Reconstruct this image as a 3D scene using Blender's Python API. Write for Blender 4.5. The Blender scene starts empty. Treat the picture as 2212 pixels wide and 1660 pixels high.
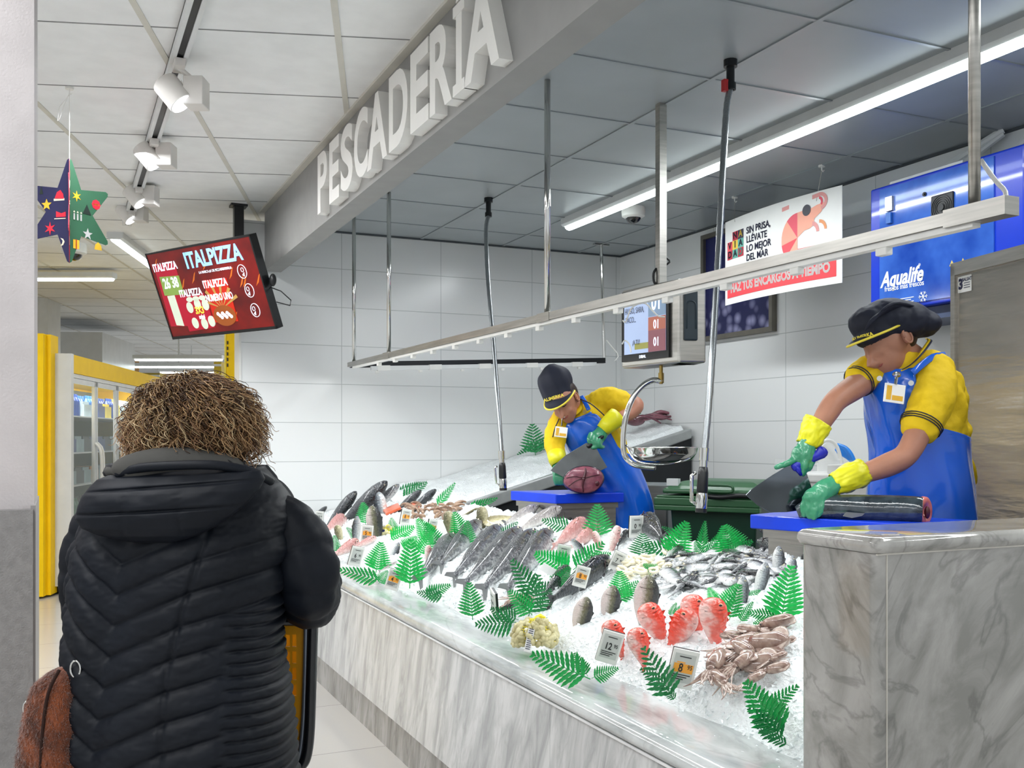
import bpy, math, random
from mathutils import Vector, Matrix, noise
random.seed(7)
sc=bpy.context.scene
COL=sc.collection
# ---------- camera, world, exposure ----------
F=2150.; CH=1.45; TH=math.atan(976/F); HY=945.
cT,sT=math.cos(TH),math.sin(TH)
cd=bpy.data.cameras.new('camera'); cam=bpy.data.objects.new('camera',cd); COL.objects.link(cam)
cam.location=(0,0,CH); cam.rotation_euler=(math.pi/2,0,-TH)
cd.sensor_width=36; cd.lens=36*F/2212; cd.shift_y=115/2212; cd.clip_start=.05; cd.clip_end=100
sc.camera=cam
w=bpy.data.worlds.new('world'); sc.world=w; w.use_nodes=True
bgn=w.node_tree.nodes['Background']; bgn.inputs[0].default_value=(.93,.97,1,1); bgn.inputs[1].default_value=.85
sc.view_settings.view_transform='Standard'; sc.view_settings.look='None'
sc.view_settings.gamma=1; sc.view_settings.use_curve_mapping=False; sc.view_settings.exposure=0.0
sc.cycles.max_bounces=7; sc.cycles.diffuse_bounces=4; sc.cycles.glossy_bounces=3; sc.cycles.transmission_bounces=5
sc.cycles.sample_clamp_indirect=6; sc.cycles.caustics_reflective=False; sc.cycles.caustics_refractive=False
sc.cycles.use_denoising=True
def area(name,loc,size,power,rot=(0,0,0),col=(1,1,1)):
    l=bpy.data.lights.new(name,'AREA'); l.shape='RECTANGLE'; l.size,l.size_y=size; l.energy=power; l.color=col
    o=bpy.data.objects.new(name,l); COL.objects.link(o); o.location=loc; o.rotation_euler=rot; return o
AU=math.radians(17.1); ux,uy=math.sin(AU),math.cos(AU)     # direction of the main hall grid
def A(a,b,z=0): # hall grid coords: a right, b deep
    return Vector((a*uy+b*ux, -a*ux+b*uy, z))
area('fish_tube_light',(3.48,3.2,2.96),(.07,6.8),75,(0,0,0),(.95,.98,1))
area('rail_led_light',(2.07,4.2,1.93),(.05,6.2),38,(0,math.radians(6),0),(.97,1,1))
for a,b,ln,pw in ((-1.4,3.6,7,120),(-3.4,5.0,6,90),(-.3,12.5,6,60),(-1.4,-1.5,4,60)):
    p=A(a,b,3.08); area('hall_fill_light',p,(.1,ln),pw,(0,0,-AU),(.97,.985,1))  # added ceiling lamps without fixtures, to brighten the hall
for k in range(5):
    p=A(1.2,17+k*2.2,2.98); area('far_tube_light',p,(6,.1),60,(0,0,-AU))
# ---------- helpers ----------
def ray(x,y):
    a=(x-1106)/F; b=(HY-y)/F
    return Vector((a*cT+sT, cT-a*sT, b))
C0=Vector((0,0,CH))
def P(x,y,t): return C0+ray(x,y)*t
def onX(x,y,X): r=ray(x,y); return C0+r*(X/r.x)
def onY(x,y,Y): r=ray(x,y); return C0+r*(Y/r.y)
def onZ(x,y,Z): r=ray(x,y); return C0+r*((Z-CH)/r.z)
KI=.27
def onI(x,y,lift=0):   # the sloping ice
    r=ray(x,y); t=(.735+lift-KI*1.47-CH)/(r.z-KI*r.x); return C0+r*t
def dep(v): return v.x*sT+v.y*cT
CR=Vector((cT,-sT,0)); CF=Vector((sT,cT,0)); UP=Vector((0,0,1))
MW={}
def setp(o,label=None,cat=None,group=None,kind=None):
    if label: o['label']=label
    if cat: o['category']=cat
    if group: o['group']=group
    if kind: o['kind']=kind
    return o
def thing(name,label,cat,loc=(0,0,0),rot=(0,0,0),group=None):
    o=bpy.data.objects.new(name,None); COL.objects.link(o); o.location=loc
    o.empty_display_size=.05
    if isinstance(rot,Matrix): o.rotation_euler=rot.to_euler(); R=rot.to_4x4()
    else:
        o.rotation_euler=rot
        from mathutils import Euler
        R=Euler(rot).to_matrix().to_4x4()
    MW[o.name]=Matrix.Translation(Vector(loc))@R
    return setp(o,label,cat,group)
def dup(o,loc=None,rot=None,scale=None,label=None,group=None,parent=None):
    c=o.copy(); COL.objects.link(c)
    if parent: c.parent=parent
    if loc is not None: c.location=loc
    if rot is not None: c.rotation_euler=rot
    if scale is not None: c.scale=(scale,)*3 if isinstance(scale,(int,float)) else scale
    if label: c['label']=label
    if group: c['group']=group
    for ch in list(KIDS.get(o.name,[])):
        dup(ch,parent=c)
    if parent: KIDS.setdefault(parent.name,[]).append(c)
    return c
KIDS={}
class MB:
    def __init__(s): s.v=[]; s.f=[]; s.m=[]
    def add(s,vs,fs,mi=0):
        b=len(s.v); s.v+=[Vector(v) for v in vs]
        for f in fs: s.f.append(tuple(b+i for i in f)); s.m.append(mi)
        return s
    def box(s,x0,x1,y0,y1,z0,z1,mi=0,M=None):
        vs=[Vector((x,y,z)) for z in (z0,z1) for y in (y0,y1) for x in (x0,x1)]
        if M is not None: vs=[M@v for v in vs]
        return s.add(vs,[(0,2,3,1),(4,5,7,6),(0,1,5,4),(2,6,7,3),(0,4,6,2),(1,3,7,5)],mi)
    def prism(s,pts,M,d0=0,d1=.01,mi=0):    # pts 2-D in M's xz plane, thickness along y
        n=len(pts); vs=[M@Vector((x,d0,z)) for x,z in pts]+[M@Vector((x,d1,z)) for x,z in pts]
        fs=[tuple(range(n)),tuple(range(2*n-1,n-1,-1))]+[(i,i+n,(i+1)%n+n,(i+1)%n) for i in range(n)]
        return s.add(vs,fs,mi)
    def slab(s,pts,off,mi=0):   # 3-D polygon thickened by vector
        n=len(pts); vs=[Vector(p) for p in pts]+[Vector(p)+Vector(off) for p in pts]
        fs=[tuple(range(n)),tuple(range(2*n-1,n-1,-1))]+[(i,i+n,(i+1)%n+n,(i+1)%n) for i in range(n)]
        return s.add(vs,fs,mi)
    def rings(s,R,cap=True,mi=0,closed=True):
        n=len(R[0]); b=len(s.v); s.v+=[Vector(v) for r in R for v in r]
        for j in range(len(R)-1):
            for i in range(n if closed else n-1):
                k=(i+1)%n; s.f.append((b+j*n+i,b+j*n+k,b+(j+1)*n+k,b+(j+1)*n+i)); s.m.append(mi)
        if cap:
            s.f.append(tuple(b+i for i in range(n-1,-1,-1))); s.m.append(mi)
            e=b+(len(R)-1)*n; s.f.append(tuple(e+i for i in range(n))); s.m.append(mi)
        return s
    def tube(s,pts,rad,n=8,mi=0,cap=True,ref=None,round_=False):
        pts=[Vector(p) for p in pts]
        if not isinstance(rad,(list,tuple)): rad=[rad]*len(pts)
        rad=[r if isinstance(r,tuple) else (r,r) for r in rad]
        if round_:
            d0=(pts[0]-pts[1]).normalized(); d1=(pts[-1]-pts[-2]).normalized()
            a,b=rad[0],rad[-1]
            pts=[pts[0]+d0*min(a)*.9,pts[0]+d0*min(a)*.6]+pts+[pts[-1]+d1*min(b)*.6,pts[-1]+d1*min(b)*.9]
            rad=[(a[0]*.4,a[1]*.4),(a[0]*.8,a[1]*.8)]+rad+[(b[0]*.8,b[1]*.8),(b[0]*.4,b[1]*.4)]
        R=[]; side=None
        for i,p in enumerate(pts):
            d=(pts[min(i+1,len(pts)-1)]-pts[max(i-1,0)]).normalized()
            if side is None or ref is not None:
                q=ref if ref is not None else (UP if abs(d.z)<.9 else Vector((1,0,0)))
                side=(q-d*q.dot(d)).normalized()
            else: side=(side-d*side.dot(d)).normalized()
            o=d.cross(side)
            R.append([p+side*rad[i][0]*math.cos(2*math.pi*k/n)+o*rad[i][1]*math.sin(2*math.pi*k/n) for k in range(n)])
        return s.rings(R,cap,mi)
    def ell(s,c,r,M=None,nu=16,nv=10,mi=0):
        c=Vector(c); R=[]
        for j in range(nv+1):
            a=math.pi*(j+.02)/(nv+.04)
            ring=[]
            for i in range(nu):
                b=2*math.pi*i/nu; v=Vector((r[0]*math.sin(a)*math.cos(b),r[1]*math.sin(a)*math.sin(b),-r[2]*math.cos(a)))
                ring.append(c+(M@v if M is not None else v))
            R.append(ring)
        return s.rings(R,True,mi)
    def build(s,name,mats,parent=None,smooth=False,auto=None,local=False,mods=None):
        me=bpy.data.meshes.new(name)
        if parent is not None and not local:
            I=MW[parent.name].inverted(); vs=[I@v for v in s.v]
        else: vs=s.v
        me.from_pydata([tuple(v) for v in vs],[],s.f)
        if not isinstance(mats,(list,tuple)): mats=[mats]
        for m in mats: me.materials.append(m)
        me.polygons.foreach_set('material_index',[min(i,len(mats)-1) for i in s.m])
        if smooth: me.polygons.foreach_set('use_smooth',[True]*len(s.f))
        me.update()
        o=bpy.data.objects.new(name,me); COL.objects.link(o)
        if auto:
            me.polygons.foreach_set('use_smooth',[True]*len(s.f))
            try: me.set_sharp_from_angle(angle=math.radians(auto))
            except Exception: pass
        if parent is not None:
            o.parent=parent; MW[o.name]=MW[parent.name]; KIDS.setdefault(parent.name,[]).append(o)
        else: MW[o.name]=Matrix.Identity(4)
        return o
def dsp(o,st=.008,sz=.06,seed=0):
    k='clouds_%d'%int(sz*1000); tx=bpy.data.textures.get(k) or bpy.data.textures.new(k,'CLOUDS'); tx.noise_scale=sz; tx.noise_depth=2
    q=o.modifiers.new('wrinkles','DISPLACE'); q.texture=tx; q.strength=st; q.mid_level=.5; q.texture_coords='GLOBAL'; return o
def blob(o,vox=.008,it=6,fac=.5):
    r=o.modifiers.new('join','REMESH'); r.mode='VOXEL'; r.voxel_size=vox; r.use_smooth_shade=True
    if it: m=o.modifiers.new('soften','SMOOTH'); m.factor=fac; m.iterations=it
    return o
def bev(o,wd=.004,seg=2):
    m=o.modifiers.new('bevel','BEVEL'); m.width=wd; m.segments=seg; m.limit_method='ANGLE'; m.angle_limit=math.radians(40); return o
def text(s,body,size,M,depth=.0006,bold=0.,sx=1.,align='CENTER',mi=0):
    cu=bpy.data.curves.new('t','FONT'); cu.body=body; cu.size=size; cu.extrude=depth; cu.offset=bold*size
    cu.align_x=align; cu.align_y='CENTER'; cu.resolution_u=3
    o=bpy.data.objects.new('t',cu); COL.objects.link(o)
    dg=bpy.context.evaluated_depsgraph_get(); me=bpy.data.meshes.new_from_object(o.evaluated_get(dg))
    bpy.data.objects.remove(o)
    # text lies in x (reading) / y (up); map to M's x / z, front towards -y
    vs=[M@Vector((v.co.x*sx,-v.co.z,v.co.y)) for v in me.vertices]
    s.add(vs,[tuple(p.vertices) for p in me.polygons],mi); bpy.data.meshes.remove(me)
    return s
def frame(o,xd,up):    # matrix with local x along xd, z along up, y = away from the reader
    x=Vector(xd).normalized(); z=Vector(up); z=(z-x*z.dot(x)).normalized(); y=z.cross(x)
    M=Matrix((x,y,z)).transposed().to_4x4(); M.translation=Vector(o); return M
def smooth(a,b,x):
    t=max(0,min(1,(x-a)/(b-a))); return t*t*(3-2*t)
def cr(pts,n):   # catmull-rom resample of tuples/vectors
    pts=[tuple(p) for p in pts]; out=[]; L=len(pts)
    for k in range(n):
        u=k/(n-1)*(L-1); i=min(int(u),L-2); f=u-i
        p0,p1,p2,p3=pts[max(i-1,0)],pts[i],pts[i+1],pts[min(i+2,L-1)]
        out.append(tuple(.5*((2*b)+(c-a)*f+(2*a-5*b+4*c-d)*f*f+(3*b-a-3*c+d)*f**3) for a,b,c,d in zip(p0,p1,p2,p3)))
    return out
# ---------- materials ----------
def srgb(h):
    if isinstance(h,str): h=[int(h[i:i+2],16)/255 for i in (0,2,4)]
    return tuple((c/12.92 if c<=.04045 else ((c+.055)/1.055)**2.4) for c in h)+(1,)
def mat(name,col,rough=.5,metal=0,var=.06,vs=8,bump=0,bs=40,coat=0,em=0,emc=None,trans=0,alpha=1,spec=.5,stretch=None,col2=None,ior=1.45,sss=0,sheen=0):
    m=bpy.data.materials.new(name); m.use_nodes=True; nt=m.node_tree; N=nt.nodes; L=nt.links
    b=N['Principled BSDF']; c=srgb(col)
    b.inputs['Roughness'].default_value=rough; b.inputs['Metallic'].default_value=metal; b.inputs['IOR'].default_value=ior
    b.inputs['Coat Weight'].default_value=coat; b.inputs['Coat Roughness'].default_value=.06
    b.inputs['Transmission Weight'].default_value=trans; b.inputs['Alpha'].default_value=alpha
    b.inputs['Sheen Weight'].default_value=sheen; b.inputs['Specular IOR Level'].default_value=spec
    if sss: b.inputs['Subsurface Weight'].default_value=sss; b.inputs['Subsurface Radius'].default_value=(.02,.008,.005)
    tc=N.new('ShaderNodeTexCoord'); mp=N.new('ShaderNodeMapping'); L.new(tc.outputs['Object'],mp.inputs[0])
    if stretch: mp.inputs['Scale'].default_value=stretch
    ns=N.new('ShaderNodeTexNoise'); ns.inputs['Scale'].default_value=vs; ns.inputs['Detail'].default_value=4; L.new(mp.outputs[0],ns.inputs[0])
    cr_=N.new('ShaderNodeValToRGB'); e=cr_.color_ramp.elements
    c2=srgb(col2) if col2 else tuple(max(0,x*(1-var*3)) for x in c[:3])+(1,)
    e[0].position=.32; e[0].color=c2; e[1].position=.68; e[1].color=c if col2 else tuple(min(1,x*(1+var)) for x in c[:3])+(1,)
    L.new(ns.outputs['Fac'],cr_.inputs[0]); L.new(cr_.outputs[0],b.inputs['Base Color'])
    if bump:
        n2=N.new('ShaderNodeTexNoise'); n2.inputs['Scale'].default_value=bs; n2.inputs['Detail'].default_value=3; L.new(mp.outputs[0],n2.inputs[0])
        bp=N.new('ShaderNodeBump'); bp.inputs['Strength'].default_value=bump; bp.inputs['Distance'].default_value=.01
        L.new(n2.outputs['Fac'],bp.inputs['Height']); L.new(bp.outputs[0],b.inputs['Normal'])
    if em: b.inputs['Emission Color'].default_value=srgb(emc) if emc else c; b.inputs['Emission Strength'].default_value=em
    return m
def marble(name,base,vein,scale=(1,1,1),dens=3.,dark=.5,rot=(0,0,0),rough=.12):
    m=bpy.data.materials.new(name); m.use_nodes=True; nt=m.node_tree; N=nt.nodes; L=nt.links; b=N['Principled BSDF']
    b.inputs['Roughness'].default_value=rough; b.inputs['Coat Weight'].default_value=.3; b.inputs['Coat Roughness'].default_value=.05
    tc=N.new('ShaderNodeTexCoord'); m0=N.new('ShaderNodeMapping'); mp=N.new('ShaderNodeMapping'); L.new(tc.outputs['Object'],m0.inputs[0]); L.new(m0.outputs[0],mp.inputs[0])
    mp.inputs['Scale'].default_value=scale; m0.inputs['Rotation'].default_value=rot
    n1=N.new('ShaderNodeTexNoise'); n1.inputs['Scale'].default_value=dens; n1.inputs['Detail'].default_value=8; n1.inputs['Roughness'].default_value=.62; n1.inputs['Distortion'].default_value=.6
    n2=N.new('ShaderNodeTexNoise'); n2.inputs['Scale'].default_value=dens*.7; n2.inputs['Detail'].default_value=6; n2.inputs['Distortion'].default_value=1.4
    L.new(mp.outputs[0],n1.inputs[0]); L.new(mp.outputs[0],n2.inputs[0])
    r1=N.new('ShaderNodeValToRGB'); e=r1.color_ramp.elements; e[0].position=.36; e[0].color=srgb(vein); e[1].position=.6; e[1].color=srgb(base)
    ab=N.new('ShaderNodeMath'); ab.operation='SUBTRACT'; ab.inputs[1].default_value=.5; a2=N.new('ShaderNodeMath'); a2.operation='ABSOLUTE'
    L.new(n2.outputs['Fac'],ab.inputs[0]); L.new(ab.outputs[0],a2.inputs[0])
    r2=N.new('ShaderNodeValToRGB'); f=r2.color_ramp.elements; f[0].position=0; f[0].color=(1-dark,)*3+(1,); f[1].position=.035; f[1].color=(1,1,1,1)
    L.new(a2.outputs[0],r2.inputs[0])
    mx=N.new('ShaderNodeMixRGB'); mx.blend_type='MULTIPLY'; mx.inputs[0].default_value=1
    L.new(n1.outputs['Fac'],r1.inputs[0]); L.new(r1.outputs[0],mx.inputs[1]); L.new(r2.outputs[0],mx.inputs[2]); L.new(mx.outputs[0],b.inputs['Base Color'])
    return m
def tiles(name,col,line,w_,h_,off=(0,0,0),axis='X',rough=.22,mortar=.0028):
    m=bpy.data.materials.new(name); m.use_nodes=True; nt=m.node_tree; N=nt.nodes; L=nt.links; b=N['Principled BSDF']
    b.inputs['Roughness'].default_value=rough
    tc=N.new('ShaderNodeTexCoord'); sp=N.new('ShaderNodeSeparateXYZ'); cb=N.new('ShaderNodeCombineXYZ'); L.new(tc.outputs['Object'],sp.inputs[0])
    L.new(sp.outputs[{'X':0,'Y':1,'F':0}[axis]],cb.inputs[0]); L.new(sp.outputs[1 if axis=='F' else 2],cb.inputs[1])
    mp=N.new('ShaderNodeMapping'); mp.inputs['Location'].default_value=off; L.new(cb.outputs[0],mp.inputs[0])
    bt=N.new('ShaderNodeTexBrick'); bt.offset=0; bt.inputs['Scale'].default_value=1; bt.inputs['Brick Width'].default_value=w_; bt.inputs['Row Height'].default_value=h_
    bt.inputs['Mortar Size'].default_value=mortar; bt.inputs['Mortar Smooth'].default_value=.1
    c=srgb(col); bt.inputs['Color1'].default_value=c; bt.inputs['Color2'].default_value=tuple(x*.97 for x in c[:3])+(1,); bt.inputs['Mortar'].default_value=srgb(line)
    L.new(mp.outputs[0],bt.inputs[0]); L.new(bt.outputs[0],b.inputs['Base Color'])
    bp=N.new('ShaderNodeBump'); bp.inputs['Strength'].default_value=.4; bp.inputs['Distance'].default_value=.002; bp.invert=True
    L.new(bt.outputs['Fac'],bp.inputs['Height']); L.new(bp.outputs[0],b.inputs['Normal'])
    return m
M_tileB=tiles('wall_tile_back','E6E8E8','B9BDBD',.8424,.307,(-.0+.48,-.03,0),'X')
M_tileR=tiles('wall_tile_right','E6E8E8','B9BDBD',.8424,.307,(.35,-.03,0),'Y')
M_floor=tiles('floor_tile','C9C6C2','8E8B88',.8,.8,(.2,.3,0),'F',.16,.0025)
M_white=mat('white_paint','E2E1DF',.6,bump=.05,bs=120,var=.02)
M_wallL=mat('pillar_plaster','C9C3C3',.75,bump=.15,bs=150,var=.03)
M_wains=mat('grey_wainscot','8F8D8C',.6,bump=.25,bs=220,var=.05,vs=60)
M_wainside=mat('wainscot_side_grey','A5A1A1',.4,.2)  # wainscot side face, a lighter grey than the front
M_ceil=mat('ceiling_panel_white','F0F2F2',.8,bump=.08,bs=200,var=.015)
M_bar=mat('ceiling_bar','D2D0C6',.5,var=.02)
M_gap=mat('ceiling_gap','8C8E8E',.8)
M_fceil=mat('fish_ceiling_panel','A2A9AC',.38,.15,var=.03,vs=2,bump=.05,bs=9)  # white panels in dim light; the shade is put into this grey
M_fbar=mat('fish_ceiling_bar','9CA3A6',.3,.4,var=.02)
M_fgap=mat('fish_ceiling_gap','4A5054',.7)
M_fascia=mat('fascia_grey','989896',.62,var=.02)
M_letter=mat('sign_letter','EDECE8',.5,var=.01)
M_steel=mat('brushed_steel','B8B6B0',.3,.9,var=.06,vs=5,stretch=(1,1,14))
M_chrome=mat('chrome','D5D5D2',.08,1,var=.02)
M_tubeled=mat('tube_glow','FFFFFF',.4,em=9,emc='F2FFFF',var=0)
M_fixt=mat('fixture_white','D9DCDC',.35,var=.02)
M_black=mat('black_plastic','17191B',.4,var=.1)
M_blackm=mat('black_metal','1D2023',.35,.3)
M_whitep=mat('white_plastic','E6E6E2',.35,var=.02)
M_yel=mat('yellow_paint','FFD000',.55,var=.02,spec=.3)
M_blue=mat('blue_board','0A3FD8',.35,var=.04,coat=.3)
M_slab=marble('counter_marble','D3D4D4','A6A8A9',(1.5,8,1.6),1.9,.1,(math.radians(-20),0,0))
M_top=marble('counter_top_marble','D2D6D6','A5ABAB',(3,1,3),2.4,.15)
M_block=marble('end_block_marble','A9A7A3','85847F',(3.4,3.4,1.0),2.2,.3,(math.radians(28),math.radians(-38),0),.1)
# ---------- the setting ----------
def struct(name,mb,m,**k): return setp(mb.build(name,m,**k),kind='structure')
struct('floor',MB().add([(-12,-3,0),(9,-3,0),(14,34,0),(-6,34,0)],[(0,1,2,3)]),M_floor)
struct('wall_back',MB().box(1.26,4.7,7.8,8.0,0,3.12).box(1.245,1.262,7.79,8.01,0,3.1,1),[M_tileB,M_whitep])
struct('wall_right',MB().box(4.62,4.8,-1,7.9,0,3.12),M_tileR)
# main ceiling with its grid
mb=MB(); zc=3.2
mb.slab([A(-9.1,-3,zc),A(3.0,-3,zc),A(3.0,32,zc),A(-9.1,32,zc)],(0,0,.02))
def inhall(p): return p.x<1.45 or p.y>7.95
for i in range(-12,4):
    a=-.2+.8*i
    if -9<a<2.9:
        q=A(a,0).x; b1=32; b0=-3
        if a>-.2:   # cut where the fascia stands
            b0=8.6
            yb=(1.44-a*uy)/ux
            if yb>-3: mb.slab([A(a-.014,-3,zc-.004),A(a+.014,-3,zc-.004),A(a+.014,min(yb,b0),zc-.004),A(a-.014,min(yb,b0),zc-.004)],(0,0,.006),1)
            if yb<b0: continue
        else: mb.slab([A(a-.014,-3,zc-.004),A(a+.014,-3,zc-.004),A(a+.014,32,zc-.004),A(a-.014,32,zc-.004)],(0,0,.006),1)
for j in range(-3,36):
    b=4.4+.79*(j-1)
    if b<31:
        a1=(1.44-b*ux)/uy if b<9 else 2.9
        mb.slab([A(-9,b-.004,zc-.002),A(a1,b-.004,zc-.002),A(a1,b+.004,zc-.002),A(-9,b+.004,zc-.002)],(0,0,.006),2)
struct('ceiling',mb,[M_ceil,M_bar,M_gap])
# fish corner ceiling
mb=MB(); zf=3.09
mb.box(1.5,4.7,-1,7.9,zf,zf+.03)
for i in range(5):
    x=1.98+.733*i
    mb.box(x-.012,x+.012,-1,7.8,zf-.006,zf+.002,1).box(x+.012,x+.017,-1,7.8,zf-.001,zf+.002,2)
for j in range(-5,8):
    y=3.77+.705*j
    if y<7.7: mb.box(1.5,4.62,y-.009,y+.009,zf-.005,zf+.002,1).box(1.5,4.62,y+.009,y+.013,zf-.001,zf+.002,2)
mb.box(1.5,4.62,7.775,7.8,zf-.012,zf+.002,2).box(4.6,4.62,-1,7.8,zf-.012,zf+.002,2)
setp(mb.build('ceiling_fish_corner',[M_fceil,M_fbar,M_fgap]),kind='structure').name='ceiling_right'
struct('wall_fascia',MB().box(1.44,1.565,-1.5,7.8,2.734,3.21).box(1.40,1.44,-1.5,7.8,3.185,3.2,1),[M_fascia,M_bar])
# left pillar with wainscot
pc=P(74,945,2.62); wc=P(66,945,2.58)
mb=MB().box(pc.x-1.6,pc.x,pc.y,pc.y+.42,0,3.2,0)
zw=CH-155*2.6/F
mb.box(pc.x-1.7,wc.x+.006,wc.y-.01,wc.y+.1,0,zw,1)
mb.box(wc.x,pc.x+.004,wc.y+.002,pc.y+.43,0,zw+.01,2)
struct('wall_left',mb,[M_wallL,M_wains,M_wainside])
# far walls and pillars of the hall
struct('wall_far',MB().slab([A(-9,30,0),A(4,30,0),A(4,30.2,0),A(-9,30.2,0)],(0,0,3.2)).slab([A(3.0,9.3,0),A(3.2,9.3,0),A(3.2,30,0),A(3.0,30,0)],(0,0,3.2)),M_white)
# ---------- tube luminaires ----------
def luminaire(label,p0,p1,wd=.075,z=3.09,group=None,long_=True):
    p0=Vector(p0);p1=Vector(p1);p0.z=p1.z=0; d=(p1-p0).normalized(); sd=Vector((d.y,-d.x,0))
    t=thing('tube_light',label,'ceiling light',((p0.x+p1.x)/2,(p0.y+p1.y)/2,z),group=group)
    mb=MB()
    def prof(p): return [p+sd*(-wd*.55)+UP*z,p+sd*(wd*.55)+UP*z,p+sd*(wd*.55)+UP*(z-.045),p+sd*(wd*.35)+UP*(z-.06),p-sd*(wd*.35)+UP*(z-.06),p-sd*(wd*.55)+UP*(z-.045)]
    mb.rings([prof(p0),prof(p1)])
    mb.build('housing',M_fixt,t)
    g=MB(); g.rings([[q+sd*wd*.34*math.cos(a)+UP*(z-.055-.032*math.sin(a)) for a in [math.pi*k/6 for k in range(7)]] for q in (p0+d*.02,p1-d*.02)])
    g.build('diffuser',M_tubeled,t,smooth=True)
    return t
luminaire('long glowing tube light running along the shaded ceiling over the fish counter',(3.48,-.4,0),(3.48,6.65,0),.11,3.09)
luminaire('long diagonal tube light on the white ceiling behind the paper star',A(-2.28,8.85),A(-2.28,10.9),.12,3.2)
luminaire('short tube light hanging flat below the white ceiling, beside the left pillar',P(40,945,10.35),P(248,945,10.35),.12,3.16)
for k,(x0,x1,y,t) in enumerate(((290,482,775,15),(290,482,791,17),(345,482,803,19),(345,482,816,21.5),(380,482,826,24))):
    z=CH+(HY-y)/F*t
    q=luminaire(['first','second','third','fourth','fifth'][k]+' row from the top of the distant stacked tube lights above the fridge',P(x0,945,t),P(x1,945,t),.14,z+.05,group='distant rows of tube lights')
    MB().box(-.01,.01,-.01,.01,0,3.2-z-.05,M=MW[q.name]).build('hanger',M_fixt,q)
# ---------- ceiling cameras ----------
def dome(label,c,r,ztop):
    t=thing('security_camera',label,'security camera',(c[0],c[1],ztop))
    m=MB(); R=[]
    for zz,rr in ((0,.95),(-.35,1),(-.75,.96),(-.9,.72)): R.append([Vector((c[0]+r*rr*math.cos(a),c[1]+r*rr*math.sin(a),ztop+zz*r)) for a in [k*math.pi/12 for k in range(24)]])
    m.rings(R).build('housing',M_whitep,t,auto=40)
    MB().ell((c[0],c[1],ztop-r*.8),(r*.66,r*.66,r*.6),nu=20,nv=12).build('dome_cover',mat('dark_dome','1A1C1F',.06,coat=1),t,smooth=True)
q=onZ(1368,458,3.09); q=P(1368,458,7.1); dome('white dome camera under the shaded ceiling beside the fish area tube light',(q.x,q.y),.085,3.09)
q=P(160,570,9.0); dome('white dome camera on the white ceiling just below the paper star',(q.x,q.y),.11,3.2)
t_=P(160,560,9.0)
# ---------- spot track ----------
tr=thing('light_track','white track with black channel mounted along the white ceiling','light track',(.49,5.5,3.2))
MB().box(.455,.475,1.5,8.6,3.155,3.199).box(.505,.525,1.5,8.6,3.155,3.199).box(.455,.525,1.5,8.6,3.19,3.199).build('rail',M_fixt,tr)
MB().box(.476,.504,1.5,8.6,3.162,3.189).build('channel',M_blackm,tr)
M_lens=mat('spot_lens','F2F6FF',.1,em=2.5)
M_spot=mat('spot_white','DEDBD6',.5,var=.01)
names=['nearest','second nearest','third','farthest']
for k,(px,py,t,by) in enumerate(((375,202,4.55,175),(320,338,5.75,305),(292,425,6.85,395),(273,462,7.55,0))):
    c=P(px,py,t); s=thing('spotlight',names[k]+' white cylinder spotlight on the ceiling track','spotlight',(.49,c.y,3.155),group='spotlights on the track')
    ax=(CR*.62-CF*.02-UP*.76).normalized(); L=.062; R=.055 if k else .06
    m=MB(); m.tube([c-ax*L*1.1,c-ax*L,c,c+ax*L],[(R*.93,)*2,(R,)*2,(R,)*2,(R,)*2],24).build('lamp_head',M_spot,s,auto=50)
    f=c+ax*(L+.0005); MB().tube([f,f+ax*.003],R*.88,20).build('lens',M_lens,s)
    g=P(px+ (48 if k==0 else 46),py+8,t+.12)
    gx=c+CR*.095+CF*.03
    M=frame(gx,CR,UP); mm=MB().box(-.045,.045,-.055,.055,-.055,.075,M=M); bev(mm.build('gear_box',M_spot,s),.004)
    MB().box(.467,.513,gx.y-.09,gx.y+.02,3.12,3.154).tube([Vector((.49,gx.y-.03,3.13)),gx+UP*.06],.012,8).build('track_adapter',M_spot,s)
    l_=bpy.data.lights.new('spot','SPOT'); l_.energy=16; l_.spot_size=math.radians(60); l_.spot_blend=.6; l_.color=(1,.97,.92); l_.shadow_soft_size=.04
    o=bpy.data.objects.new('spot_light',l_); COL.objects.link(o); o.location=f+ax*.03; o.rotation_euler=ax.to_track_quat('-Z','Y').to_euler()
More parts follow.
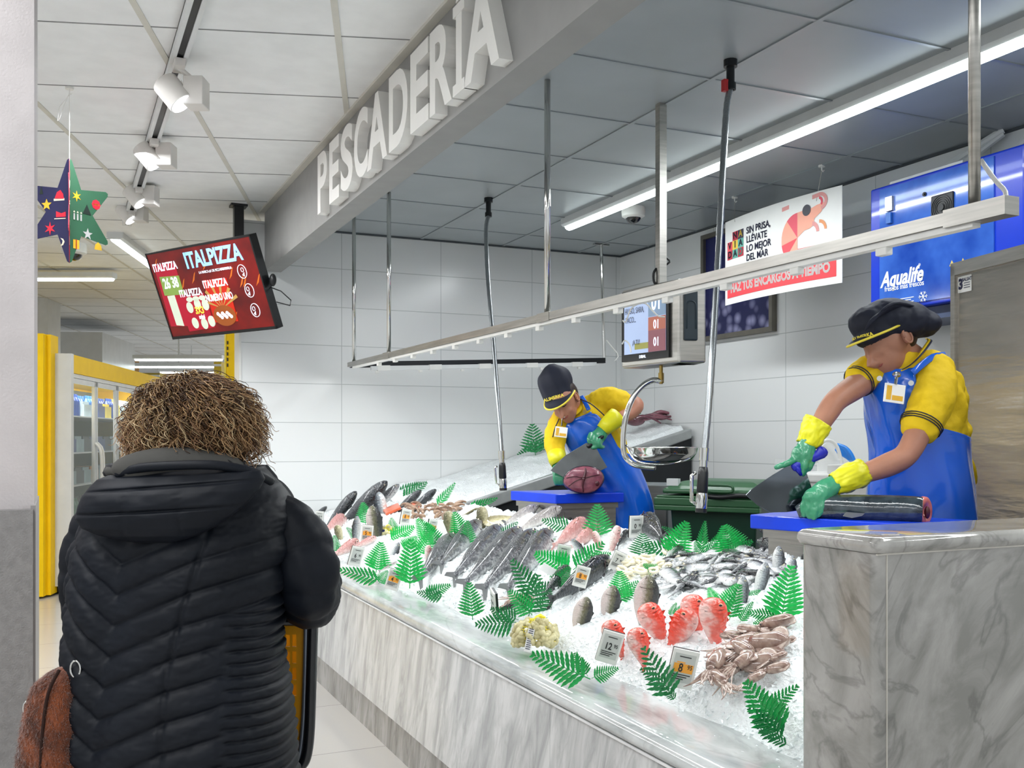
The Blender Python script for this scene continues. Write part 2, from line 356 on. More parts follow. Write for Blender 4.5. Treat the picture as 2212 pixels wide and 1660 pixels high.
# ---------- shop sign ----------
sg=thing('shop_sign','large white raised letters reading PESCADERIA on the grey fascia','sign',(1.44,4.5,2.765))
slots=[('P',5.83,5.60),('E',5.55,5.33),('S',5.30,5.05),('C',5.03,4.77),('A',4.79,4.45),('D',4.43,4.15),('E',4.12,3.88),('R',3.87,3.61),('I',3.60,3.485),('A',3.49,3.15)]
def letter_strokes(ch):   # heavy grotesque capitals, unit height, drawn as outlines with holes
    return None
for ch,y0,y1 in slots:
    m=MB()
    if ch!='I':
        cu=bpy.data.curves.new('t','FONT'); cu.body=ch; cu.size=1; cu.extrude=.5; cu.offset=.028; cu.resolution_u=6
        o=bpy.data.objects.new('t',cu); COL.objects.link(o); me=bpy.data.meshes.new_from_object(o.evaluated_get(bpy.context.evaluated_depsgraph_get())); bpy.data.objects.remove(o)
        xs=[v.co.x for v in me.vertices]; ys=[v.co.y for v in me.vertices]; x0,x1,b0,b1=min(xs),max(xs),min(ys),max(ys)
        m=MB(); wd=(y0-y1)*.97
        m.add([Vector((1.4125-.0275*(v.co.z/.5),y0-(v.co.x-x0)/(x1-x0)*wd,2.765+(v.co.y-b0)/(b1-b0)*.345)) for v in me.vertices],[tuple(p.vertices) for p in me.polygons])
        bpy.data.meshes.remove(me)
    if ch=='I':
        yc=(y0+y1)/2; m.box(1.385,1.4385,yc-.03,yc+.03,2.80,3.08)
        for z in (2.765,3.068): m.box(1.3835,1.4385,yc-.06,yc+.06,z,z+.042)
        m.slab([(1.3835,yc+.03,3.118),(1.3835,yc-.02,3.118),(1.3835,yc-.07,3.18),(1.3835,yc+.0,3.18)],(.055,0,0))
    m.build('letter',M_letter,sg)
# ---------- television ----------
M_tv=mat('screen_red','7A140F',.3,em=.3,col2='3F0E10',vs=5,emc='7A160F')
def glow(n,h,e=.6): return mat(n,h,.3,em=e,var=.02)
G_w=glow('screen_white','E8F0FF',.75); G_lb=glow('screen_lightblue','8CC8FF',.9); G_mag=glow('screen_box_red','A5122B',.5); G_red=glow('screen_orange_red','B8230F',.5)
G_gr=glow('screen_green','7E9A4A',.5); G_chs=glow('screen_cheese','C9D3C0',.5); G_tan=glow('screen_tan','B08A4A',.45); G_dk=glow('screen_dark','3A1010',.2); G_crust=glow('screen_crust','8F4A1C',.45); G_yl=glow('screen_yellow','E3D24A',.6); G_or=glow('screen_orange','C2611E',.4)
tc=P(455,622,6.15)
yaw=math.radians(-34.2)-TH
Rz=Matrix.Rotation(yaw,4,'Z')@Matrix.Rotation(math.radians(21.2),4,'X')@Matrix.Rotation(math.radians(-.6),4,'Y')
tcen=C0+(CR*-1.841+CF*6.051+UP*.895)*1.2
MT=Matrix.Translation(tcen)@Rz@Matrix.Scale(1.2,4)     # local x right, z up, front faces -y
tv=thing('television','flat screen television showing a red pizza advert, tilted down beside the fascia','television',tcen)
MB().box(-.485,.485,.004,.05,-.28,.28,M=MT).box(-.485,.485,-.004,.006,-.28,-.262,M=MT).box(-.485,.485,-.004,.006,.27,.28,M=MT).box(-.485,-.475,-.004,.006,-.28,.28,M=MT).box(.475,.485,-.004,.006,-.28,.28,M=MT).box(-.3,.3,.05,.09,-.2,.1,M=MT).build('frame',M_black,tv)
s=MB().box(-.475,.475,-.001,.005,-.262,.27,M=MT).build('screen',M_tv,tv); MW[s.name]=MW[tv.name]
def scr(name,mats,fn,par=s):
    m=MB(); fn(m); return m.build(name,mats,par)
def rect(m,x0,x1,z0,z1,mi=0,d=.003,tilt=0,M=None):
    M=M or MT; c=((x0+x1)/2,(z0+z1)/2); T=M@Matrix.Translation((c[0],0,c[1]))@Matrix.Rotation(math.radians(tilt),4,'Y')
    m.box(-(x1-x0)/2,(x1-x0)/2,-d,-.0005,-(z1-z0)/2,(z1-z0)/2,mi,M=T)
def disc(m,x,z,rx,rz,mi=0,d=.003,n=20,M=None,ring=0):
    M=M or MT
    o=[(x+rx*math.cos(2*math.pi*k/n),z+rz*math.sin(2*math.pi*k/n)) for k in range(n)]
    if not ring: m.prism(o,M,-d,-.0005,mi); return
    i=[(x+(rx-ring)*math.cos(2*math.pi*k/n),z+(rz-ring)*math.sin(2*math.pi*k/n)) for k in range(n)]
    for k in range(n):
        j=(k+1)%n; m.prism([o[k],o[j],i[j],i[k]],M,-d,-.0005,mi)
def t_(m,b,x,z,size,bold=0,sx=1,d=.004,M=None,rot=0,mi=0,align='CENTER'):
    M=M or MT; text(m,b,size,M@Matrix.Translation((x,-d,z))@Matrix.Rotation(math.radians(rot),4,'Y'),.0006,bold,sx,align,mi)
def boxes(m):
    rect(m,-.45,-.245,-.2,.2,0,.002,3); rect(m,-.30,-.05,-.235,-.015,0,.0035,-2); rect(m,-.03,.18,-.205,.06,1,.0035,2)
scr('pizza_boxes',[G_mag,G_red],boxes)
def deco(m):
    rect(m,-.42,-.235,.0,.12,0,.0045,3)
    m.prism([(-.40,-.19),(-.33,-.2),(-.33,0),(-.40,0)],MT,-.0045,-.0005,1)
    for x,z in ((-.22,-.09),(-.14,-.075),(-.07,-.085),(-.215,-.19),(-.13,-.2),(-.06,-.19),(-.2,-.04),(-.14,-.04),(-.08,-.04)):
        disc(m,x,z,.03,.035 if z<-.05 else .016,1,.005)
    for k in range(6):
        a=math.radians(25+26*k); m.prism([(.075,-.12),(.075+.17*math.cos(a-.07),-.12+.15*math.sin(a-.07)),(.075+.17*math.cos(a+.07),-.12+.15*math.sin(a+.07))],MT,-.0045,-.0005,2)
    disc(m,.075,-.165,.1,.065,3,.005,24); 
    for k in range(9): disc(m,.02+.014*k,-.15-.012*(k%3),.014,.012,4,.0056,8)
    rect(m,.09,.16,.107,.12,5,.0035,0); rect(m,.16,.23,.107,.12,4,.0035,0)
    random.seed(3)
    for k in range(14):
        x=random.uniform(-.46,.42);z=random.uniform(-.25,.25)
        m.prism([(x,z),(x+.03,z+.02),(x+.06,z+.07),(x+.045,z+.06)],MT,-.0016,-.0005,6)
scr('advert_artwork',[G_gr,G_chs,G_tan,G_crust,G_w,G_dk,G_or],deco)
def rings_(m):
    for z in (.08,-.035,-.155):
        disc(m,.335 if z>0 else .35,z,.038,.042,0,.004,24,ring=.003); disc(m,.34,z+.01,.012,.014,0,.004,10,ring=.002); m.prism([(.33,z-.02),(.345,z-.03),(.35,z-.005)],MT,-.004,-.001,0)
scr('round_icons',[G_w],rings_)
scr('headline',G_lb,lambda m:t_(m,'ITALPIZZA',.12,.19,.135,.03,.8))
scr('lettering',[G_w,G_yl],lambda m:(t_(m,'ITALPIZZA',-.335,.18,.068,.025,.72),t_(m,'ITALPIZZA',-.17,.0,.062,.025,.72,.006),t_(m,'ITALPIZZA',.075,.035,.064,.025,.72,.006),t_(m,'NUMERO UNO',.08,-.05,.06,.02,.6,.008),
  t_(m,'26 38',-.325,.075,.09,.025,.7,.006),t_(m,'3X3',-.135,-.115,.06,.03,.8,.008,mi=1),t_(m,'mini',-.13,-.155,.04,.025,.8,.008),t_(m,'LA MARCA #1 DE PIZZAS EN ITALIA',.11,.112,.022,.0,.85)))
bp=onZ(515,487,3.2); 
top=tcen+Vector((-.0,.0,0)); mp=MT@Vector((.36,.07,.2))
mp=P(515,540,7.5)
MB().box(mp.x-.035,mp.x+.035,mp.y-.035,mp.y+.035,tcen.z-.05,3.2).box(mp.x-.06,mp.x+.06,mp.y-.06,mp.y+.06,3.185,3.2).build('ceiling_mount',M_black,tv)
m=MB(); q=MT@Vector((.52,.04,.0)); MB().ell(q,(.025,.035,.045)).build('speaker_puck',M_black,tv,smooth=True)
m.tube([MT@Vector(v) for v in ((.485,.04,-.04),(.56,.04,-.07),(.62,.04,-.13),(.6,.04,-.16),(.5,.04,-.13))],.004,6).build('cable',M_black,tv,smooth=True)
# ---------- paper star ----------
M_navy=mat('card_navy','22234C',.7,var=.03); M_grn=mat('card_green','2E5F45',.7,var=.03); M_pink=mat('card_red','C22745',.6,var=.03)
M_cr=mat('print_cream','E9E2C8',.6); M_ye=mat('print_yellow','E0B52C',.6); M_rd=mat('print_red','D5233A',.6); M_dg=mat('print_dark','1B2B26',.6); M_si=mat('print_silver','B9BCBC',.5)
sc0=P(150,455,4.97); st=thing('hanging_star','paper star ornament, navy and green, hanging from the ceiling on a white thread','christmas decoration',sc0)
def starpts(r0,r1,n=6,rot=math.pi/2):
    o=[]
    for k in range(2*n):
        a=rot+math.pi*k/n; r=r0 if k%2==0 else r1; x,z=r*math.cos(a),r*math.sin(a)
        if k%2==0:
            for e in (-.05,.0,.05): o.append(((r*.97 if e else r)*math.cos(a+e),(r*.97 if e else r)*math.sin(a+e)))
        else: o.append((x,z))
    return o
SP=starpts(.262,.135)
sv=CR*-.406+CF*.914; sr=CR*.914+CF*.406
Ms=frame(sc0,sr*.8+sv*.6,UP); Ms2=frame(sc0,sr*.8-sv*.6,UP); Ms3=frame(sc0,sv*.999+sr*.02,UP)
half=lambda sgn:[(x,z) for x,z in SP if x*sgn>=-1e-4]
def hp(sgn):
    h=half(sgn); h.sort(key=lambda p:-math.atan2(p[1],p[0]*sgn)); 
    return h
MB().prism(hp(-1),Ms2,-.001,.001).build('navy_panel',M_navy,st)
MB().prism(hp(1),Ms,-.001,.001).build('green_panel',M_grn,st)
MB().prism(hp(-1),Ms3,-.001,.001).build('red_panel',M_pink,st)
MB().prism(hp(1),Ms3,-.001,.001).build('red_panel',M_pink,st)
m=MB()
def pr(m,M,pts,mi): m.prism(pts,M,-.0025,-.0012,mi)
def reg(x,z,r0,r1,n,rot=math.pi/2): return [(x+(r0 if k%2==0 else r1)*math.cos(rot+math.pi*k/n),z+(r0 if k%2==0 else r1)*math.sin(rot+math.pi*k/n)) for k in range(2*n)]
pr(m,Ms2,reg(-.13,.035,.03,.013,5),1); pr(m,Ms2,reg(-.11,-.085,.034,.012,6),2); pr(m,Ms2,[(-.085,.06),(-.03,.06),(-.035,.085),(-.05,.105),(-.07,.095)],2); pr(m,Ms2,[(-.088,.052),(-.028,.052),(-.028,.063),(-.088,.063)],0)
pr(m,Ms2,[(-.075,-.03),(-.02,-.03),(-.02,-.005),(-.045,-.012),(-.075,.0)],2); pr(m,Ms2,[(-.085,-.04),(-.02,-.04),(-.02,-.036),(-.085,-.036)],0); pr(m,Ms2,[(-.05,-.135),(-.035,-.14),(-.026,-.155),(-.035,-.172),(-.05,-.175),(-.04,-.163),(-.037,-.15)],0)
pr(m,Ms2,[(-.17,.09),(-.15,.09),(-.16,.13)],3)
pr(m,Ms,reg(.04,.08,.028,.01,6),1); pr(m,Ms,reg(.155,.06,.026,.024,8),2); pr(m,Ms,[(.13,.06),(.155,.066),(.18,.06),(.155,.054)],1); pr(m,Ms,[(.075,.0),(.125,.0),(.1,.05)],3)
for k in range(3): pr(m,Ms,[(.022+.02*k,-.04),(.03+.02*k,-.04),(.03+.02*k,-.008),(.022+.02*k,-.008)],4); pr(m,Ms,reg(.026+.02*k,.0,.006,.003,3),0)
pr(m,Ms,reg(.105,-.1,.03,.012,5),4); pr(m,Ms,[(.02,-.14),(.055,-.14),(.055,-.185),(.02,-.185)],1); pr(m,Ms,[(.034,-.138),(.041,-.138),(.041,-.187),(.034,-.187)],2)
pr(m,Ms,[(.145,-.17),(.19,-.17),(.185,-.145),(.167,-.13),(.15,-.145)],1)
for k in range(9): pr(m,Ms3,[(-.005,.2-.05*k),(-.05+.01*(k%2),.17-.045*k),(-.02,.185-.05*k),(-.06,.14-.04*k),(-.01,.175-.05*k)],0 if k%2 else 2)
m.build('printed_figures',[M_cr,M_ye,M_rd,M_dg,M_si],st)
hk=Vector((sc0.x,sc0.y,3.2))
MB().tube([sc0+UP*.25,hk-UP*.03],.0018,5).tube([hk-UP*.03,hk-UP*.1+CR*-.03,hk-UP*.16+CR*-.05,hk-UP*.17+CR*-.06,hk-UP*.1+CR*-.05,hk-UP*.04],.0012,4).build('thread',M_whitep,st)
MB().tube([hk,hk-UP*.012],.02,14).tube([hk-UP*.012,hk-UP*.03,hk-UP*.038+CR*.008,hk-UP*.03+CR*.014],.003,6).build('ceiling_hook',M_whitep,st)
# ---------- hanging rail over the counter ----------
RA=onX(2178,462,2.07); 
rl=thing('hanging_rail','long stainless rail frame hung on rods above the fish counter, white clips below','hanging rail',(2.07,4.3,2.0))
R0=P(2147,453,2.42); R1=Vector((1.99,7.33,1.995)); R2=Vector((4.2,7.36,2.10))
d=(R1-R0).normalized()
def bar(m,a,b,w_,h_,mi=0):
    a=Vector(a);b=Vector(b);dd=(b-a).normalized(); s_=Vector((dd.y,-dd.x,0)).normalized(); u_=s_.cross(dd)
    m.rings([[q+s_*w_/2*i+u_*h_/2*j for i,j in ((-1,-1),(1,-1),(1,1),(-1,1))] for q in (a,b)],True,mi); return m
bar(MB(),R0-d*.04,R1,.045,.033).build('beam',M_steel,rl)
bar(MB(),R0-d*.05,R0+d*.13,.05,.045).build('end_cap',M_steel,rl)
bar(MB(),R1,R2,.04,.045).build('cross_beam',M_blackm,rl)
for px in (840,1181,):
    rr=ray(px,700); 
for (px,ty) in ((765,0),(840,0),(1181,0),(2104,0)):
    # point on the beam seen at px
    best=min((abs((lambda q:1106+F*((q-C0).dot(CR))/dep(q))(R0+(R1-R0)*k/400)-px),k) for k in range(401))[1]
    q=R0+(R1-R0)*best/400
    MB().tube([q,Vector((q.x,q.y,3.09))],.0145,12).build('rod',M_chrome if px<1200 else M_steel,rl,smooth=True)
    if px>800 and px<2000: bar(MB(),q-d*.06,q+d*.06,.05,.04).build('joint_sleeve',M_steel,rl)
MB().tube([R2,Vector((R2.x-.03,R2.y,3.09))],.0145,10).box(R2.x-.1,R2.x+.04,R2.y-.02,R2.y+.02,3.075,3.09).build('rod',M_chrome,rl,smooth=False)
m=MB(); bar(m,R0+d*.05-UP*.025,R1-d*.1-UP*.025,.028,.016); m.build('clip_strip',M_whitep,rl)
m=MB(); 
c2=(R2-R1).normalized(); n_=Vector((c2.y,-c2.x,0)); bar(m,R1+c2*.15-UP*.03+n_*.03,R2-c2*.1-UP*.03+n_*.03,.03,.03); m.build('cross_lamp_tubes',M_fixt,rl)
for k in range(14):
    q=R0+d*(.35+.35*k)-UP*.043; bev(bar(MB(),q-d*.02,q+d*.02,.026,.022).build('clip',M_whitep,rl),.003)
for k in range(6):
    q=R1+c2*(.35*k+.2)-UP*.06+n_*.03; MB().box(q.x-.012,q.x+.012,q.y-.012,q.y+.012,q.z-.008,q.z+.01).build('clip',M_whitep,rl)
for k in range(5):
    q=R1+c2*(.42*k+.25)-UP*.03+n_*.03; bar(MB(),q-c2*.05,q+c2*.05,.036,.038).build('tube_joint',M_whitep,rl)
m=MB(); m.tube(cr([P(2118,345,2.5),P(2150,390,2.5),P(2172,415,2.46),P(2170,440,2.42)],10),.006,8,0).ell(P(2170,438,2.44),(.012,.012,.02)); m.build('power_cable',M_whitep,rl,smooth=True)
m=MB(); m.tube(cr([P(1310,735,8.3),P(1322,750,8.3),P(1336,768,8.3),P(1328,780,8.3)],8),.006,6); m.build('power_cable',M_whitep,rl,smooth=True)
m=MB(); m.tube(cr([P(1345,692,4.5),P(1352,695,4.5),P(1365,665,4.5),P(1392,655,4.5),P(1410,672,4.5),P(1422,683,4.5),P(1436,685,4.5)],20),.0035,6).tube(cr([P(1344,744,4.5),P(1350,736,4.5),P(1360,745,4.5),P(1363,762,4.5)],10),.0035,6); m.build('loose_wire',M_whitep,rl,smooth=True)
# ---------- spray hoses ----------
M_hose=mat('hose_steel','9BA0A3',.3,.85,var=.15,vs=300,stretch=(1,1,3))
def hose(label,top,path,gun,big):
    t=thing('spray_hose',label,'spray hose',top)
    a=Vector(top); sz=1.0
    MB().tube([a,a-UP*.03],.03,14).tube([a-UP*.03,a-UP*.13],.018,12).tube([a-UP*.1,a-UP*.13+Vector((.0,0,0))],.024,12).build('ceiling_fitting',M_blackm,t,auto=40)
    if big: MB().box(a.x-.04,a.x-.02,a.y-.012,a.y+.012,a.z-.14,a.z-.09).build('red_tap',mat('tap_red','B3262B',.4),t)
    pts=[a-UP*.12]+path; n=60; c=cr(pts,n)
    MB().tube(c,[.0135+.0012*(k%2) for k in range(n)],10).build('flexible_hose',M_hose,t,smooth=True)
    g0,g1=Vector(c[-1]),Vector(gun); dd=(g1-g0).normalized(); L=(g1-g0).length
    MB().tube([g0-dd*.03,g0+dd*.02],.02,12).tube([g0+dd*.0,g0+dd*L*.2],.016,12).build('coupling',M_chrome,t,auto=40)
    MB().tube([g0+dd*L*.2,g0+dd*L*.3,g0+dd*L*.62,g0+dd*L*.68],[.017,.021,.023,.019],14).build('grip',M_black,t,smooth=True)
    MB().tube([g0+dd*L*.66,g0+dd*L*.75,g0+dd*L*.93],[.021,.024,.022],14).build('nozzle',M_chrome,t,auto=40)
    MB().tube([g0+dd*L*.93,g1],.023,14).build('nozzle_ring',M_black,t)
    s_=-CR; MB().tube([g0+dd*L*.3+s_*.03,g0+dd*L*.35+s_*.045,g0+dd*L*.8+s_*.04,g0+dd*L*.85+s_*.02],.006 if not big else .008,8,ref=CF).build('trigger',M_chrome,t,smooth=True)
hose('thin steel spray hose hanging left of the far worker',(2.672,6.277,3.09),[P(1050,500,6.7),P(1054,600,6.5),P(1066,740,6.3),P(1078,900,6.1),P(1084,985,6.0)],P(1087,1060,6.0),0)
hose('thick steel spray hose hanging in front of the green bin',(2.653,3.547,3.09),[P(1570,230,4.3),P(1563,340,4.25),P(1556,480,4.2),P(1546,650,4.12),P(1533,850,4.05),P(1521,985,4.0)],P(1514,1108,3.98),1)
# ---------- hanging scale ----------
M_dpanel=mat('scale_panel_blue','2A3942',.45)
sx=Vector((2.692,4.156,0))
sl=thing('hanging_scale','hanging stainless scale with price screen and chrome pan','scale',(sx.x,sx.y,1.8))
a0=P(1342,799,5.12); a1=P(1466,783,4.72); zb=1.804; a0.z=a1.z=zb
xd=(a1-a0); xd.z=0; W_=xd.length; xd.normalize(); MS=frame(a0,xd,UP)
m=MB().box(0,W_,0,.15,0,.40,M=MS); bev(m.build('case',M_steel,sl),.012,3)
MB().box(.02,W_-.06,-.012,.002,.03,.385,M=MS).build('screen_bezel',M_black,sl)
x0,x1=.045,W_-.08
scs=MB().box(x0,x1,-.014,-.01,.065,.37,M=MS).build('screen',glow('scale_screen','A9BBDD',.55),sl)
MB().box(x0+(x1-x0)*.6,x1,-.016,-.0135,.065,.17,M=MS).box(x0+(x1-x0)*.6,x1,-.016,-.0135,.17,.235,1,M=MS).box(x0+(x1-x0)*.6,x1,-.016,-.0135,.238,.37,2,M=MS).box(x0+.09,x0+.2,-.016,-.0135,.085,.115,3,M=MS).build('screen_tiles',[glow('tile_mauve','8E5C64',.4),glow('tile_orange','B06A58',.4),glow('tile_blue','7C93AD',.45),glow('tile_olive','9B9A55',.4)],scs)
m=MB()
for b_,x,z,s_ in (('MERCEDES,',.13,.325,.042),('HUGO, SARA,',.135,.28,.042),('PACO...',.105,.235,.042),('¡A TU!',.15,.12,.035)): t_(m,b_,x+.0,z,s_,0,.62,.018,M=MS)
m.build('screen_text',glow('text_grey','5A6170',.1),scs)
m=MB()
for z,s_ in ((.30,.1),(.195,.06),(.11,.06)): t_(m,'01',x0+(x1-x0)*.8,z,s_,.02,.8,.018,M=MS)
t_(m,'DIBAL',.2,.046,.02,.03,1,.016,M=MS)
m.build('screen_digits',G_w,scs)
# side face panel (faces the aisle side)
MX=frame(MS@Vector((W_,0,0)),MS.to_3x3()@Vector((0,1,0)),UP)
sdp=frame(a1,CR*.99+CF*.14,UP)
m=MB().box(0,.135,0,.16,.0,.40,M=sdp); bev(m.build('speaker_housing',M_steel,sl),.01,3)
m=MB().box(.024,.092,-.012,.002,.105,.345,M=sdp); bev(m.build('back_panel',M_dpanel,sl),.008)
m=MB().tube([sdp@Vector((x,-.012,z)) for x,z in [(.035,.16)]+[(.058-.023*math.cos(a),.27+.023*math.sin(a)) for a in [math.pi*k/8 for k in range(9)]]+[(.081,.16)]],.004,6); m.build('panel_arch',M_dpanel,sl,smooth=True)
MB().box(sx.x-.02,sx.x+.02,sx.y-.02,sx.y+.02,2.1,3.09).build('ceiling_pole',M_steel,sl)
MB().tube(cr([P(1418,580,4.9),P(1412,590,4.9),P(1412,606,4.9),P(1416,618,4.9),P(1408,626,4.9)],12),.006,6).tube(cr([P(1436,555,4.9),P(1447,565,4.9),P(1438,573,4.9)],6),.005,6).build('cable',M_black,sl,smooth=True)
M_brass=mat('brass','8A7440',.3,.9)
MB().tube([P(1428,790,4.9),P(1428,830,4.9)],.009,10).tube([P(1428,806,4.9),P(1428,828,4.9)],.014,10).build('pivot_rod',M_brass,sl,auto=40)
MB().tube(cr([P(1430,824,4.9),P(1410,822,4.9),P(1388,834,4.9),P(1366,862,4.9),P(1351,905,4.9),P(1346,955,4.9),P(1350,985,4.9),P(1368,1003,4.9),P(1392,1009,4.9),P(1416,1011,4.9)],40),.014,12).build('hook_arm',M_chrome,sl,smooth=True)
pc_=P(1432,966,4.95); m=MB(); R=[]
for rr,zz in ((1.0,0),(.97,-.004),(.93,-.03),(.8,-.06),(.55,-.072),(.0001,-.075)): R.append([pc_+CR*(.178*rr*math.cos(a))+CF*(.13*rr*math.sin(a))+UP*zz for a in [2*math.pi*k/32 for k in range(32)]])
m.rings(R,False); o=m.build('weighing_pan',M_chrome,sl,smooth=True); q=o.modifiers.new('th','SOLIDIFY'); q.thickness=.003
MB().tube(cr([P(1353,962,4.9),P(1375,996,4.8),P(1430,1004,4.78),P(1470,998,4.8),P(1490,990,4.85)],20),.005,8).build('pan_cradle',M_chrome,sl,smooth=True)
# ---------- hanging poster ----------
M_card=mat('card_white','E9EAE8',.55,var=.01); M_ink=mat('ink_navy','26284A',.6); M_redp=mat('print_coral','E8474F',.55,var=.02)
PX=4.19; Yr,Yl=4.53,5.66; W_=Yl-Yr; zt,zb_=2.935,2.36
ps=thing('hanging_poster','white curved poster with pink shrimp and red band hanging over the fish counter','poster',(PX,(Yl+Yr)/2,2.65))
def pc(u,v,d=0): # u 0 left..1 right, v 0 bottom..1 top ; gently curved
    b=.05*(1-(2*u-1)**2)
    return Vector((PX-b-d,Yl-u*W_,zb_+v*(zt-zb_)))
def patch(m,poly,mi,d=.0015,fine=None):
    vs=[pc(u,v,d) for u,v in poly]; m.add(vs,[tuple(range(len(vs)))],mi)
def bandp(m,u0,u1,v0,v1,mi,d=.0015,n=16):
    for k in range(n):
        a=u0+(u1-u0)*k/n; b=u0+(u1-u0)*(k+1)/n; patch(m,[(a,v0),(b,v0),(b,v1),(a,v1)],mi,d)
m=MB(); 
for k in range(24):
    a,b=k/24,(k+1)/24; m.slab([pc(a,0),pc(b,0),pc(b,1),pc(a,1)],(.003,0,0))
m.build('sheet',M_card,ps)
bandp(m:=MB(),.03,.965,.075,.285,0); m.build('red_band',M_redp,ps)
def ptext(m,body,size,u,v,sx=1,bold=.02,d=.003,mi=0,align='LEFT'):
    t0=MB(); text(t0,body,size,Matrix.Identity(4),.0001,bold,sx,align)
    m.add([pc(u+q.x/W_,v+q.z/(zt-zb_),d) for q in t0.v],t0.f,mi)
m=MB()
for k,(b_) in enumerate(('SIN PRISA,','LLÉVATE','LO MEJOR','DEL MAR','A TU MESA')): ptext(m,b_,.062,.25,.80-.105*k,.95,.022)
m.build('slogan',M_ink,ps)
m=MB(); ptext(m,'HAZ TUS ENCARGOS A TIEMPO',.082,.5,.178,.82,.05,align='CENTER'); m.build('band_lettering',M_card,ps)
cr_=['B52A3E','2B2C40','E2C24A','5FA79A','E2505A']
mats_=[mat('square_'+c,c,.6,var=.01) for c in cr_]
m=MB(); cells=[(1,0,0,'N',1),(2,0,1,'A',2),(0,1,4,'V',1),(1,1,2,'I',1),(2,1,3,'A',1),(0,2,0,'D',1),(1,2,3,'A',1),(2,2,0,'D',3)]
for i,j,mi,ch,tm in cells: patch(m,[(.03+.063*i,.80-.105*(j)-.06),(.093+.063*i,.80-.105*j-.06),(.093+.063*i,.905-.105*j-.06),(.03+.063*i,.905-.105*j-.06)],mi)
o=m.build('letter_squares',mats_,ps)
m=MB()
for i,j,mi,ch,tm in cells: ptext(m,ch,.062,.0615+.063*i,.855-.105*j-.06,1.1,.03,.003,tm,'CENTER')
m.build('square_letters',mats_,ps)
S_=[mat('shrimp_pink','DE9A97',.6,var=.01),mat('shrimp_peach','F0A993',.6,var=.01),mat('shrimp_coral','E0596A',.6,var=.01),mat('shrimp_light','EEA48E',.6,var=.01),mat('shrimp_eye','4A4A52',.6,var=.01),mat('shrimp_orange','E39A6A',.6,var=.01),mats_[4]]
m=MB(); cu,cv,ru,rv=.70,.56,.125,.27
def fan(a0,a1,mi,n=6,r=1):
    pts=[(cu,cv)]+[(cu+ru*r*math.cos(math.radians(a0+(a1-a0)*k/n)),cv+rv*r*math.sin(math.radians(a0+(a1-a0)*k/n))) for k in range(n+1)]
    patch(m,pts,mi,.002)
fan(90,130,2); fan(130,190,3); fan(190,225,6); fan(225,270,1)
patch(m,[(.70,.28),(.70,.44),(.83,.44),(.82,.38),(.78,.30)],6,.002)
patch(m,[(.70,.83),(.76,.84),(.80,.84),(.84,.86),(.89,.87),(.87,.78),(.82,.72),(.82,.66),(.79,.63),(.75,.62),(.70,.56)],1,.0022)
def arcp(u,v,r0u,r0v,wu,a0,a1,mi,n=10):
    for k in range(n):
        A0=math.radians(a0+(a1-a0)*k/n);A1=math.radians(a0+(a1-a0)*(k+1)/n); f=1-wu/r0u; g=f
        patch(m,[(u+r0u*math.cos(A0),v+r0v*math.sin(A0)),(u+r0u*math.cos(A1),v+r0v*math.sin(A1)),(u+r0u*f*math.cos(A1),v+r0v*g*math.sin(A1)),(u+r0u*f*math.cos(A0),v+r0v*g*math.sin(A0))],mi,.0025)
patch(m,[(.58,.885),(.86,.94),(.86,.985),(.58,.93)],0,.0024); arcp(.86,.89,.05,.095,.02,-80,90,0); arcp(.85,.885,.03,.06,.014,-40,80,2,6)
arcp(.80,.58,.055,.12,.02,0,80,0,6); arcp(.855,.59,.05,.11,.016,0,90,5,6)
k_=[(.768+.03*math.cos(a),.83+.06*math.sin(a)) for a in [2*math.pi*k/20 for k in range(20)]]; patch(m,k_,4,.004)
m.build('shrimp_print',S_,ps)
h1=Vector((4.178,4.689,3.09)); h0=Vector((4.184,5.547,3.09))
m=MB().tube([h1-UP*.03,pc(.835,.9)],.0025,5).tube([h0-UP*.03,h0-UP*.06,pc(.12,.96)],.0025,5); m.build('wire',M_steel,ps)
for h in (h0,h1): MB().tube([h,h-UP*.012],.02,12).tube([h-UP*.012,h-UP*.03,h-UP*.04+CR*.008,h-UP*.03+CR*.014],.004,6).build('ceiling_hook',M_whitep,ps)
# ---------- framed picture on the right wall ----------
pf=thing('framed_picture','framed dark blue picture of ice cubes on the right wall behind the poster','picture',(4.6,6.1,2.6))
y0,y1,z0,z1=5.64,6.50,2.20,3.03
m=MB()
for a in ((y0,y1,z0,z0+.035),(y0,y1,z1-.035,z1),(y0,y0+.035,z0+.035,z1-.035),(y1-.035,y1,z0+.035,z1-.035)): m.box(4.575,4.618,*a)
m.build('frame',mat('frame_bronze','77736A',.4,.5),pf)
MI=mat('ice_print','1E2250',.3,var=.3,vs=4)
nt=MI.node_tree; v=nt.nodes.new('ShaderNodeTexVoronoi'); v.inputs['Scale'].default_value=11; rp=nt.nodes.new('ShaderNodeValToRGB'); e=rp.color_ramp.elements; e[0].color=srgb('8E8FB4'); e[0].position=.08; e[1].color=srgb('1C1F4E'); e[1].position=.55
nt.links.new(nt.nodes['Texture Coordinate'].outputs['Object'],v.inputs[0]); nt.links.new(v.outputs[0],rp.inputs[0])
sp=nt.nodes.new('ShaderNodeSeparateXYZ'); nt.links.new(nt.nodes['Texture Coordinate'].outputs['Object'],sp.inputs[0]); mr=nt.nodes.new('ShaderNodeMapRange'); mr.inputs[1].default_value=0; mr.inputs[2].default_value=-.2; nt.links.new(sp.outputs[2],mr.inputs[0])
mx=nt.nodes.new('ShaderNodeMixRGB'); mx.inputs[1].default_value=srgb('1C2158'); nt.links.new(mr.outputs[0],mx.inputs[0]); nt.links.new(rp.outputs[0],mx.inputs[2]); nt.links.new(mx.outputs[0],nt.nodes['Principled BSDF'].inputs['Base Color'])
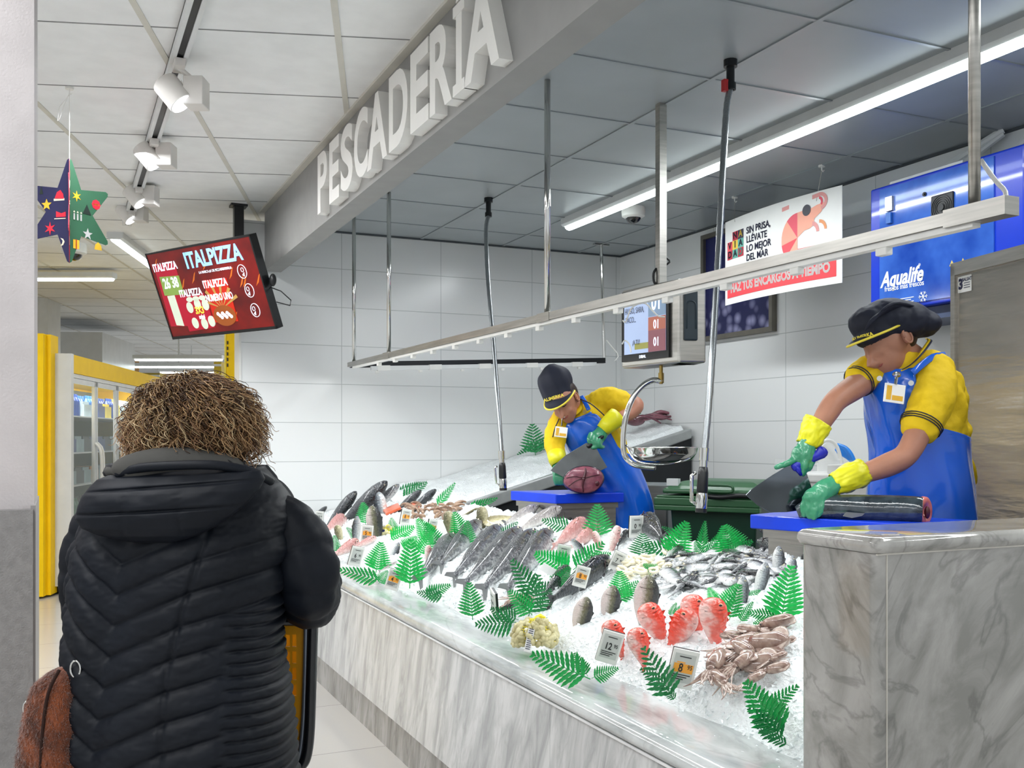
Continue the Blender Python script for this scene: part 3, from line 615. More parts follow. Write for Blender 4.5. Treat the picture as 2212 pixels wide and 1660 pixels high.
MB().box(4.6,4.617,y0+.03,y1-.03,z0+.03,z1-.03).build('print',MI,pf)
# ---------- blue water treatment cabinet ----------
M_bcab=mat('cabinet_blue','0B3ACB',.3,var=.03,coat=.4)
M_film=mat('cabinet_front','4C7FE0',.1,col2='1A44A8',vs=3.2,coat=.6)
aq=thing('water_treatment_cabinet','glossy blue wall cabinet with fan grille and white Aqualife lettering','wall cabinet',(4.43,3.87,2.13))
m=MB().box(4.25,4.618,3.36,4.37,2.16,2.875); bev(m.build('case',M_bcab,aq),.012,3)
MB().box(4.243,4.251,3.53,4.29,2.185,2.855).build('front_panel',M_film,aq)
MB().box(4.30,4.618,3.5,4.33,2.09,2.158).build('base_tray',mat('tray_grey_blue','4A5570',.4),aq)
MA=frame((4.243,4.37,2.16),(0,-1,0),UP)   # x runs to the right along the front
m=MB(); m.box(.455,.60,-.012,.002,.43,.575,M=MA); bev(m.build('fan_frame',M_black,aq),.006)
m=MB()
for r in (.02,.032,.043,.054,.065): 
    m.tube([MA@Vector((.5275+r*math.cos(a),-.014,.5025+r*math.sin(a))) for a in [2*math.pi*k/28 for k in range(29)]],.0016,5)
m.tube([MA@Vector((.5275,-.018,.5025)),MA@Vector((.5275,-.012,.5025))],.018,18); m.build('fan_grille',M_blackm,aq)
MB().tube([MA@Vector((.405,-.006,.60)),MA@Vector((.405,.0,.60))],.012,16).tube([MA@Vector((.405,-.012,.60)),MA@Vector((.405,-.004,.60))],.006,12).build('lock',M_blackm,aq)
MB().box(.135,.185,-.014,0,.56,.64,M=MA).build('latch',M_steel,aq); MB().box(.145,.18,-.018,-.004,.49,.55,M=MA).build('blue_tag',mat('tag_blue','2C6FC8',.4),aq)
W_w=mat('vinyl_white','F2F4F6',.4,em=0,var=0)
def cabtxt(m):
    Mi=MA@Matrix(((1,0,.22,0),(0,1,0,0),(0,0,1,0),(0,0,0,1)))
    text(m,'Aqualife',.118,Mi@Matrix.Translation((.21,-.001,.175)),.0006,.03,.78)
m=MB(); cabtxt(m); m.build('lettering',W_w,aq)
m=MB(); text(m,'frescos más frescos',.042,MA@Matrix.Translation((.26,-.001,.125)),.0006,.01,.85); text(m,'CE',.042,MA@Matrix.Translation((.125,-.001,.042)),.0006,.0,1); text(m,'®',.02,MA@Matrix.Translation((.37,-.001,.225)),.0006)
for k in range(5): m.box(.155,.215-.01*(k%2),-.002,0,.055-.009*k,.058-.009*k,M=MA)
for k in range(4): m.box(.235,.33-.02*(k%2),-.002,0,.055-.011*k,.059-.011*k,M=MA)
m.build('small_print',W_w,aq)
m=MB()
for k in range(6):
    a=k*math.pi/3; c=Vector((.395,-.002,.05)); d_=Vector((math.cos(a),0,math.sin(a))); n2=Vector((-d_.z,0,d_.x))
    m.tube([MA@c,MA@(c+d_*.03)],.0022,5)
    for s_ in (-1,1): m.tube([MA@(c+d_*.017),MA@(c+d_*.026+n2*s_*.009)],.0018,4)
m.build('snowflake',W_w,aq)
for x in (.585,.655):
    MB().prism([(x-.016,.185),(x+.016,.185),(x,.215)],MA,-.002,0).build('warning_sticker',mat('warning_yellow','D9C36A',.5),aq)
m=MB()
m.tube(cr([Vector((4.4,4.1,2.86)),Vector((4.45,3.98,2.95)),Vector((4.55,3.8,3.06)),Vector((4.58,3.75,3.09))],10),.02,8).tube(cr([Vector((4.45,4.06,2.86)),Vector((4.5,3.9,2.96)),Vector((4.58,3.75,3.07))],8),.018,8).tube([Vector((4.5,3.45,2.87)),Vector((4.5,3.45,3.09))],.02,10)
m.tube(cr([Vector((4.42,3.6,2.86)),Vector((4.45,3.5,2.97)),Vector((4.5,3.35,3.09))],8),.016,8).box(4.28,4.6,3.75,4.25,2.87,2.895)
m.build('pipes',M_fixt,aq,smooth=False)
# ---------- stainless cabinet at right ----------
M_ssp=mat('stainless_panel','B9B4AC',.26,.95,var=.05,vs=2,stretch=(1,1,6),bump=.35,bs=3.2)
a=P(2062,945,4.35); b=P(2212,945,3.93); zt_=2.2
xd=(b-a); xd.z=0; xd.normalize(); MC=frame((a.x,a.y,.0),xd,UP)
fc=thing('stainless_cabinet','tall stainless steel cold store cabinet at the right edge behind the near worker','cabinet',(a.x,a.y,0.15))
MB().box(0,1.6,0,.6,.15,zt_,M=MC).build('body',M_ssp,fc)
MB().box(-.012,.016,-.012,.02,.15,zt_,M=MC).box(-.012,1.6,-.012,.02,zt_-.045,zt_+.01,M=MC).build('corner_trim',M_steel,fc)
MB().box(.025,.115,-.0022,0,2.075,2.145,M=MC).build('maker_sticker',M_card,fc)
m=MB(); text(m,'3',.06,MC@Matrix.Translation((.045,-.0025,2.11)),.0004,.05); text(m,'BALSAT',.02,MC@Matrix.Translation((.086,-.0025,2.128)),.0004,.03,.9)
for k in range(3): m.box(.066,.106,-.003,-.002,2.112-.01*k,2.115-.01*k,M=MC)
m.build('sticker_print',M_ink,fc)
# ---------- wheeled bin ----------
M_binb=mat('bin_body_green','133A2A',.4,var=.05); M_binl=mat('bin_lid_green','2E5B3A',.35,var=.04)
wb=P(1412,945,5.75); we=P(1640,945,5.45); xd=(we-wb); xd.z=0; Wb=xd.length; xd.normalize(); MBn=frame((wb.x,wb.y,0),xd,UP)
bn=thing('wheeled_bin','dark green wheeled waste bin with lid ajar behind the fish counter','bin',(wb.x+.3,wb.y,.15))
zr=1.115
m=MB(); m.rings([[MBn@Vector((x,y,z)) for x,y in ((.08+e,.06+e),(Wb-.03-e,.06+e),(Wb-.03-e,.58-e),(.08+e,.58-e))] for z,e in ((.2,.05),(zr-.09,0),(zr-.05,0))]); bev(m.build('body',M_binb,bn),.01)
m=MB().box(0,Wb,.0,.64,zr-.055,zr-.012,M=MBn).box(.0,Wb,.0,.05,zr-.085,zr-.055,M=MBn).box(.01,Wb-.01,.01,.62,zr-.012,zr,M=MBn); bev(m.build('rim',M_binl,bn),.006)
m=MB(); m.rings([[MBn@Vector((x,y,z)) for x,y in ((.045+e,.02+e),(Wb+.03-e,.02+e),(Wb+.03-e,.6-e),(.045+e,.6-e))] for z,e in ((zr+.012,0),(zr+.035,0),(zr+.055,.03),(zr+.08,.09),(zr+.085,.12))]); bev(m.build('lid',M_binl,bn),.008)
m=MB().tube(cr([MBn@Vector((.32,.0,zr+.065)),MBn@Vector((.45,-.01,zr+.065)),MBn@Vector((.47,-.01,zr+.045)),MBn@Vector((.45,-.01,zr+.03)),MBn@Vector((.32,.0,zr+.03))],14),.008,6); m.build('lid_handle',M_binl,bn,smooth=True)
MB().box(.06,.13,.05,.09,zr+.055,zr+.095,M=MBn).build('hinge_clip',M_fixt,bn)
MB().box(.39,.435,.055,.062,.88,.905,M=MBn).build('label_plate',M_card,bn)
m=MB().tube(cr([MBn@Vector((.3,.01,zr+.005)),MBn@Vector((.4,-.012,zr+.0)),MBn@Vector((.5,.0,zr+.01)),MBn@Vector((.62,.01,zr+.006))],14),(.014),8); m.build('bin_liner',M_black,bn,smooth=True)
for x in (.12,Wb-.1): MB().tube([MBn@Vector((x,.5,.25)),MBn@Vector((x+.05,.5,.25))],.1,18).build('wheel',M_black,bn)
# grey housing left of the bin
gp=P(1352,945,6.3); ge=P(1443,945,6.2)
gx=thing('grey_unit','grey metal cupboard standing between the far worker and the green bin','cupboard',(gp.x,gp.y,.15))
Mg=frame((gp.x,gp.y,0),ge-gp,UP); wg=(ge-gp).length
bev(MB().box(0,wg,0,.4,.15,1.15,M=Mg).build('body',mat('unit_grey','6F7679',.45,.2),gx),.006)
MB().box(.01,wg-.01,-.01,.0,.2,1.1,M=Mg).build('door',mat('unit_grey_door','787F82',.4,.2),gx)
# ---------- white tub and blue hose reel ----------
tb=P(1690,945,5.2); te=P(1885,945,4.9); Mt=frame((tb.x,tb.y,0),te-tb,UP); wt=(te-tb).length
tu=thing('white_sink','white plastic sink cabinet with clear splash guard behind the near worker','sink',(tb.x,tb.y,.15))
bev(MB().box(.02,wt+.2,.02,.5,.15,1.22,M=Mt).build('body',M_whitep,tu),.01); bev(MB().box(0,wt+.25,0,.52,1.22,1.262,M=Mt).build('rim',M_whitep,tu),.008)
M_clear=mat('clear_acrylic','F4F8FA',.05,alpha=.12,var=0)
MB().box(-.03,wt+.2,-.03,-.024,1.22,1.335,M=Mt).build('splash_guard',M_clear,tu)
bev(MB().box(.22,.45,.05,.3,1.262,1.31,M=Mt).build('tray',mat('tray_grey','CFCFCB',.4),tu),.006)
q0=P(1795,1000,5.3)
hr=thing('hose_reel','coiled blue hose on a white reel behind the near worker','hose reel',(q0.x,q0.y,1.26))
m=MB().tube(cr([P(1762,1000,5.3),P(1765,968,5.3),P(1785,952,5.3),P(1806,962,5.3),P(1818,1000,5.3),P(1820,1020,5.3)],20),.010,8); m.build('reel_arch',M_whitep,hr,smooth=True)
MB().slab([P(1766,1018,5.34),P(1768,970,5.34),P(1786,956,5.34),P(1803,966,5.34),P(1814,1000,5.34),P(1816,1018,5.34)],CF*.01).build('reel_plate',M_card,hr)
m=MB()
for k in range(6): m.tube(cr([P(1808-1*k,962+2*k,5.35),P(1826+2*k,968+5*k,5.33),P(1840+2*k,984+6*k,5.31),P(1850+1.5*k,1012,5.3)],12),.011,8)
m.build('blue_hose',mat('hose_blue','1D86E6',.3,coat=.4),hr,smooth=True)
# ---------- floor platform behind the counter ----------
struct('floor_platform',MB().box(2.75,4.62,1.9,6.8,0,.15),mat('platform_dark','3B3F41',.6))
# ---------- the counter ----------
ct=thing('fish_counter','long white marble fish counter with rounded top edge and recessed plinth','counter',(1.9,4.5,0))
Y0,Y1=2.1,7.79
MB().box(1.39,2.44,1.745,Y1,.0,.176).build('plinth',marble('plinth_marble','A3A2A0','777674',(1.2,7,1.4),1.6,.3,(math.radians(-14),0,0),.25),ct)
m=MB(); ys=[1.745,2.72,4.88,7.79]
for k in range(3): m.box(1.362,2.42,ys[k]+.001,ys[k+1]-.001,.178,.64)
m.build('front_slabs',M_slab,ct)
# top edge with bullnose
prof=[(2.44,.70),(1.40,.70),(1.378,.698),(1.36,.692),(1.348,.68),(1.344,.668),(1.348,.655),(1.362,.648),(2.44,.645)]
MB().rings([[Vector((x,y,z)) for x,z in prof] for y in (1.745,Y1)]).build('top_slab',M_top,ct,auto=60)
MB().box(1.352,1.37,1.745,Y1,.6405,.6475).build('seam',mat('seam_grout','F0F1F1',.4),ct)
MB().slab([(1.62,1.76,.70),(2.42,1.76,.91),(2.42,1.76,.2),(1.62,1.76,.2)],(0,Y1-1.77,0)).build('display_bed',M_steel,ct)
MB().box(2.42,2.47,1.76,6.6,.2,.94).build('rear_wall',M_steel,ct)
# back display tray
zt_f=lambda x:.975+.281*(x-2.62)
bt=thing('rear_display','sloping marble edged ice tray rising along the back tiled wall','display tray',(3.5,7.2,.15))
m=MB(); m.slab([(2.56,6.62,zt_f(2.56)-.005),(4.58,6.62,zt_f(4.58)-.005),(4.58,6.62,zt_f(4.58)-.085),(2.60,6.62,zt_f(2.56)-.095)],(0,.07,0)); m.slab([(2.56,6.69,zt_f(2.56)-.04),(4.58,6.69,zt_f(4.58)-.04),(4.58,6.69,zt_f(4.58)-.08),(2.56,6.69,zt_f(2.56)-.08)],(0,1.1,0)); bev(m.build('marble_edge',mat('tray_marble','A5A9A8',.25,col2='8B8F8F',vs=5),bt),.012,3)
MB().slab([(2.62,6.66,.15),(4.6,6.66,.15),(4.6,6.66,zt_f(4.6)-.09),(2.62,6.66,zt_f(2.62)-.09)],(0,.04,0)).build('dark_front',mat('dark_panel','1C2023',.45),bt)
# end block
bk=thing('end_block','large grey veined marble end block at the right foreground','marble block',(2.1,1.62,0))
z=1.25
def rr(x0,x1,y0,y1,r,zz,n=5):
    o=[]
    for cx,cy,a0 in ((x1-r,y1-r,0),(x0+r,y1-r,90),(x0+r,y0+r,180),(x1-r,y0+r,270)):
        for k in range(n+1): a=math.radians(a0+90*k/n); o.append(Vector((cx+r*math.cos(a),cy+r*math.sin(a),zz)))
    return o
m=MB().rings([rr(1.479,2.9,1.504,1.73,.02,0),rr(1.479,2.9,1.504,1.73,.02,z-.034)]); m.build('body',M_block,bk,auto=50)
R=[]
for e,zz in ((.004,z-.033),(0,z-.03),(-.004,z-.02),(-.002,z-.009),(.004,z-.002),(.012,z)): R.append(rr(1.473+e,2.91,1.498+e,1.737-e,.02,zz))
m=MB().rings(R); m.build('top_slab',marble('end_block_top','B4B2AE','908F8A',(3,3,3),2.2,.3,rough=.05),bk,auto=60)
MB().box(1.505,1.507,1.502,1.506,0,z-.036).box(1.48,2.9,1.502,1.506,z-.036,z-.033).build('joint',mat('joint_light','CBC7BE',.4),bk)
# ---------- cutting tables ----------
def board(label,pts,zb,th,x_in,parts_label,grp=None):
    t=thing('cutting_table',label,'cutting table',(pts[0][0],pts[0][1],.15),group=grp)
    top=[Vector((x,y,zb)) for x,y in pts]
    bev(MB().slab(top,(0,0,-th)).build('cutting_board',M_blue,t),.004)
    c=sum(top,Vector())/len(top)
    ins=[c+(p-c)*.9-UP*th for p in top]; 
    for p in ins: p.z=zb-th-.001
    MB().slab(ins,(0,0,-.03)).build('top_frame',M_steel,t)
    ins2=[c+(p-c)*.86 for p in top]
    for p in ins2: p.z=zb-th-.03
    MB().slab(ins2,(0,0,-(zb-th-.03-.2))).build('cupboard',M_steel,t)
    return t,ins2
p0=onZ(1620,1112,1.16); p1=onZ(2070,1140,1.16)
dr=(p1-p0).normalized(); pf_=Vector((-dr.y,dr.x,0))
# board: left end at p0, runs right
B1=[(p0.x,p0.y),((p0+dr*.9).x,(p0+dr*.9).y),((p0+dr*.9+pf_*.33).x,(p0+dr*.9+pf_*.33).y),((p0+pf_*.33+dr*.02).x,(p0+pf_*.33+dr*.02).y)]
t1,i1=board('steel table with blue cutting board under the near worker and the salmon',B1,1.16,.052,0,'')
zb2=1.13; a=onZ(1103,1061,zb2); b=onZ(1200,1068,zb2); c=onZ(1348,1065,zb2); 
d=c+(a-b)*1.0
B2=[(a.x,a.y),(b.x,b.y),(c.x,c.y),(d.x,d.y)]
t2,i2=board('steel table with blue cutting board in front of the far worker',B2,zb2,.055,0,'')
for ti,ii in ((t1,i1),(t2,i2)):
    q=ii[1 if ti is t2 else 0]; r=ii[2 if ti is t2 else 1]; dd=(r-q).normalized(); n_=Vector((dd.y,-dd.x,0)); L=(r-q).length
    mm=MB().slab([q+dd*L*.12-UP*.02+n_*.002,q+dd*L*.88-UP*.02+n_*.002,q+dd*L*.88-UP*.5+n_*.002,q+dd*L*.12-UP*.5+n_*.002],n_*.008); dr_=mm.build('door',M_steel,ti)
    MB().ell(q+dd*L*.2-UP*.06+n_*.014,(.012,.012,.012),nu=10,nv=6).build('knob',M_black,dr_ if False else ti,smooth=True)
    MB().ell(q+dd*L*.8-UP*.06+n_*.014,(.012,.012,.012),nu=10,nv=6).build('knob',M_black,ti,smooth=True)
# ---------- hall: fridges and columns ----------
M_glassd=mat('fridge_glass','DDE8E6',.03,alpha=.16,var=0); M_inside=mat('fridge_inside','56676B',.5,var=.05)
q0=P(155,945,9.2)
def toA(p): return (p.x*uy-p.y*ux, p.x*ux+p.y*uy)
a0,b0=toA(q0)
def Ay(px):  # depth along the door line for a pixel column
    r=ray(px,945); ra,rb=toA(r); t=a0/ra; return rb*t
ds=[Ay(x) for x in (155,207,254,294,328,357)]
MAh=Matrix(((uy,ux,0,0),(-ux,uy,0,0),(0,0,1,0),(0,0,0,1)))  # hall coords -> world
fr=thing('display_fridge','long yellow glass-door drinks fridge with white frame on the left','fridge',MAh@Vector((a0-.45,(ds[0]+ds[-1])/2,0)))
zf_=2.215
step=(ds[-1]-ds[0])/5; print('fridge steps',[round(b-a,2) for a,b in zip(ds,ds[1:])])
bb=[ds[0]+step*k for k in range(6)]
MB().box(a0-.95,a0-.02,bb[0]-.05,bb[0]+.0,.08,zf_,M=MAh).box(a0-.95,a0+.01,bb[0]-.05,bb[-1]+.05,zf_-.17,zf_,M=MAh).box(a0-.95,a0-.9,bb[0],bb[-1],.1,zf_,M=MAh).box(a0-.9,a0-.02,bb[-1],bb[-1]+.05,.1,zf_,M=MAh).build('yellow_body',M_yel,fr)
MB().box(a0-.14,a0+.012,bb[0]-.055,bb[0]+.02,.08,zf_+.005,M=MAh).box(a0-.1,a0+.0,bb[0],bb[-1]+.02,zf_-.21,zf_-.172,M=MAh).box(a0-.1,a0+.01,bb[0],bb[-1]+.02,.08,.2,M=MAh).build('white_frame',M_fixt,fr)
MB().box(a0-.9,a0-.05,bb[0],bb[-1],.02,.1,M=MAh).build('kick_plate',M_black,fr)
MB().box(a0-.88,a0-.85,bb[0],bb[-1],.2,zf_-.2,M=MAh).box(a0-.85,a0-.1,bb[0],bb[-1],.19,.21,M=MAh).build('lining',M_inside,fr)
for k in range(5):
    y0_,y1_=bb[k]+.01,bb[k+1]-.01; m=MB()
    for x in ((y0_,y0_+.045),(y1_-.045,y1_)): m.box(a0-.03,a0,x[0],x[1],.22,zf_-.215,M=MAh)
    m.box(a0-.03,a0,y0_,y1_,.22,.27,M=MAh).box(a0-.03,a0,y0_,y1_,zf_-.26,zf_-.215,M=MAh)
    dd=m.build('door',M_fixt,fr)
    MB().box(a0-.02,a0-.012,y0_+.04,y1_-.04,.27,zf_-.26,M=MAh).build('glass',M_glassd,dd)
    for s_ in ([y1_-.03] if k==0 else [y0_+.03,y1_-.03] if k<3 else [y0_+.03]):
        MB().tube(cr([MAh@Vector((a0,s_,.85)),MAh@Vector((a0+.05,s_,.92)),MAh@Vector((a0+.06,s_,1.12)),MAh@Vector((a0+.05,s_,1.32)),MAh@Vector((a0,s_,1.39))],12),.014,8).build('handle',M_whitep,dd,smooth=True)
for z_ in (.6,.98,1.3,1.66): MB().box(a0-.85,a0-.12,bb[0],bb[-1],z_-.012,z_,M=MAh).build('shelf',M_fixt,fr)
area('fridge_light',MAh@Vector((a0-.2,(bb[0]+bb[-1])/2,zf_-.24)),(.05,bb[-1]-bb[0]),30,(0,math.radians(30),-AU))
pk=[mat('pack_'+c,c,.35,var=.1) for c in ('1E3F86','2F6FB5','BFD3DA','2E7A56','D98B3C','24303F','8FA9B0','E8D34A')]
random.seed(5)
protos={}
def pack(mi,kind):
    if (mi,kind) in protos: return None
    m=MB()
    if kind=='bottle_pack':
        for i in range(2):
            for j in range(3):
                x,y=.045+.085*i,.045+.085*j; m.tube([(x,y,0),(x,y,.16),(x,y,.2),(x,y,.23)],[.04,.04,.018,.016],8)
    else: m.box(0,.2,0,.26,0,.13).box(.02,.18,.02,.24,.13,.16)
    return m
nm={0:'dark blue',1:'blue',2:'pale clear',3:'green',4:'orange',5:'black',6:'grey',7:'yellow'}
sh=['lowest','second','third','fourth','top']
for si,z_ in enumerate((.21,.6,.98,1.3,1.66)):
    for k in range(15):
        y=bb[0]+.05+k*(bb[-1]-bb[0]-.1)/15
        mi=random.choice([(3,3,2,6),(3,3,0,5),(5,0,4,6),(5,1,0,6),(0,1,2,2,7)][si]); kd='bottle_pack' if si in (0,4,1) and random.random()<.75 else 'food_pack'
        lab=f"{nm[mi]} {'bottle multipack' if kd=='bottle_pack' else 'packet'} on the {sh[si]} shelf inside the yellow fridge"
        loc=MAh@Vector((a0-.4,y,z_)); 
        if (mi,kd) not in protos:
            o=pack(mi,kd).build(kd,pk[mi]); protos[(mi,kd)]=o; o.location=loc; o.rotation_euler=(0,0,-AU)
        else: o=dup(protos[(mi,kd)],loc,(0,0,-AU))
        setp(o,lab,'drink' if kd=='bottle_pack' else 'food packet',f"{nm[mi]} goods on {sh[si]} fridge shelf")
# tall yellow unit left of the fridge
yp=P(75,945,9.0); yu=thing('yellow_upright','tall yellow cold unit end panel at the far left beside the pillar','fridge',(yp.x,yp.y,0))
Mu=Matrix.Translation(yp*1)@Matrix.Rotation(-AU,4,'Z'); Mu.translation.z=0
MB().box(-.9,.105,-.1,.0,0.02,2.38,M=Mu).box(.105,.14,-.01,.2,.02,2.38,M=Mu).build('panel',M_yel,yu)
MB().box(-.9,.07,-.03,0,2.08,2.3,M=Mu).build('header',M_yel,yu); MB().box(-.9,.08,-.02,.0,1.96,2.08,M=Mu).build('white_strip',M_fixt,yu)
MB().box(.098,.106,-.004,.002,.1,2.3,M=Mu).build('seam',M_black,yu)
# hall columns
p=P(103,945,12.5); Mc=Matrix.Translation((p.x,p.y,0))@Matrix.Rotation(-AU,4,'Z')
M_grcol=mat('column_white_gloss','CFD2D2',.3,var=.02)
struct('wall_column',MB().box(-1.0,0,0,.5,0,3.2,M=Mc),M_grcol).name='wall_left_column'
p=P(221,945,14.5); Mc=Matrix.Translation((p.x,p.y,0))@Matrix.Rotation(-AU,4,'Z')
struct('wall_left_pier',MB().box(-1.1,0,0,1.9,0,2.98,M=Mc),M_grcol)
p=P(485,945,8.9); q=P(511,945,8.9)
ys=thing('yellow_column','tall yellow advertising column beside the white tiled wall end','column',(p.x,p.y,0))
Mc=frame((p.x,p.y,0),q-p,UP); MB().box(0,(q-p).length,0,.35,0,2.6,M=Mc).build('body',M_yel,ys); MB().box(0,.014,-.004,0,0,2.6,M=Mc).box((q-p).length-.012,(q-p).length,-.004,0,0,2.6,M=Mc).build('edge_trim',mat('yellow_gloss','FFE34A',.15),ys)
m=MB(); 
for k in range(5): m.box(.022,.034,-.005,-.001,2.28-.05*k,2.31-.05*k,M=Mc)
m.build('black_print',M_black,ys)
# boxes and shelving tops seen over the fridge
for (x0,x1,y0,y1,t,c,lab) in ((264,288,775,800,19.5,'A8792F','brown carton on high shelving beyond the fridge'),(306,345,806,830,15,'8F7A1E','yellow crate stack standing beyond the fridge'),(462,478,782,826,13,'C9AE28','mustard yellow sign post beside the yellow column'),(415,424,805,826,12,'B8A04A','small beige pointed ornament standing beyond the curly hair')):
    a=P(x0,y1,t); b=P(x1,y0,t); M_=frame((a.x,a.y,0),CR,UP)
    o=thing({0:'carton'}.get(0) if c=='A8792F' else ('crate' if c=='8F7A1E' else 'sign_post'),lab,{'A8792F':'carton','8F7A1E':'crate'}.get(c,'sign'),(a.x,a.y,0))
    wd=(b-a).dot(CR); mt=mat('col_'+c,c,.5)
    MB().box(0,wd,0,.3,a.z-.2,b.z,M=M_).build('box_body',mt,o); MB().box(wd*.3,wd*.7,.05,.25,0,a.z-.2,M=M_).build('stand',M_fixt,o); 
    MB().box(0,wd,-.01,0,b.z-.06,b.z-.03,M=M_).build('band',M_fixt if c!='A8792F' else M_wains,o)
# ---------- crushed ice ----------
M_ice=mat('crushed_ice','F1F6F7',.3,var=.02,vs=30,bump=.0,sss=0)
nt=M_ice.node_tree; v=nt.nodes.new('ShaderNodeTexVoronoi'); v.inputs['Scale'].default_value=75; v.feature='F1'; v2=nt.nodes.new('ShaderNodeTexNoise'); v2.inputs['Scale'].default_value=170
ad=nt.nodes.new('ShaderNodeMath'); ad.operation='ADD'; bp=nt.nodes.new('ShaderNodeBump'); bp.inputs['Strength'].default_value=.75; bp.inputs['Distance'].default_value=.008
nt.links.new(nt.nodes['Texture Coordinate'].outputs['Object'],v.inputs[0]); nt.links.new(nt.nodes['Texture Coordinate'].outputs['Object'],v2.inputs[0])
nt.links.new(v.outputs[0],ad.inputs[0]); nt.links.new(v2.outputs[0],ad.inputs[1]); nt.links.new(ad.outputs[0],bp.inputs['Height']); nt.links.new(bp.outputs[0],nt.nodes['Principled BSDF'].inputs['Normal'])
def zice(x,y):
    e=1.53+.05*noise.noise(Vector((y*1.7,3,0)))+.03*noise.noise(Vector((y*5,1,0)))
    tp=smooth(e,e+.13,x)
    z=.035+KI*(x-1.47)+.018*noise.noise(Vector((x*7,y*7,0)))+.012*noise.noise(Vector((x*22,y*22,4)))+.006*noise.noise(Vector((x*60,y*60,4)))
    z+=.02*smooth(2.3,2.46,x)-.05*smooth(2.43,2.475,x)
    return .692+tp*(z+.008)
def grid(name,x0,x1,y0,y1,st,fn,parent=None):
    nx=int((x1-x0)/st)+1; ny=int((y1-y0)/st)+1; m=MB()
    m.v=[Vector((x0+(x1-x0)*i/(nx-1),y0+(y1-y0)*j/(ny-1),0)) for j in range(ny) for i in range(nx)]
    for q in m.v: q.z=fn(q.x,q.y)
    m.f=[(j*nx+i,j*nx+i+1,(j+1)*nx+i+1,(j+1)*nx+i) for j in range(ny-1) for i in range(nx-1)]; m.m=[0]*len(m.f)
    return m.build(name,M_ice,smooth=True)
setp(grid('crushed_ice',1.46,2.475,1.74,7.79,.0115,zice),'bed of crushed ice covering the sloping fish counter','ice',kind='stuff')
def zt2(x,y):
    f=smooth(6.69,6.78,y)
    return zt_f(x)-.035+f*(.05+.05*smooth(6.8,7.7,y)+.035*noise.noise(Vector((x*3,y*4,9)))+.02*noise.noise(Vector((x*9,y*9,9)))+.01*noise.noise(Vector((x*30,y*30,9))))+(.05*smooth(2.9,2.47,x) if x<2.9 else 0)
setp(grid('crushed_ice',2.3,4.57,6.69,7.79,.016,zt2),'bank of crushed ice on the rear tray against the back wall','ice',kind='stuff')
random.seed(11); m=MB()
for k in range(5200):
    y=1.76+6.0*random.random()**1.5; x=1.48+.98*random.random()
    r=random.uniform(.004,.009)*(1 if y<5 else 1.3); c=Vector((x,y,zice(x,y)+r*.3))
    if x<1.56 and random.random()<.5: continue
    Rm=Matrix.Rotation(random.random()*6,3,(random.random()-.5,random.random()-.5,random.random()))
    m.add([c+Rm@Vector(v)*r for v in ((1,.2,-.5),(-.7,.8,-.4),(-.5,-.9,-.5),(.3,.1,1),(.9,-.4,.5))],[(0,1,2),(0,3,1),(1,3,2),(2,4,0),(0,4,3),(2,3,4)])
setp(m.build('loose_ice_chips',mat('ice_chips','F4F9FA',.12,var=.02)),'loose ice chips scattered over the iced counter','ice',kind='stuff')
# ---------- fish builders ----------
def fmat(name,back,side,belly,h,sc=26,rough=.25,noise_=.5,metal=0):
    m=bpy.data.materials.new(name); m.use_nodes=True; nt=m.node_tree; N=nt.nodes; L=nt.links; b=N['Principled BSDF']
    b.inputs['Roughness'].default_value=rough; b.inputs['Coat Weight'].default_value=.5; b.inputs['Coat Roughness'].default_value=.08; b.inputs['Metallic'].default_value=metal
    tc=N.new('ShaderNodeTexCoord'); sp=N.new('ShaderNodeSeparateXYZ'); L.new(tc.outputs['Object'],sp.inputs[0])
    ns=N.new('ShaderNodeTexNoise'); ns.inputs['Scale'].default_value=sc; ns.inputs['Detail'].default_value=5; L.new(tc.outputs['Object'],ns.inputs[0])
    mr=N.new('ShaderNodeMapRange'); mr.inputs[1].default_value=-h/2; mr.inputs[2].default_value=h/2; L.new(sp.outputs[2],mr.inputs[0])
    m1=N.new('ShaderNodeMath'); m1.operation='MULTIPLY_ADD'; m1.inputs[1].default_value=noise_; m1.inputs[2].default_value=-noise_/2; L.new(ns.outputs['Fac'],m1.inputs[0])
    ad=N.new('ShaderNodeMath'); L.new(mr.outputs[0],ad.inputs[0]); L.new(m1.outputs[0],ad.inputs[1])
    rp=N.new('ShaderNodeValToRGB'); e=rp.color_ramp.elements; e[0].position=.18; e[0].color=srgb(belly); e[1].position=.8; e[1].color=srgb(back); k=e.new(.48); k.color=srgb(side)
    L.new(ad.outputs[0],rp.inputs[0]); L.new(rp.outputs[0],b.inputs['Base Color'])
    vo=N.new('ShaderNodeTexVoronoi'); vo.inputs['Scale'].default_value=sc*2.4; L.new(tc.outputs['Object'],vo.inputs[0]); bp=N.new('ShaderNodeBump'); bp.inputs['Strength'].default_value=.35; bp.inputs['Distance'].default_value=.02
    L.new(vo.outputs[0],bp.inputs['Height']); L.new(bp.outputs[0],b.inputs['Normal'])
    return m
M_eyew=mat('fish_eye_ring','D9D2B8',.15,coat=1); M_pup=mat('fish_pupil','07080A',.05,coat=1); M_mouth=mat('fish_mouth','3A2426',.4)
PROFS={ 'long':[(0,.12),(.03,.42),(.1,.72),(.2,.95),(.35,1),(.5,.92),(.65,.72),(.8,.44),(.9,.26),(.95,.24)],
 'deep':[(0,.1),(.03,.36),(.09,.62),(.17,.86),(.28,1),(.4,1),(.55,.86),(.7,.58),(.82,.3),(.9,.2)],
 'blunt':[(0,.3),(.02,.55),(.07,.78),(.15,.95),(.26,1),(.4,.93),(.56,.72),(.7,.48),(.82,.28),(.9,.2)]}
FISH={}
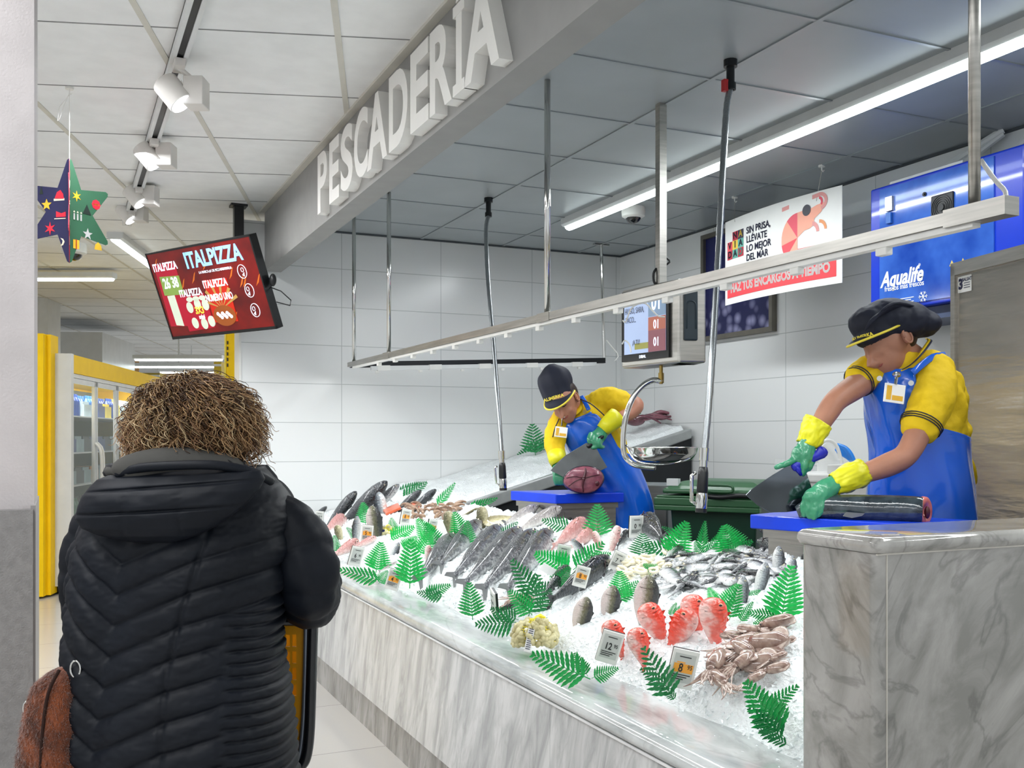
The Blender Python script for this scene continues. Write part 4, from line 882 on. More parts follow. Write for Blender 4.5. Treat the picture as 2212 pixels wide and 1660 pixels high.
def fish(kind,H,W,prof,body,fin,eye=.02,eyex=.1,eyez=.12,spiny=0,label='fish',mouth=1,ring=None):
    er=M_eyew if not ring else mat('eye_ring_'+ring,ring,.15,coat=1)
    t=thing(kind,label,'fish'); m=MB(); R=[]; n=20
    for s,h in PROFS[prof]:
        w_=W/2*(h**.8)*(1 if s<.5 else 1-.5*(s-.5)/.45); R.append([Vector((-s,w_*math.sin(a)*(1-.12*math.cos(a)),H/2*h*math.cos(a)+(.0))) for a in [2*math.pi*k/n for k in range(n)]])
    m.rings(R); b=m.build('body',body,t,smooth=True,local=True)
    d=min(H*.4,.055)
    MB().prism([(-.92,H*.1),(-1.0,d),(-1.04,d*.9),(-.975,0),(-1.04,-d*.9),(-1.0,-d),(-.92,-H*.1)],Matrix.Identity(4),-.003,.003).build('tail_fin',fin,t,local=True)
    pts=[(-.25,H*.4)]
    N_=9
    for k in range(N_): 
        x=-.28-.5*k/(N_-1); hh=H/2*(1-.75*(k/(N_-1)))+H*(.06 if not spiny else .13)*(1-.4*k/N_); pts.append((x,hh if k%2==0 or not spiny else hh*.8))
    pts+=[(-.8,H*.1)]
    MB().prism(pts,Matrix.Identity(4),-.0025,.0025).build('dorsal_fin',fin,t,local=True)
    for sg in (-1,1):
        Mp=Matrix.Translation((-.24,sg*W*.47,-H*.12))@Matrix.Rotation(sg*.35,4,'Z')@Matrix.Rotation(.3,4,'Y')
        MB().prism([(0,.02),(-.06,H*.14),(-.15,H*.12),(-.16,-H*.06),(-.06,-H*.1),(0,-.02)],Mp,-.002,.002).build('pectoral_fin',fin,t,local=True)
        wy=W/2*.78*(.75 if prof!='blunt' else .86)
        e=MB().ell((-eyex,sg*wy,H*eyez),(eye,eye*.5,eye),nu=14,nv=8).build('eye',er,t,smooth=True,local=True); MW[e.name]=MW[t.name]
        MB().ell((-eyex,sg*(wy+eye*.28),H*eyez),(eye*.62,eye*.3,eye*.66),nu=10,nv=6).build('pupil',M_pup,e,smooth=True,local=True)
        g=[Vector((-.185-.02*math.cos(a),sg*W*.5*(.93-.1*abs(math.sin(a))),H*.34*math.sin(a))) for a in [math.pi*(-.5+k/8) for k in range(9)]]
        MB().tube([Vector((q.x+.0,q.y,q.z)) for q in g],.004,5).build('gill_edge',M_mouth,t,smooth=True,local=True)
    if mouth: MB().tube([Vector((-.005,0,-H*.04)),Vector((-.03,W*.2,-H*.1)),Vector((-.06,W*.3,-H*.13))],.004,5).tube([Vector((-.005,0,-H*.04)),Vector((-.03,-W*.2,-H*.1)),Vector((-.06,-W*.3,-H*.13))],.004,5).build('mouth',M_mouth,t,local=True)
    FISH[kind]=[t,False]; return t
def put(kind,tip,base,dors,frac=1.,label=None,group=None,wide=1.,cat=None):
    t,used=FISH[kind]; hd=(tip-base); L=hd.length/frac; x=hd.normalized(); z=(dors-x*dors.dot(x)).normalized(); y=z.cross(x)
    R=Matrix((x,y,z)).transposed()
    if not used: o=t; FISH[kind][1]=True; o.location=tip; o.rotation_euler=R.to_euler(); o.scale=(L,L*wide,L*wide)
    else: o=dup(t,tip,R.to_euler(),(L,L*wide,L*wide))
    if 'group' in o: del o['group']
    setp(o,label,cat,group); return o
NI=Vector((-KI,0,1)).normalized()
def lie(kind,tail,head,lift=.03,roll=0,frac=1,label=None,group=None,wide=1,cat=None):
    a=onI(*tail)+NI*lift*.6; b=onI(*head)+NI*lift
    ax=(b-a).normalized(); z=Matrix.Rotation(math.radians(roll),3,ax)@NI
    return put(kind,b,a,z,frac,label,group,wide,cat)
def stand(kind,base,tip,side=1,frac=.6,dt=0,label=None,group=None,wide=1,cat=None,face=.0):
    a=onI(*base); t=dep(a); b=P(tip[0],tip[1],t+dt); ax=(b-a).normalized()
    z=ax.cross(CF)*-side+CF*face
    return put(kind,b,a-ax*.0,z,frac,label,group,wide,cat)
fm_hake=fmat('hake_skin','2E3136','63656A','C4C6C6',.15,42,.3,1.1); ff_dark=mat('fin_dark','2E3033',.35); ff_grey=mat('fin_grey','77797A',.35)
fish('hake',.15,.12,'long',fm_hake,ff_grey,.016,.075,.1)
fish('dark_fish',.17,.13,'long',fmat('dark_fish_skin','16191D','2A2E33','55585C',.17,20,.18,.3),ff_dark,.012,.07,.05)
fish('sea_bream',.40,.17,'deep',fmat('bream_skin','16181A','6B6A4E','DCCFCB',.34,30,.2,.35),ff_dark,.022,.1,.1)
fish('sea_bass',.25,.14,'deep',fmat('bass_skin','1D2228','8D9399','E4E6E6',.25,30,.2,.5),ff_dark,.022,.09,.12)
fish('red_fish',.36,.24,'blunt',fmat('red_skin','E8432C','EA7466','F6CFC8',.36,7,.25,1.3),mat('fin_red','E8452C',.35,var=.15),.036,.12,.22,1,ring='EBA27C')
fish('small_silver_fish',.2,.11,'long',fmat('silver_skin','2B2E32','B9BCBF','F1F2F2',.2,10,.2,.5,.0),ff_grey,.025,.08,.1)
fish('pink_fish',.26,.2,'blunt',fmat('pink_skin','C58C88','E3BDB8','F2E3DF',.26,14,.25,.8),mat('fin_pink','D9A49C',.4),.03,.12,.2,1)
fish('olive_fish',.34,.22,'blunt',fmat('olive_skin','5E5A3E','8F8864','CFC7A4',.34,14,.3,.9),mat('fin_olive','6E6846',.4),.025,.12,.2)
fish('pale_fish',.14,.12,'long',fmat('pale_skin','9C9694','CFC8C4','EEEAE6',.14,18,.25,.7),ff_grey,.014,.08,.1)
fish('flat_fish',.4,.09,'deep',fmat('flat_skin','8E8560','BDB489','E3DCC0',.3,10,.3,.7),mat('fin_flat','A79E74',.4),.012,.08,.2)
fish('bonito',.3,.26,'long',fmat('bonito_skin','22303C','8C949A','E9ECEC',.3,8,.14,.25,.2),ff_dark,.014,.07,.05)
# whole hake row (tail -> head)
hk=[((905,1268),(985,1170)),((950,1235),(1040,1140)),((978,1262),(1085,1152)),((1000,1278),(1128,1158)),((1042,1290),(1160,1163)),((1095,1290),(1192,1162)),((918,1240),(965,1192))]
ords=['leftmost of','second from left in','third from left in','fourth from left in','fifth from left in','rightmost of','short one at the left end of']
for k,(a,b) in enumerate(hk): lie('hake',a,b,.04,-25,1,f'grey hake, {ords[k]} the diagonal row of whole hakes','hake laid in a diagonal row',.78)
# dark long fish at the back left
for k,(a,b,kd) in enumerate((((712,1133),(770,1062),'dark_fish'),((748,1125),(836,1040),'dark_fish'),((800,1108),(862,1047),'hake'),((677,1120),(706,1095),'dark_fish'),((862,1100),(910,1060),'dark_fish'),((896,1096),(942,1058),'dark_fish'))):
    stand(kd,a,b,1 if k!=2 else -1,.8,.1,['long dark fish leaning up at the back left, pointed jaw','longest dark fish leaning on the back left ice','grey fish with open eye behind the longest dark fish','short black fish behind the first price tag','black glossy fish, left of the leaning pair by the rear tray','black glossy fish, right of the leaning pair by the rear tray'][k],None,1.25)
stand('dark_fish',(630,1140),(628,1098),1,.6,0,'dark fish head just right of the customer shoulder',None,1.3)
stand('bonito',(826,1110),(818,1063),-1,.55,0,'silver bonito head standing among the dark fish')
stand('sea_bream',(815,1165),(803,1093),1,.75,0,'tall dark scaly bream standing behind the orange tag',None,.9)
stand('sea_bass',(768,1170),(772,1115),-1,.7,0,'mottled grey fish leaning left of the orange tag')
stand('olive_fish',(735,1165),(728,1135),-1,.6,0,'small brown fish low beside the left price tags')
stand('sea_bass',(850,1200),(862,1172),1,.45,0,'striped silver fish head behind the leaning white tag')
lie('pink_fish',(697,1160),(745,1128),.03,10,1,'purple pink fish lying left of the standing bream')
lie('pink_fish',(660,1165),(690,1150),.03,0,1,'dark pink eel shaped fish at the far left')
lie('pink_fish',(712,1213),(775,1180),.03,20,1,'large pink fish lying behind the white tag at left')
lie('pink_fish',(760,1192),(815,1172),.03,0,1,'pale pink fish beside the striped silver head')
stand('pink_fish',(925,1215),(925,1178),1,.6,0,'pink fish head left of the hakes')
lie('pale_fish',(820,1240),(860,1222),.02,0,1,'brown fillet like fish below the small fern')
# olive and flat fish
stand('olive_fish',(975,1160),(968,1105),-1,.75,0,'olive yellow fish standing beside the brown shrimp pile')
stand('olive_fish',(1045,1140),(1040,1095),-1,.6,0,'broad olive fish head in front of the rear tray')
lie('flat_fish',(1000,1118),(1035,1105),.02,60,1,'pale flat fish behind the broad olive fish')
lie('flat_fish',(1115,1122),(1045,1142),.03,50,1,'pale yellow flat fish lying right of the olive fish')
lie('pale_fish',(1090,1140),(1165,1106),.035,0,1,'long pale grey fish, upper of the pair behind the hakes',None,1.5)
lie('pale_fish',(1120,1155),(1215,1110),.035,0,1,'long pale fish with white tail, lower of the pair behind the hakes',None,1.4)
lie('pink_fish',(1195,1190),(1265,1142),.03,30,1,'large salmon pink fish, left of three behind the white tag',None,1.2)
lie('pink_fish',(1230,1195),(1295,1152),.03,30,1,'salmon pink fish, middle of three behind the white tag',None,1.2)
stand('pink_fish',(1320,1190),(1335,1136),1,.7,0,'pink fish head standing left of the upright price tag')
stand('pink_fish',(1300,1190),(1283,1148),-1,.7,0,'pink fish head leaning beside the small silver fish head')
stand('sea_bass',(1262,1200),(1235,1165),1,.6,0,'small striped silver fish head beside the tag reading 14,95')
lie('dark_fish',(1335,1190),(1358,1160),.03,0,1,'spotted black fish below the upright price tag')
lie('dark_fish',(1430,1175),(1395,1140),.05,40,.9,'thick dark fish behind the upright price tag',None,1.5)
# black pair below the orange tag
lie('dark_fish',(1175,1300),(1232,1243),.035,20,1,'black fish, left of the crossing pair below the orange tag',None,1.3)
lie('dark_fish',(1190,1315),(1320,1228),.045,20,1,'black fish, right of the crossing pair below the orange tag',None,1.3)
lie('dark_fish',(1068,1330),(1125,1312),.02,20,1,'black fish under the ferns behind the clam bag',None,1.3)
# bream heads
stand('sea_bream',(1252,1352),(1268,1290),1,.6,0,'speckled sea bream, left of three standing behind the red fish')
stand('sea_bream',(1315,1328),(1325,1265),1,.6,0,'speckled sea bream, middle of three standing behind the red fish')
stand('sea_bream',(1390,1345),(1402,1243),1,.75,0,'largest greenish sea bream standing beside the small silver fish')
# red fish
for b,tp,sd,lb in (((1338,1405),(1314,1342),1,'red fish head peeping over the tag reading 12,95'),((1388,1425),(1372,1358),1,'red fish head right of the tag reading 12,95'),((1428,1378),(1392,1306),1,'orange red fish with pale cheek, leftmost behind'),((1455,1392),(1492,1318),-1,'narrow orange fish leaning left between the red ones'),((1505,1365),(1493,1286),1,'red fish head behind the tallest one'),((1545,1382),(1538,1292),1,'tallest pinkish red fish standing at the right')):
    stand('red_fish',b,tp,sd,.72,0,lb,'red fish heads standing in the ice',1.4)
# bass at the right
for b,tp,sd,lb in (((1600,1310),(1606,1245),1,'spotted silver sea bass beside the fern, nearest of the standing bass'),((1640,1275),(1655,1215),1,'silver sea bass head behind the nearest one'),((1682,1240),(1682,1180),1,'silver sea bass head highest beside the marble block'),((1708,1250),(1712,1200),1,'sea bass head partly hidden by the marble block')):
    stand('sea_bass',b,tp,sd,.62,0,lb,None,1.15)
lie('dark_fish',(1735,1180),(1645,1166),.06,30,1,'blue black fish lying at the rear beside the marble block',None,1.5)
lie('dark_fish',(1740,1205),(1640,1192),.04,30,1,'second blue black fish lying below the first beside the marble block',None,1.4)
# small silver fish pile
random.seed(21)
for k in range(95):
    u=random.random(); cx=1425+250*u; top=1212-18*u; cy=random.uniform(top,1292-40*u if u>.35 else 1280)
    ang=random.gauss(math.radians(12),.45); l=random.uniform(26,40)
    dx,dy=math.cos(ang)*l,-math.sin(ang)*l*.75
    if random.random()<.4: dx,dy=-dx,-dy
    lie('small_silver_fish',(cx-dx,cy-dy),(cx+dx,cy+dy),.012+.02*random.random(),random.choice((70,-70,90,60)),1,'small silver fish heaped beside the largest sea bream','small silver fish in the heap',1.3)
# ---------- squid ----------
M_sq=mat('squid_skin','B9A395',.16,var=.16,vs=9,coat=.6,col2='7C5E56'); M_sq2=mat('squid_flesh','D9CBBF',.18,var=.1,vs=20,coat=.6,col2='A98F86')
def squid(kind):
    t=thing(kind,'squid','squid'); m=MB()
    m.tube([Vector((0,0,0)),Vector((.04,0,0)),Vector((.15,0,0)),Vector((.35,0,0)),Vector((.5,0,0)),Vector((.58,0,0))],[(.01,.01),(.05,.05),(.10,.085),(.115,.09),(.1,.08),(.08,.065)],14,ref=Vector((0,1,0))); m.build('mantle',M_sq,t,smooth=True,local=True)
    m=MB().ell((.18,0,.02),(.17,.17,.012),nu=16,nv=6); m.build('fins',M_sq2,t,smooth=True,local=True)
    MB().ell((.62,0,0),(.07,.06,.05),nu=14,nv=8).build('head',M_sq,t,smooth=True,local=True)
    for s in (-1,1): MB().ell((.63,.052*s,.01),(.016,.01,.016),nu=8,nv=6).build('eye',M_pup,t,smooth=True,local=True)
    for k in range(8):
        a=(k-3.5)/3.5; L=.42+.1*((k*37)%5)/5; c=.12*math.sin(k*2.1)
        pts=[Vector((.65,.035*a,0)),Vector((.65+L*.35,.09*a,-.01)),Vector((.65+L*.7,.13*a+c*.6,-.02)),Vector((.65+L,.16*a+c*1.4,-.01))]
        MB().tube(cr(pts,9),[.022,.021,.02,.018,.016,.013,.011,.008,.004],6).build('tentacle',M_sq2 if k%2 else M_sq,t,smooth=True,local=True)
    for ch in KIDS[t.name]:
        for v in ch.data.vertices: v.co.x*=-.92; v.co.y*=-1
    FISH[kind]=[t,False]
squid('squid')
random.seed(4)
sqs=[((1715,1350),(1630,1392)),((1725,1372),(1600,1385)),((1700,1395),(1545,1440)),((1715,1420),(1560,1415)),((1690,1445),(1540,1470)),((1715,1470),(1620,1480)),((1650,1400),(1530,1430)),((1560,1400),(1640,1380)),((1590,1420),(1660,1455)),((1700,1430),(1620,1420)),((1710,1450),(1640,1465)),((1540,1470),(1590,1510)),((1640,1450),(1560,1490)),((1680,1410),(1590,1450)),((1600,1395),(1680,1385)),((1725,1400),(1665,1410)),((1570,1440),(1520,1500)),((1660,1480),(1590,1505))]
for k,(a,b) in enumerate(sqs):
    lie('squid',b,a,.025+.03*math.sin(k*1.7)**2,random.choice((0,15,-15,30)),1,'beige squid in the heap beside the marble block','squids in the heap',1.25)
# small squids at the price tag edge
for k,(a,b) in enumerate((((1120,1300),(1075,1325)),((1150,1310),(1100,1290)))): lie('squid',b,a,.02,0,1,'small pale squid, %s of two under the ferns behind the clam bag'%('lower','upper')[k])
# ---------- pale squid rings ----------
def small(kind,cat,fn,mt,label,places,group,sc,liftv=.012):
    t=thing(kind,label,cat); m=MB(); fn(m); o=m.build('flesh',mt,t,smooth=True,local=True); FISH[kind]=[t,False]
    for (x,y) in places:
        p=onI(x,y)+NI*liftv*random.uniform(.6,2.2); a=random.random()*6.3; q=p+Vector((math.cos(a),math.sin(a),random.uniform(-.3,.5))).normalized()*sc*random.uniform(.8,1.2)
        put(kind,q,p,NI+Vector((random.uniform(-.5,.5),random.uniform(-.5,.5),0)),1,label,group)
def ringf(m): m.tube([Vector((-.5+.5*math.cos(a),.5*math.sin(a),0)) for a in [2*math.pi*k/14 for k in range(13)]],.2,7)
random.seed(9)
pl=[(random.uniform(1345,1470),0) for k in range(46)]; pl=[(x,1245-.30*(x-1345)*0+random.uniform(-28,10)-(x-1345)*.12) for x,_ in pl]
small('squid_ring','squid ring',ringf,mat('ring_flesh','F0E8CE',.3,var=.03,coat=.3),'pale cream squid ring in the heap left of the small silver fish',pl,'pale squid rings',.04)
def shr(m):
    pts=[Vector((-.5-.5*math.cos(a),0,.25*math.sin(a))) for a in [math.pi*k/8 for k in range(9)]]
    m.tube(pts,[.05,.12,.16,.17,.15,.13,.1,.08,.1],7); 
    for s in (-1,1): m.tube([pts[0],pts[0]+Vector((.3,.15*s,.25)),pts[0]+Vector((.7,.3*s,.2))],.012,4)
pl=[(random.uniform(890,985),random.uniform(1097,1128)) for k in range(44)]
small('brown_shrimp','shrimp',shr,mat('shrimp_shell','B79A80',.3,var=.15,coat=.3,col2='6B4A3A',vs=3),'brown shrimp in the heap beside the olive fish',pl,'brown shrimps in the heap',.07)
# salmon pieces
M_salmon=mat('salmon_flesh','E8734F',.3,var=.1,coat=.3)
for k,(a,b,c,d) in enumerate((((828,1108),(862,1094),(868,1104),(835,1118)),((880,1098),(905,1094),(908,1102),(884,1108)))):
    q=[onI(*p)+NI*.02 for p in (a,b,c,d)]; t=thing('salmon_fillet','orange salmon fillet, %s of two behind the brown shrimps'%('left','right')[k],'fish fillet',q[0],group='salmon fillets')
    bev(MB().slab([p-NI*.012 for p in q],NI*.02).build('flesh',M_salmon,t),.006,3); MB().slab([p-NI*.016 for p in q],NI*.004).build('skin',ff_dark,t)
# ---------- clam nets ----------
M_clam=mat('clam_shell','E3DCAE',.35,var=.12,col2='A9A072',vs=16); M_net=mat('net_yellow','F0E020',.4,var=.02)
def clambag(label,px,py,w_px,h_px,n,seed,tagc='F2F2F0'):
    random.seed(seed); c=onI(px,py+h_px*.35); t=dep(c); s=t/F; rx=w_px*s/2; rz=h_px*s*.5
    T=thing('clam_net_bag',label,'net of clams',c)
    ctr=c+UP*rz*.45
    for k in range(n):
        a=random.uniform(math.pi*.95,math.pi*2.05) if k%4 else random.random()*6.283; b=math.asin(random.uniform(-.45,1)); q=ctr+CR*rx*.93*math.cos(a)*math.cos(b)+CF*rx*.64*math.sin(a)*math.cos(b)+UP*rz*.93*math.sin(b)
        r=.0165*random.uniform(.85,1.2); Rm=Matrix.Rotation(random.random()*6,3,(random.random(),random.random(),.3))
        MB().ell(q,(r,r*.82,r*.55),Rm,12,8).build('clam',M_clam,T,smooth=True)
    m=MB()
    for k in range(13):
        a=math.pi*k/13; m.tube([ctr+(CR*rx*math.cos(a)+CF*rx*.68*math.sin(a))*math.cos(b)+UP*(rz*1.02*math.sin(b)) for b in [math.pi*(-.08+1.16*j/16) for j in range(17)]],.0009,4)
    for j in range(-2,9):
        b=math.pi/2*j/9; m.tube([ctr+(CR*rx*math.cos(a)+CF*rx*.68*math.sin(a))*math.cos(b)*1.01+UP*rz*1.02*math.sin(b) for a in [2*math.pi*k/24 for k in range(25)]],.0009,4)
    m.tube([ctr+UP*rz*1.0,ctr+UP*rz*1.1+CR*rx*.25,ctr+UP*rz*1.05+CR*rx*.45],[.008,.012,.004],6); m.build('yellow_net',M_net,T)
    q=ctr-CF*rx*.72-CR*rx*.25+UP*.004; Mq=frame(q,CR*.97-UP*.2,UP+CR*.15); 
    tg=MB().box(-.011,.011,-.001,.001,-rz*.75,rz*.55,M=Mq).build('paper_tag',mat('tag_'+tagc,tagc,.5,var=.01),T)
    m=MB(); 
    for k in range(11): m.box(-.0075,.0075,-.002,-.001,-rz*.6+.004*k*1.7,-rz*.6+.004*k*1.7+.0025,M=Mq)
    m.build('barcode',M_ink,tg)
clambag('net bag of small clams with yellow mesh and white barcode tag',1156,1366,100,76,98,3)
clambag('small yellow net of clams with dark blue tag behind the left ferns',834,1148,44,26,26,5,'26306A')
# ---------- price tags ----------
M_eink=mat('eink_grey','C3C6C2',.35,var=.02); M_orn=mat('eink_orange','F2A63C',.4,var=.02); M_tx=mat('eink_black','2A2B2C',.5)
def tag(px,py,w_,h,roll,price,orange,label,name='',yaw=None,fwd=.03):
    # bottom of the tag stands on the ice
    b=onI(px,py+h*.5); t=dep(b)-fwd; s=t/F; c=P(px,py,t); H_=h*s/max(.8,math.cos(math.radians(roll))*.5+.5); Wd=H_*.66
    ratio=min(1,w_*s/Wd/1.0); yw=math.acos(max(.2,min(1,ratio)))if yaw is None else yaw
    xd=CR*math.cos(yw)+CF*math.sin(yw); xd.normalize(); r=math.radians(roll); nrm=xd.cross(UP)  # away
    x2=(xd*math.cos(r)-UP*math.sin(r)); u2=(UP*math.cos(r)+xd*math.sin(r))
    Mx=frame(c,x2,u2+nrm*.12)
    T=thing('price_tag',label,'price tag',c-UP*H_/2,group=None)
    o=MB().box(-Wd/2,Wd/2,0,.007,-H_/2,H_/2,M=Mx).build('white_case',M_whitep,T); bev(o,.0015)
    MB().box(-Wd/2,Wd/2,.0071,.016,-H_/2,H_/2,M=Mx).build('dark_back',M_black,T)
    sw,sh=Wd*.40,H_*.38; sc_=MB().box(-sw,sw,-.0008,.001,-sh*.9,sh*1.05,M=Mx).build('screen',M_eink,T)
    if orange: MB().box(-sw*.92,sw*.92,-.0014,-.0006,-sh*.22,sh*.38,M=Mx).box(-sw*.7,sw*.1,-.0014,-.0006,sh*.42,sh*.5,M=Mx).build('price_panel',M_orn,sc_)
    m=MB(); text(m,price[0],H_*.30,Mx@Matrix.Translation((-Wd*.1,-.0018,H_*.03)),.0002,.02,.75); text(m,price[1],H_*.16,Mx@Matrix.Translation((Wd*.24,-.0018,H_*.07)),.0002,.01,.8)
    m.box(-sw*.55,sw*.55,-.0018,-.0006,sh*.82,sh*.88,M=Mx)
    for k in range(3): m.box(-sw*.9,sw*(.8-.3*k),-.0016,-.0006,-sh*(.4+.15*k),-sh*(.34+.15*k),M=Mx)
    m.build('price_text',M_tx,sc_)
    q=Mx@Vector((0,.008,-H_*.4)); MB().tube([q,Vector((q.x,q.y,zice(q.x,q.y)-.02))],.003,6).build('stand',M_clear,T)
tag(690,1118,23,26,5,('10','95'),0,'small white price tag beside the black fish at the far left')
tag(877,1118,19,34,8,('8','95'),1,'narrow price tag with orange panel left of the shrimps')
tag(793,1154,28,38,6,('5','95'),1,'price tag reading 5,95 on orange in front of the standing bream')
tag(935,1141,17,36,8,('6','95'),1,'narrow orange price tag right of the shrimps, seen at an angle')
tag(705,1185,19,38,8,('10','95'),1,'orange price tag beside the customer hand')
tag(770,1203,25,42,14,('6','95'),0,'leaning white price tag in front of the pink fish')
tag(850,1254,32,44,18,('4','95'),1,'orange price tag standing at the front marble edge')
tag(1375,1139,30,48,0,('0','95'),0,'upright white price tag reading 0,95 at the rear edge')
tag(1216,1200,34,44,12,('14','95'),0,'grey screen price tag reading 14,95 between the ferns',fwd=.10)
tag(1334,1213,46,40,24,('7','95'),0,'strongly tilted price tag left of the squid rings')
tag(1256,1247,46,46,15,('8','95'),1,'orange price tag above the crossing black fish',fwd=.19)
tag(1318,1400,58,70,16,('12','95'),0,'large price tag reading 12,95 before the red fish')
tag(1475,1447,64,86,12,('8','95'),1,'largest price tag reading 8,95 on orange beside the squids')
tag(1064,1305,16,58,12,('9','95'),0,'price tag seen almost edge on beside the upright fern',yaw=math.radians(-76))
q=onI(1190,1250)+UP*.03; T=thing('paper_tag','curled white paper label with black print among the ferns','paper label',q); Mq=frame(q,CR*.85-UP*.5,UP+CR*.3)
R=[[Mq@Vector((-.045+.09*k/8,-.008*math.sin(k*.5),z_)) for z_ in (-.018,.018)] for k in range(9)]
m=MB(); 
for k in range(8): m.slab([R[k][0],R[k+1][0],R[k+1][1],R[k][1]],CF*.0008)
m.build('paper',M_card,T); m=MB()
for i in range(5):
    for j in range(4):
        if (i*3+j*5)%4: m.box(.018+.004*i,.021+.004*i,-.012,-.008,-.008+.005*j,-.004+.005*j,M=Mq)
m.build('print',M_ink,T)
# ---------- plastic ferns ----------
M_f1=mat('fern_green','04A84C',.3,var=.08,vs=20,coat=.3); M_f2=mat('fern_dark_green','028040',.3,var=.1,vs=20,coat=.3); M_f3=mat('fern_bright_green','06C254',.28,var=.08,vs=20,coat=.3)
def fern(kind,mt,nl,wd,curl,seed):
    random.seed(seed); t=thing(kind,'fern','plastic fern'); st=[]; m=MB()
    for k in range(21):
        s=k/20; st.append(Vector((0,curl*s*s*.35,s)))
    MB().tube(st,[.012*(1-s/22) for s in range(21)],5).build('stem',mt,t,smooth=True,local=True)
    for k in range(nl):
        s=.12+.84*k/(nl-1); L=wd*(1-s)**.8*(.8 if s<.16 else 1)+.05; p=Vector((0,curl*s*s*.35,s)); hw=.047*(1-.45*s)
        for sg in (-1,1):
            d=Vector((sg*math.cos(.38+.3*s),.08*math.sin(k*1.7),math.sin(.38+.3*s))).normalized(); n_=Vector((-d.z*sg,0,d.x*sg)) if sg>0 else Vector((d.z,0,-d.x)); n_=Vector((-d.z,0,d.x)).normalized()
            A0=p; droop=Vector((0,-.1,-.04))*L
            vs=[]; N_=8
            for j in range(N_+1):
                u=j/N_; w0=hw*math.sin(math.pi*min(1,.12+u*.88))**.7*(1 if j%2==0 else .72); c=A0+d*L*u+droop*u*u; vs+= [c+n_*w0,c+Vector((0,.006,0)),c-n_*w0]
            fs=[]
            for j in range(N_):
                a=3*j; fs+=[(a,a+1,a+4,a+3),(a+1,a+2,a+5,a+4)]
            m.add(vs,fs)
    m.add([Vector((-.02,curl*.3,.93)),Vector((.02,curl*.3,.93)),Vector((0,curl*.35,1.03))],[(0,1,2)])
    o=m.build('leaflets',mt,t,local=True); q=o.modifiers.new('th','SOLIDIFY'); q.thickness=.008
    FISH[kind]=[t,False]
fern('fern_frond',M_f1,11,.44,-.5,1); fern('dark_fern_frond',M_f2,10,.48,.6,2); fern('bright_fern_frond',M_f3,12,.42,-.3,3)
def frond(kind,base,tip,lab,wide=1.,lean=0.,backtray=None,grp=None,face=0):
    if backtray:
        r=ray(*base); t_b=(1.035-.281*2.62-CH)/(r.z-.281*r.x); a=C0+r*t_b; b=P(tip[0],tip[1],dep(a))
    else: a=onI(*base); b=P(tip[0],tip[1],dep(a)+lean)
    hd=b-a; L=hd.length; z=hd.normalized(); yv=CF+CR*face; y=(yv-z*yv.dot(z)).normalized(); x=y.cross(z); R=Matrix((x,y,z)).transposed()
    t,used=FISH[kind]; sc_=(L*wide,L,L)
    if not used: o=t; FISH[kind][1]=True; o.location=a; o.rotation_euler=R.to_euler(); o.scale=sc_
    else: o=dup(t,a,R.to_euler(),sc_)
    if 'group' in o: del o['group']
    setp(o,lab,None,grp)
A_,D_,B_='fern_frond','dark_fern_frond','bright_fern_frond'
bt_='green plastic fern on the rear tray left of the far worker'; rt_='green plastic fern on the rear tray right of the far worker'; sf='green plastic fern in the back row before the green bin'
lf='green plastic fern among the fish at the left end'; nf='green plastic fern between the hakes and the left price tags'; mf='green plastic fern around the paper label and grey price tags'
cf='green plastic fern behind the clam net bag'; rf='green plastic fern between red fish and sea bass'; ef='green plastic fern along the front ice edge'; wf='green plastic fern by the squids and marble block'
G={bt_:'ferns on the rear tray left',rt_:'ferns on the rear tray right',sf:'ferns in the back row',lf:'ferns at the left end',nf:'ferns left of the hakes',mf:'ferns around the middle tags',cf:'ferns behind the clams',rf:'ferns behind the red fish',ef:'ferns at the front edge',wf:'ferns by the squids'}
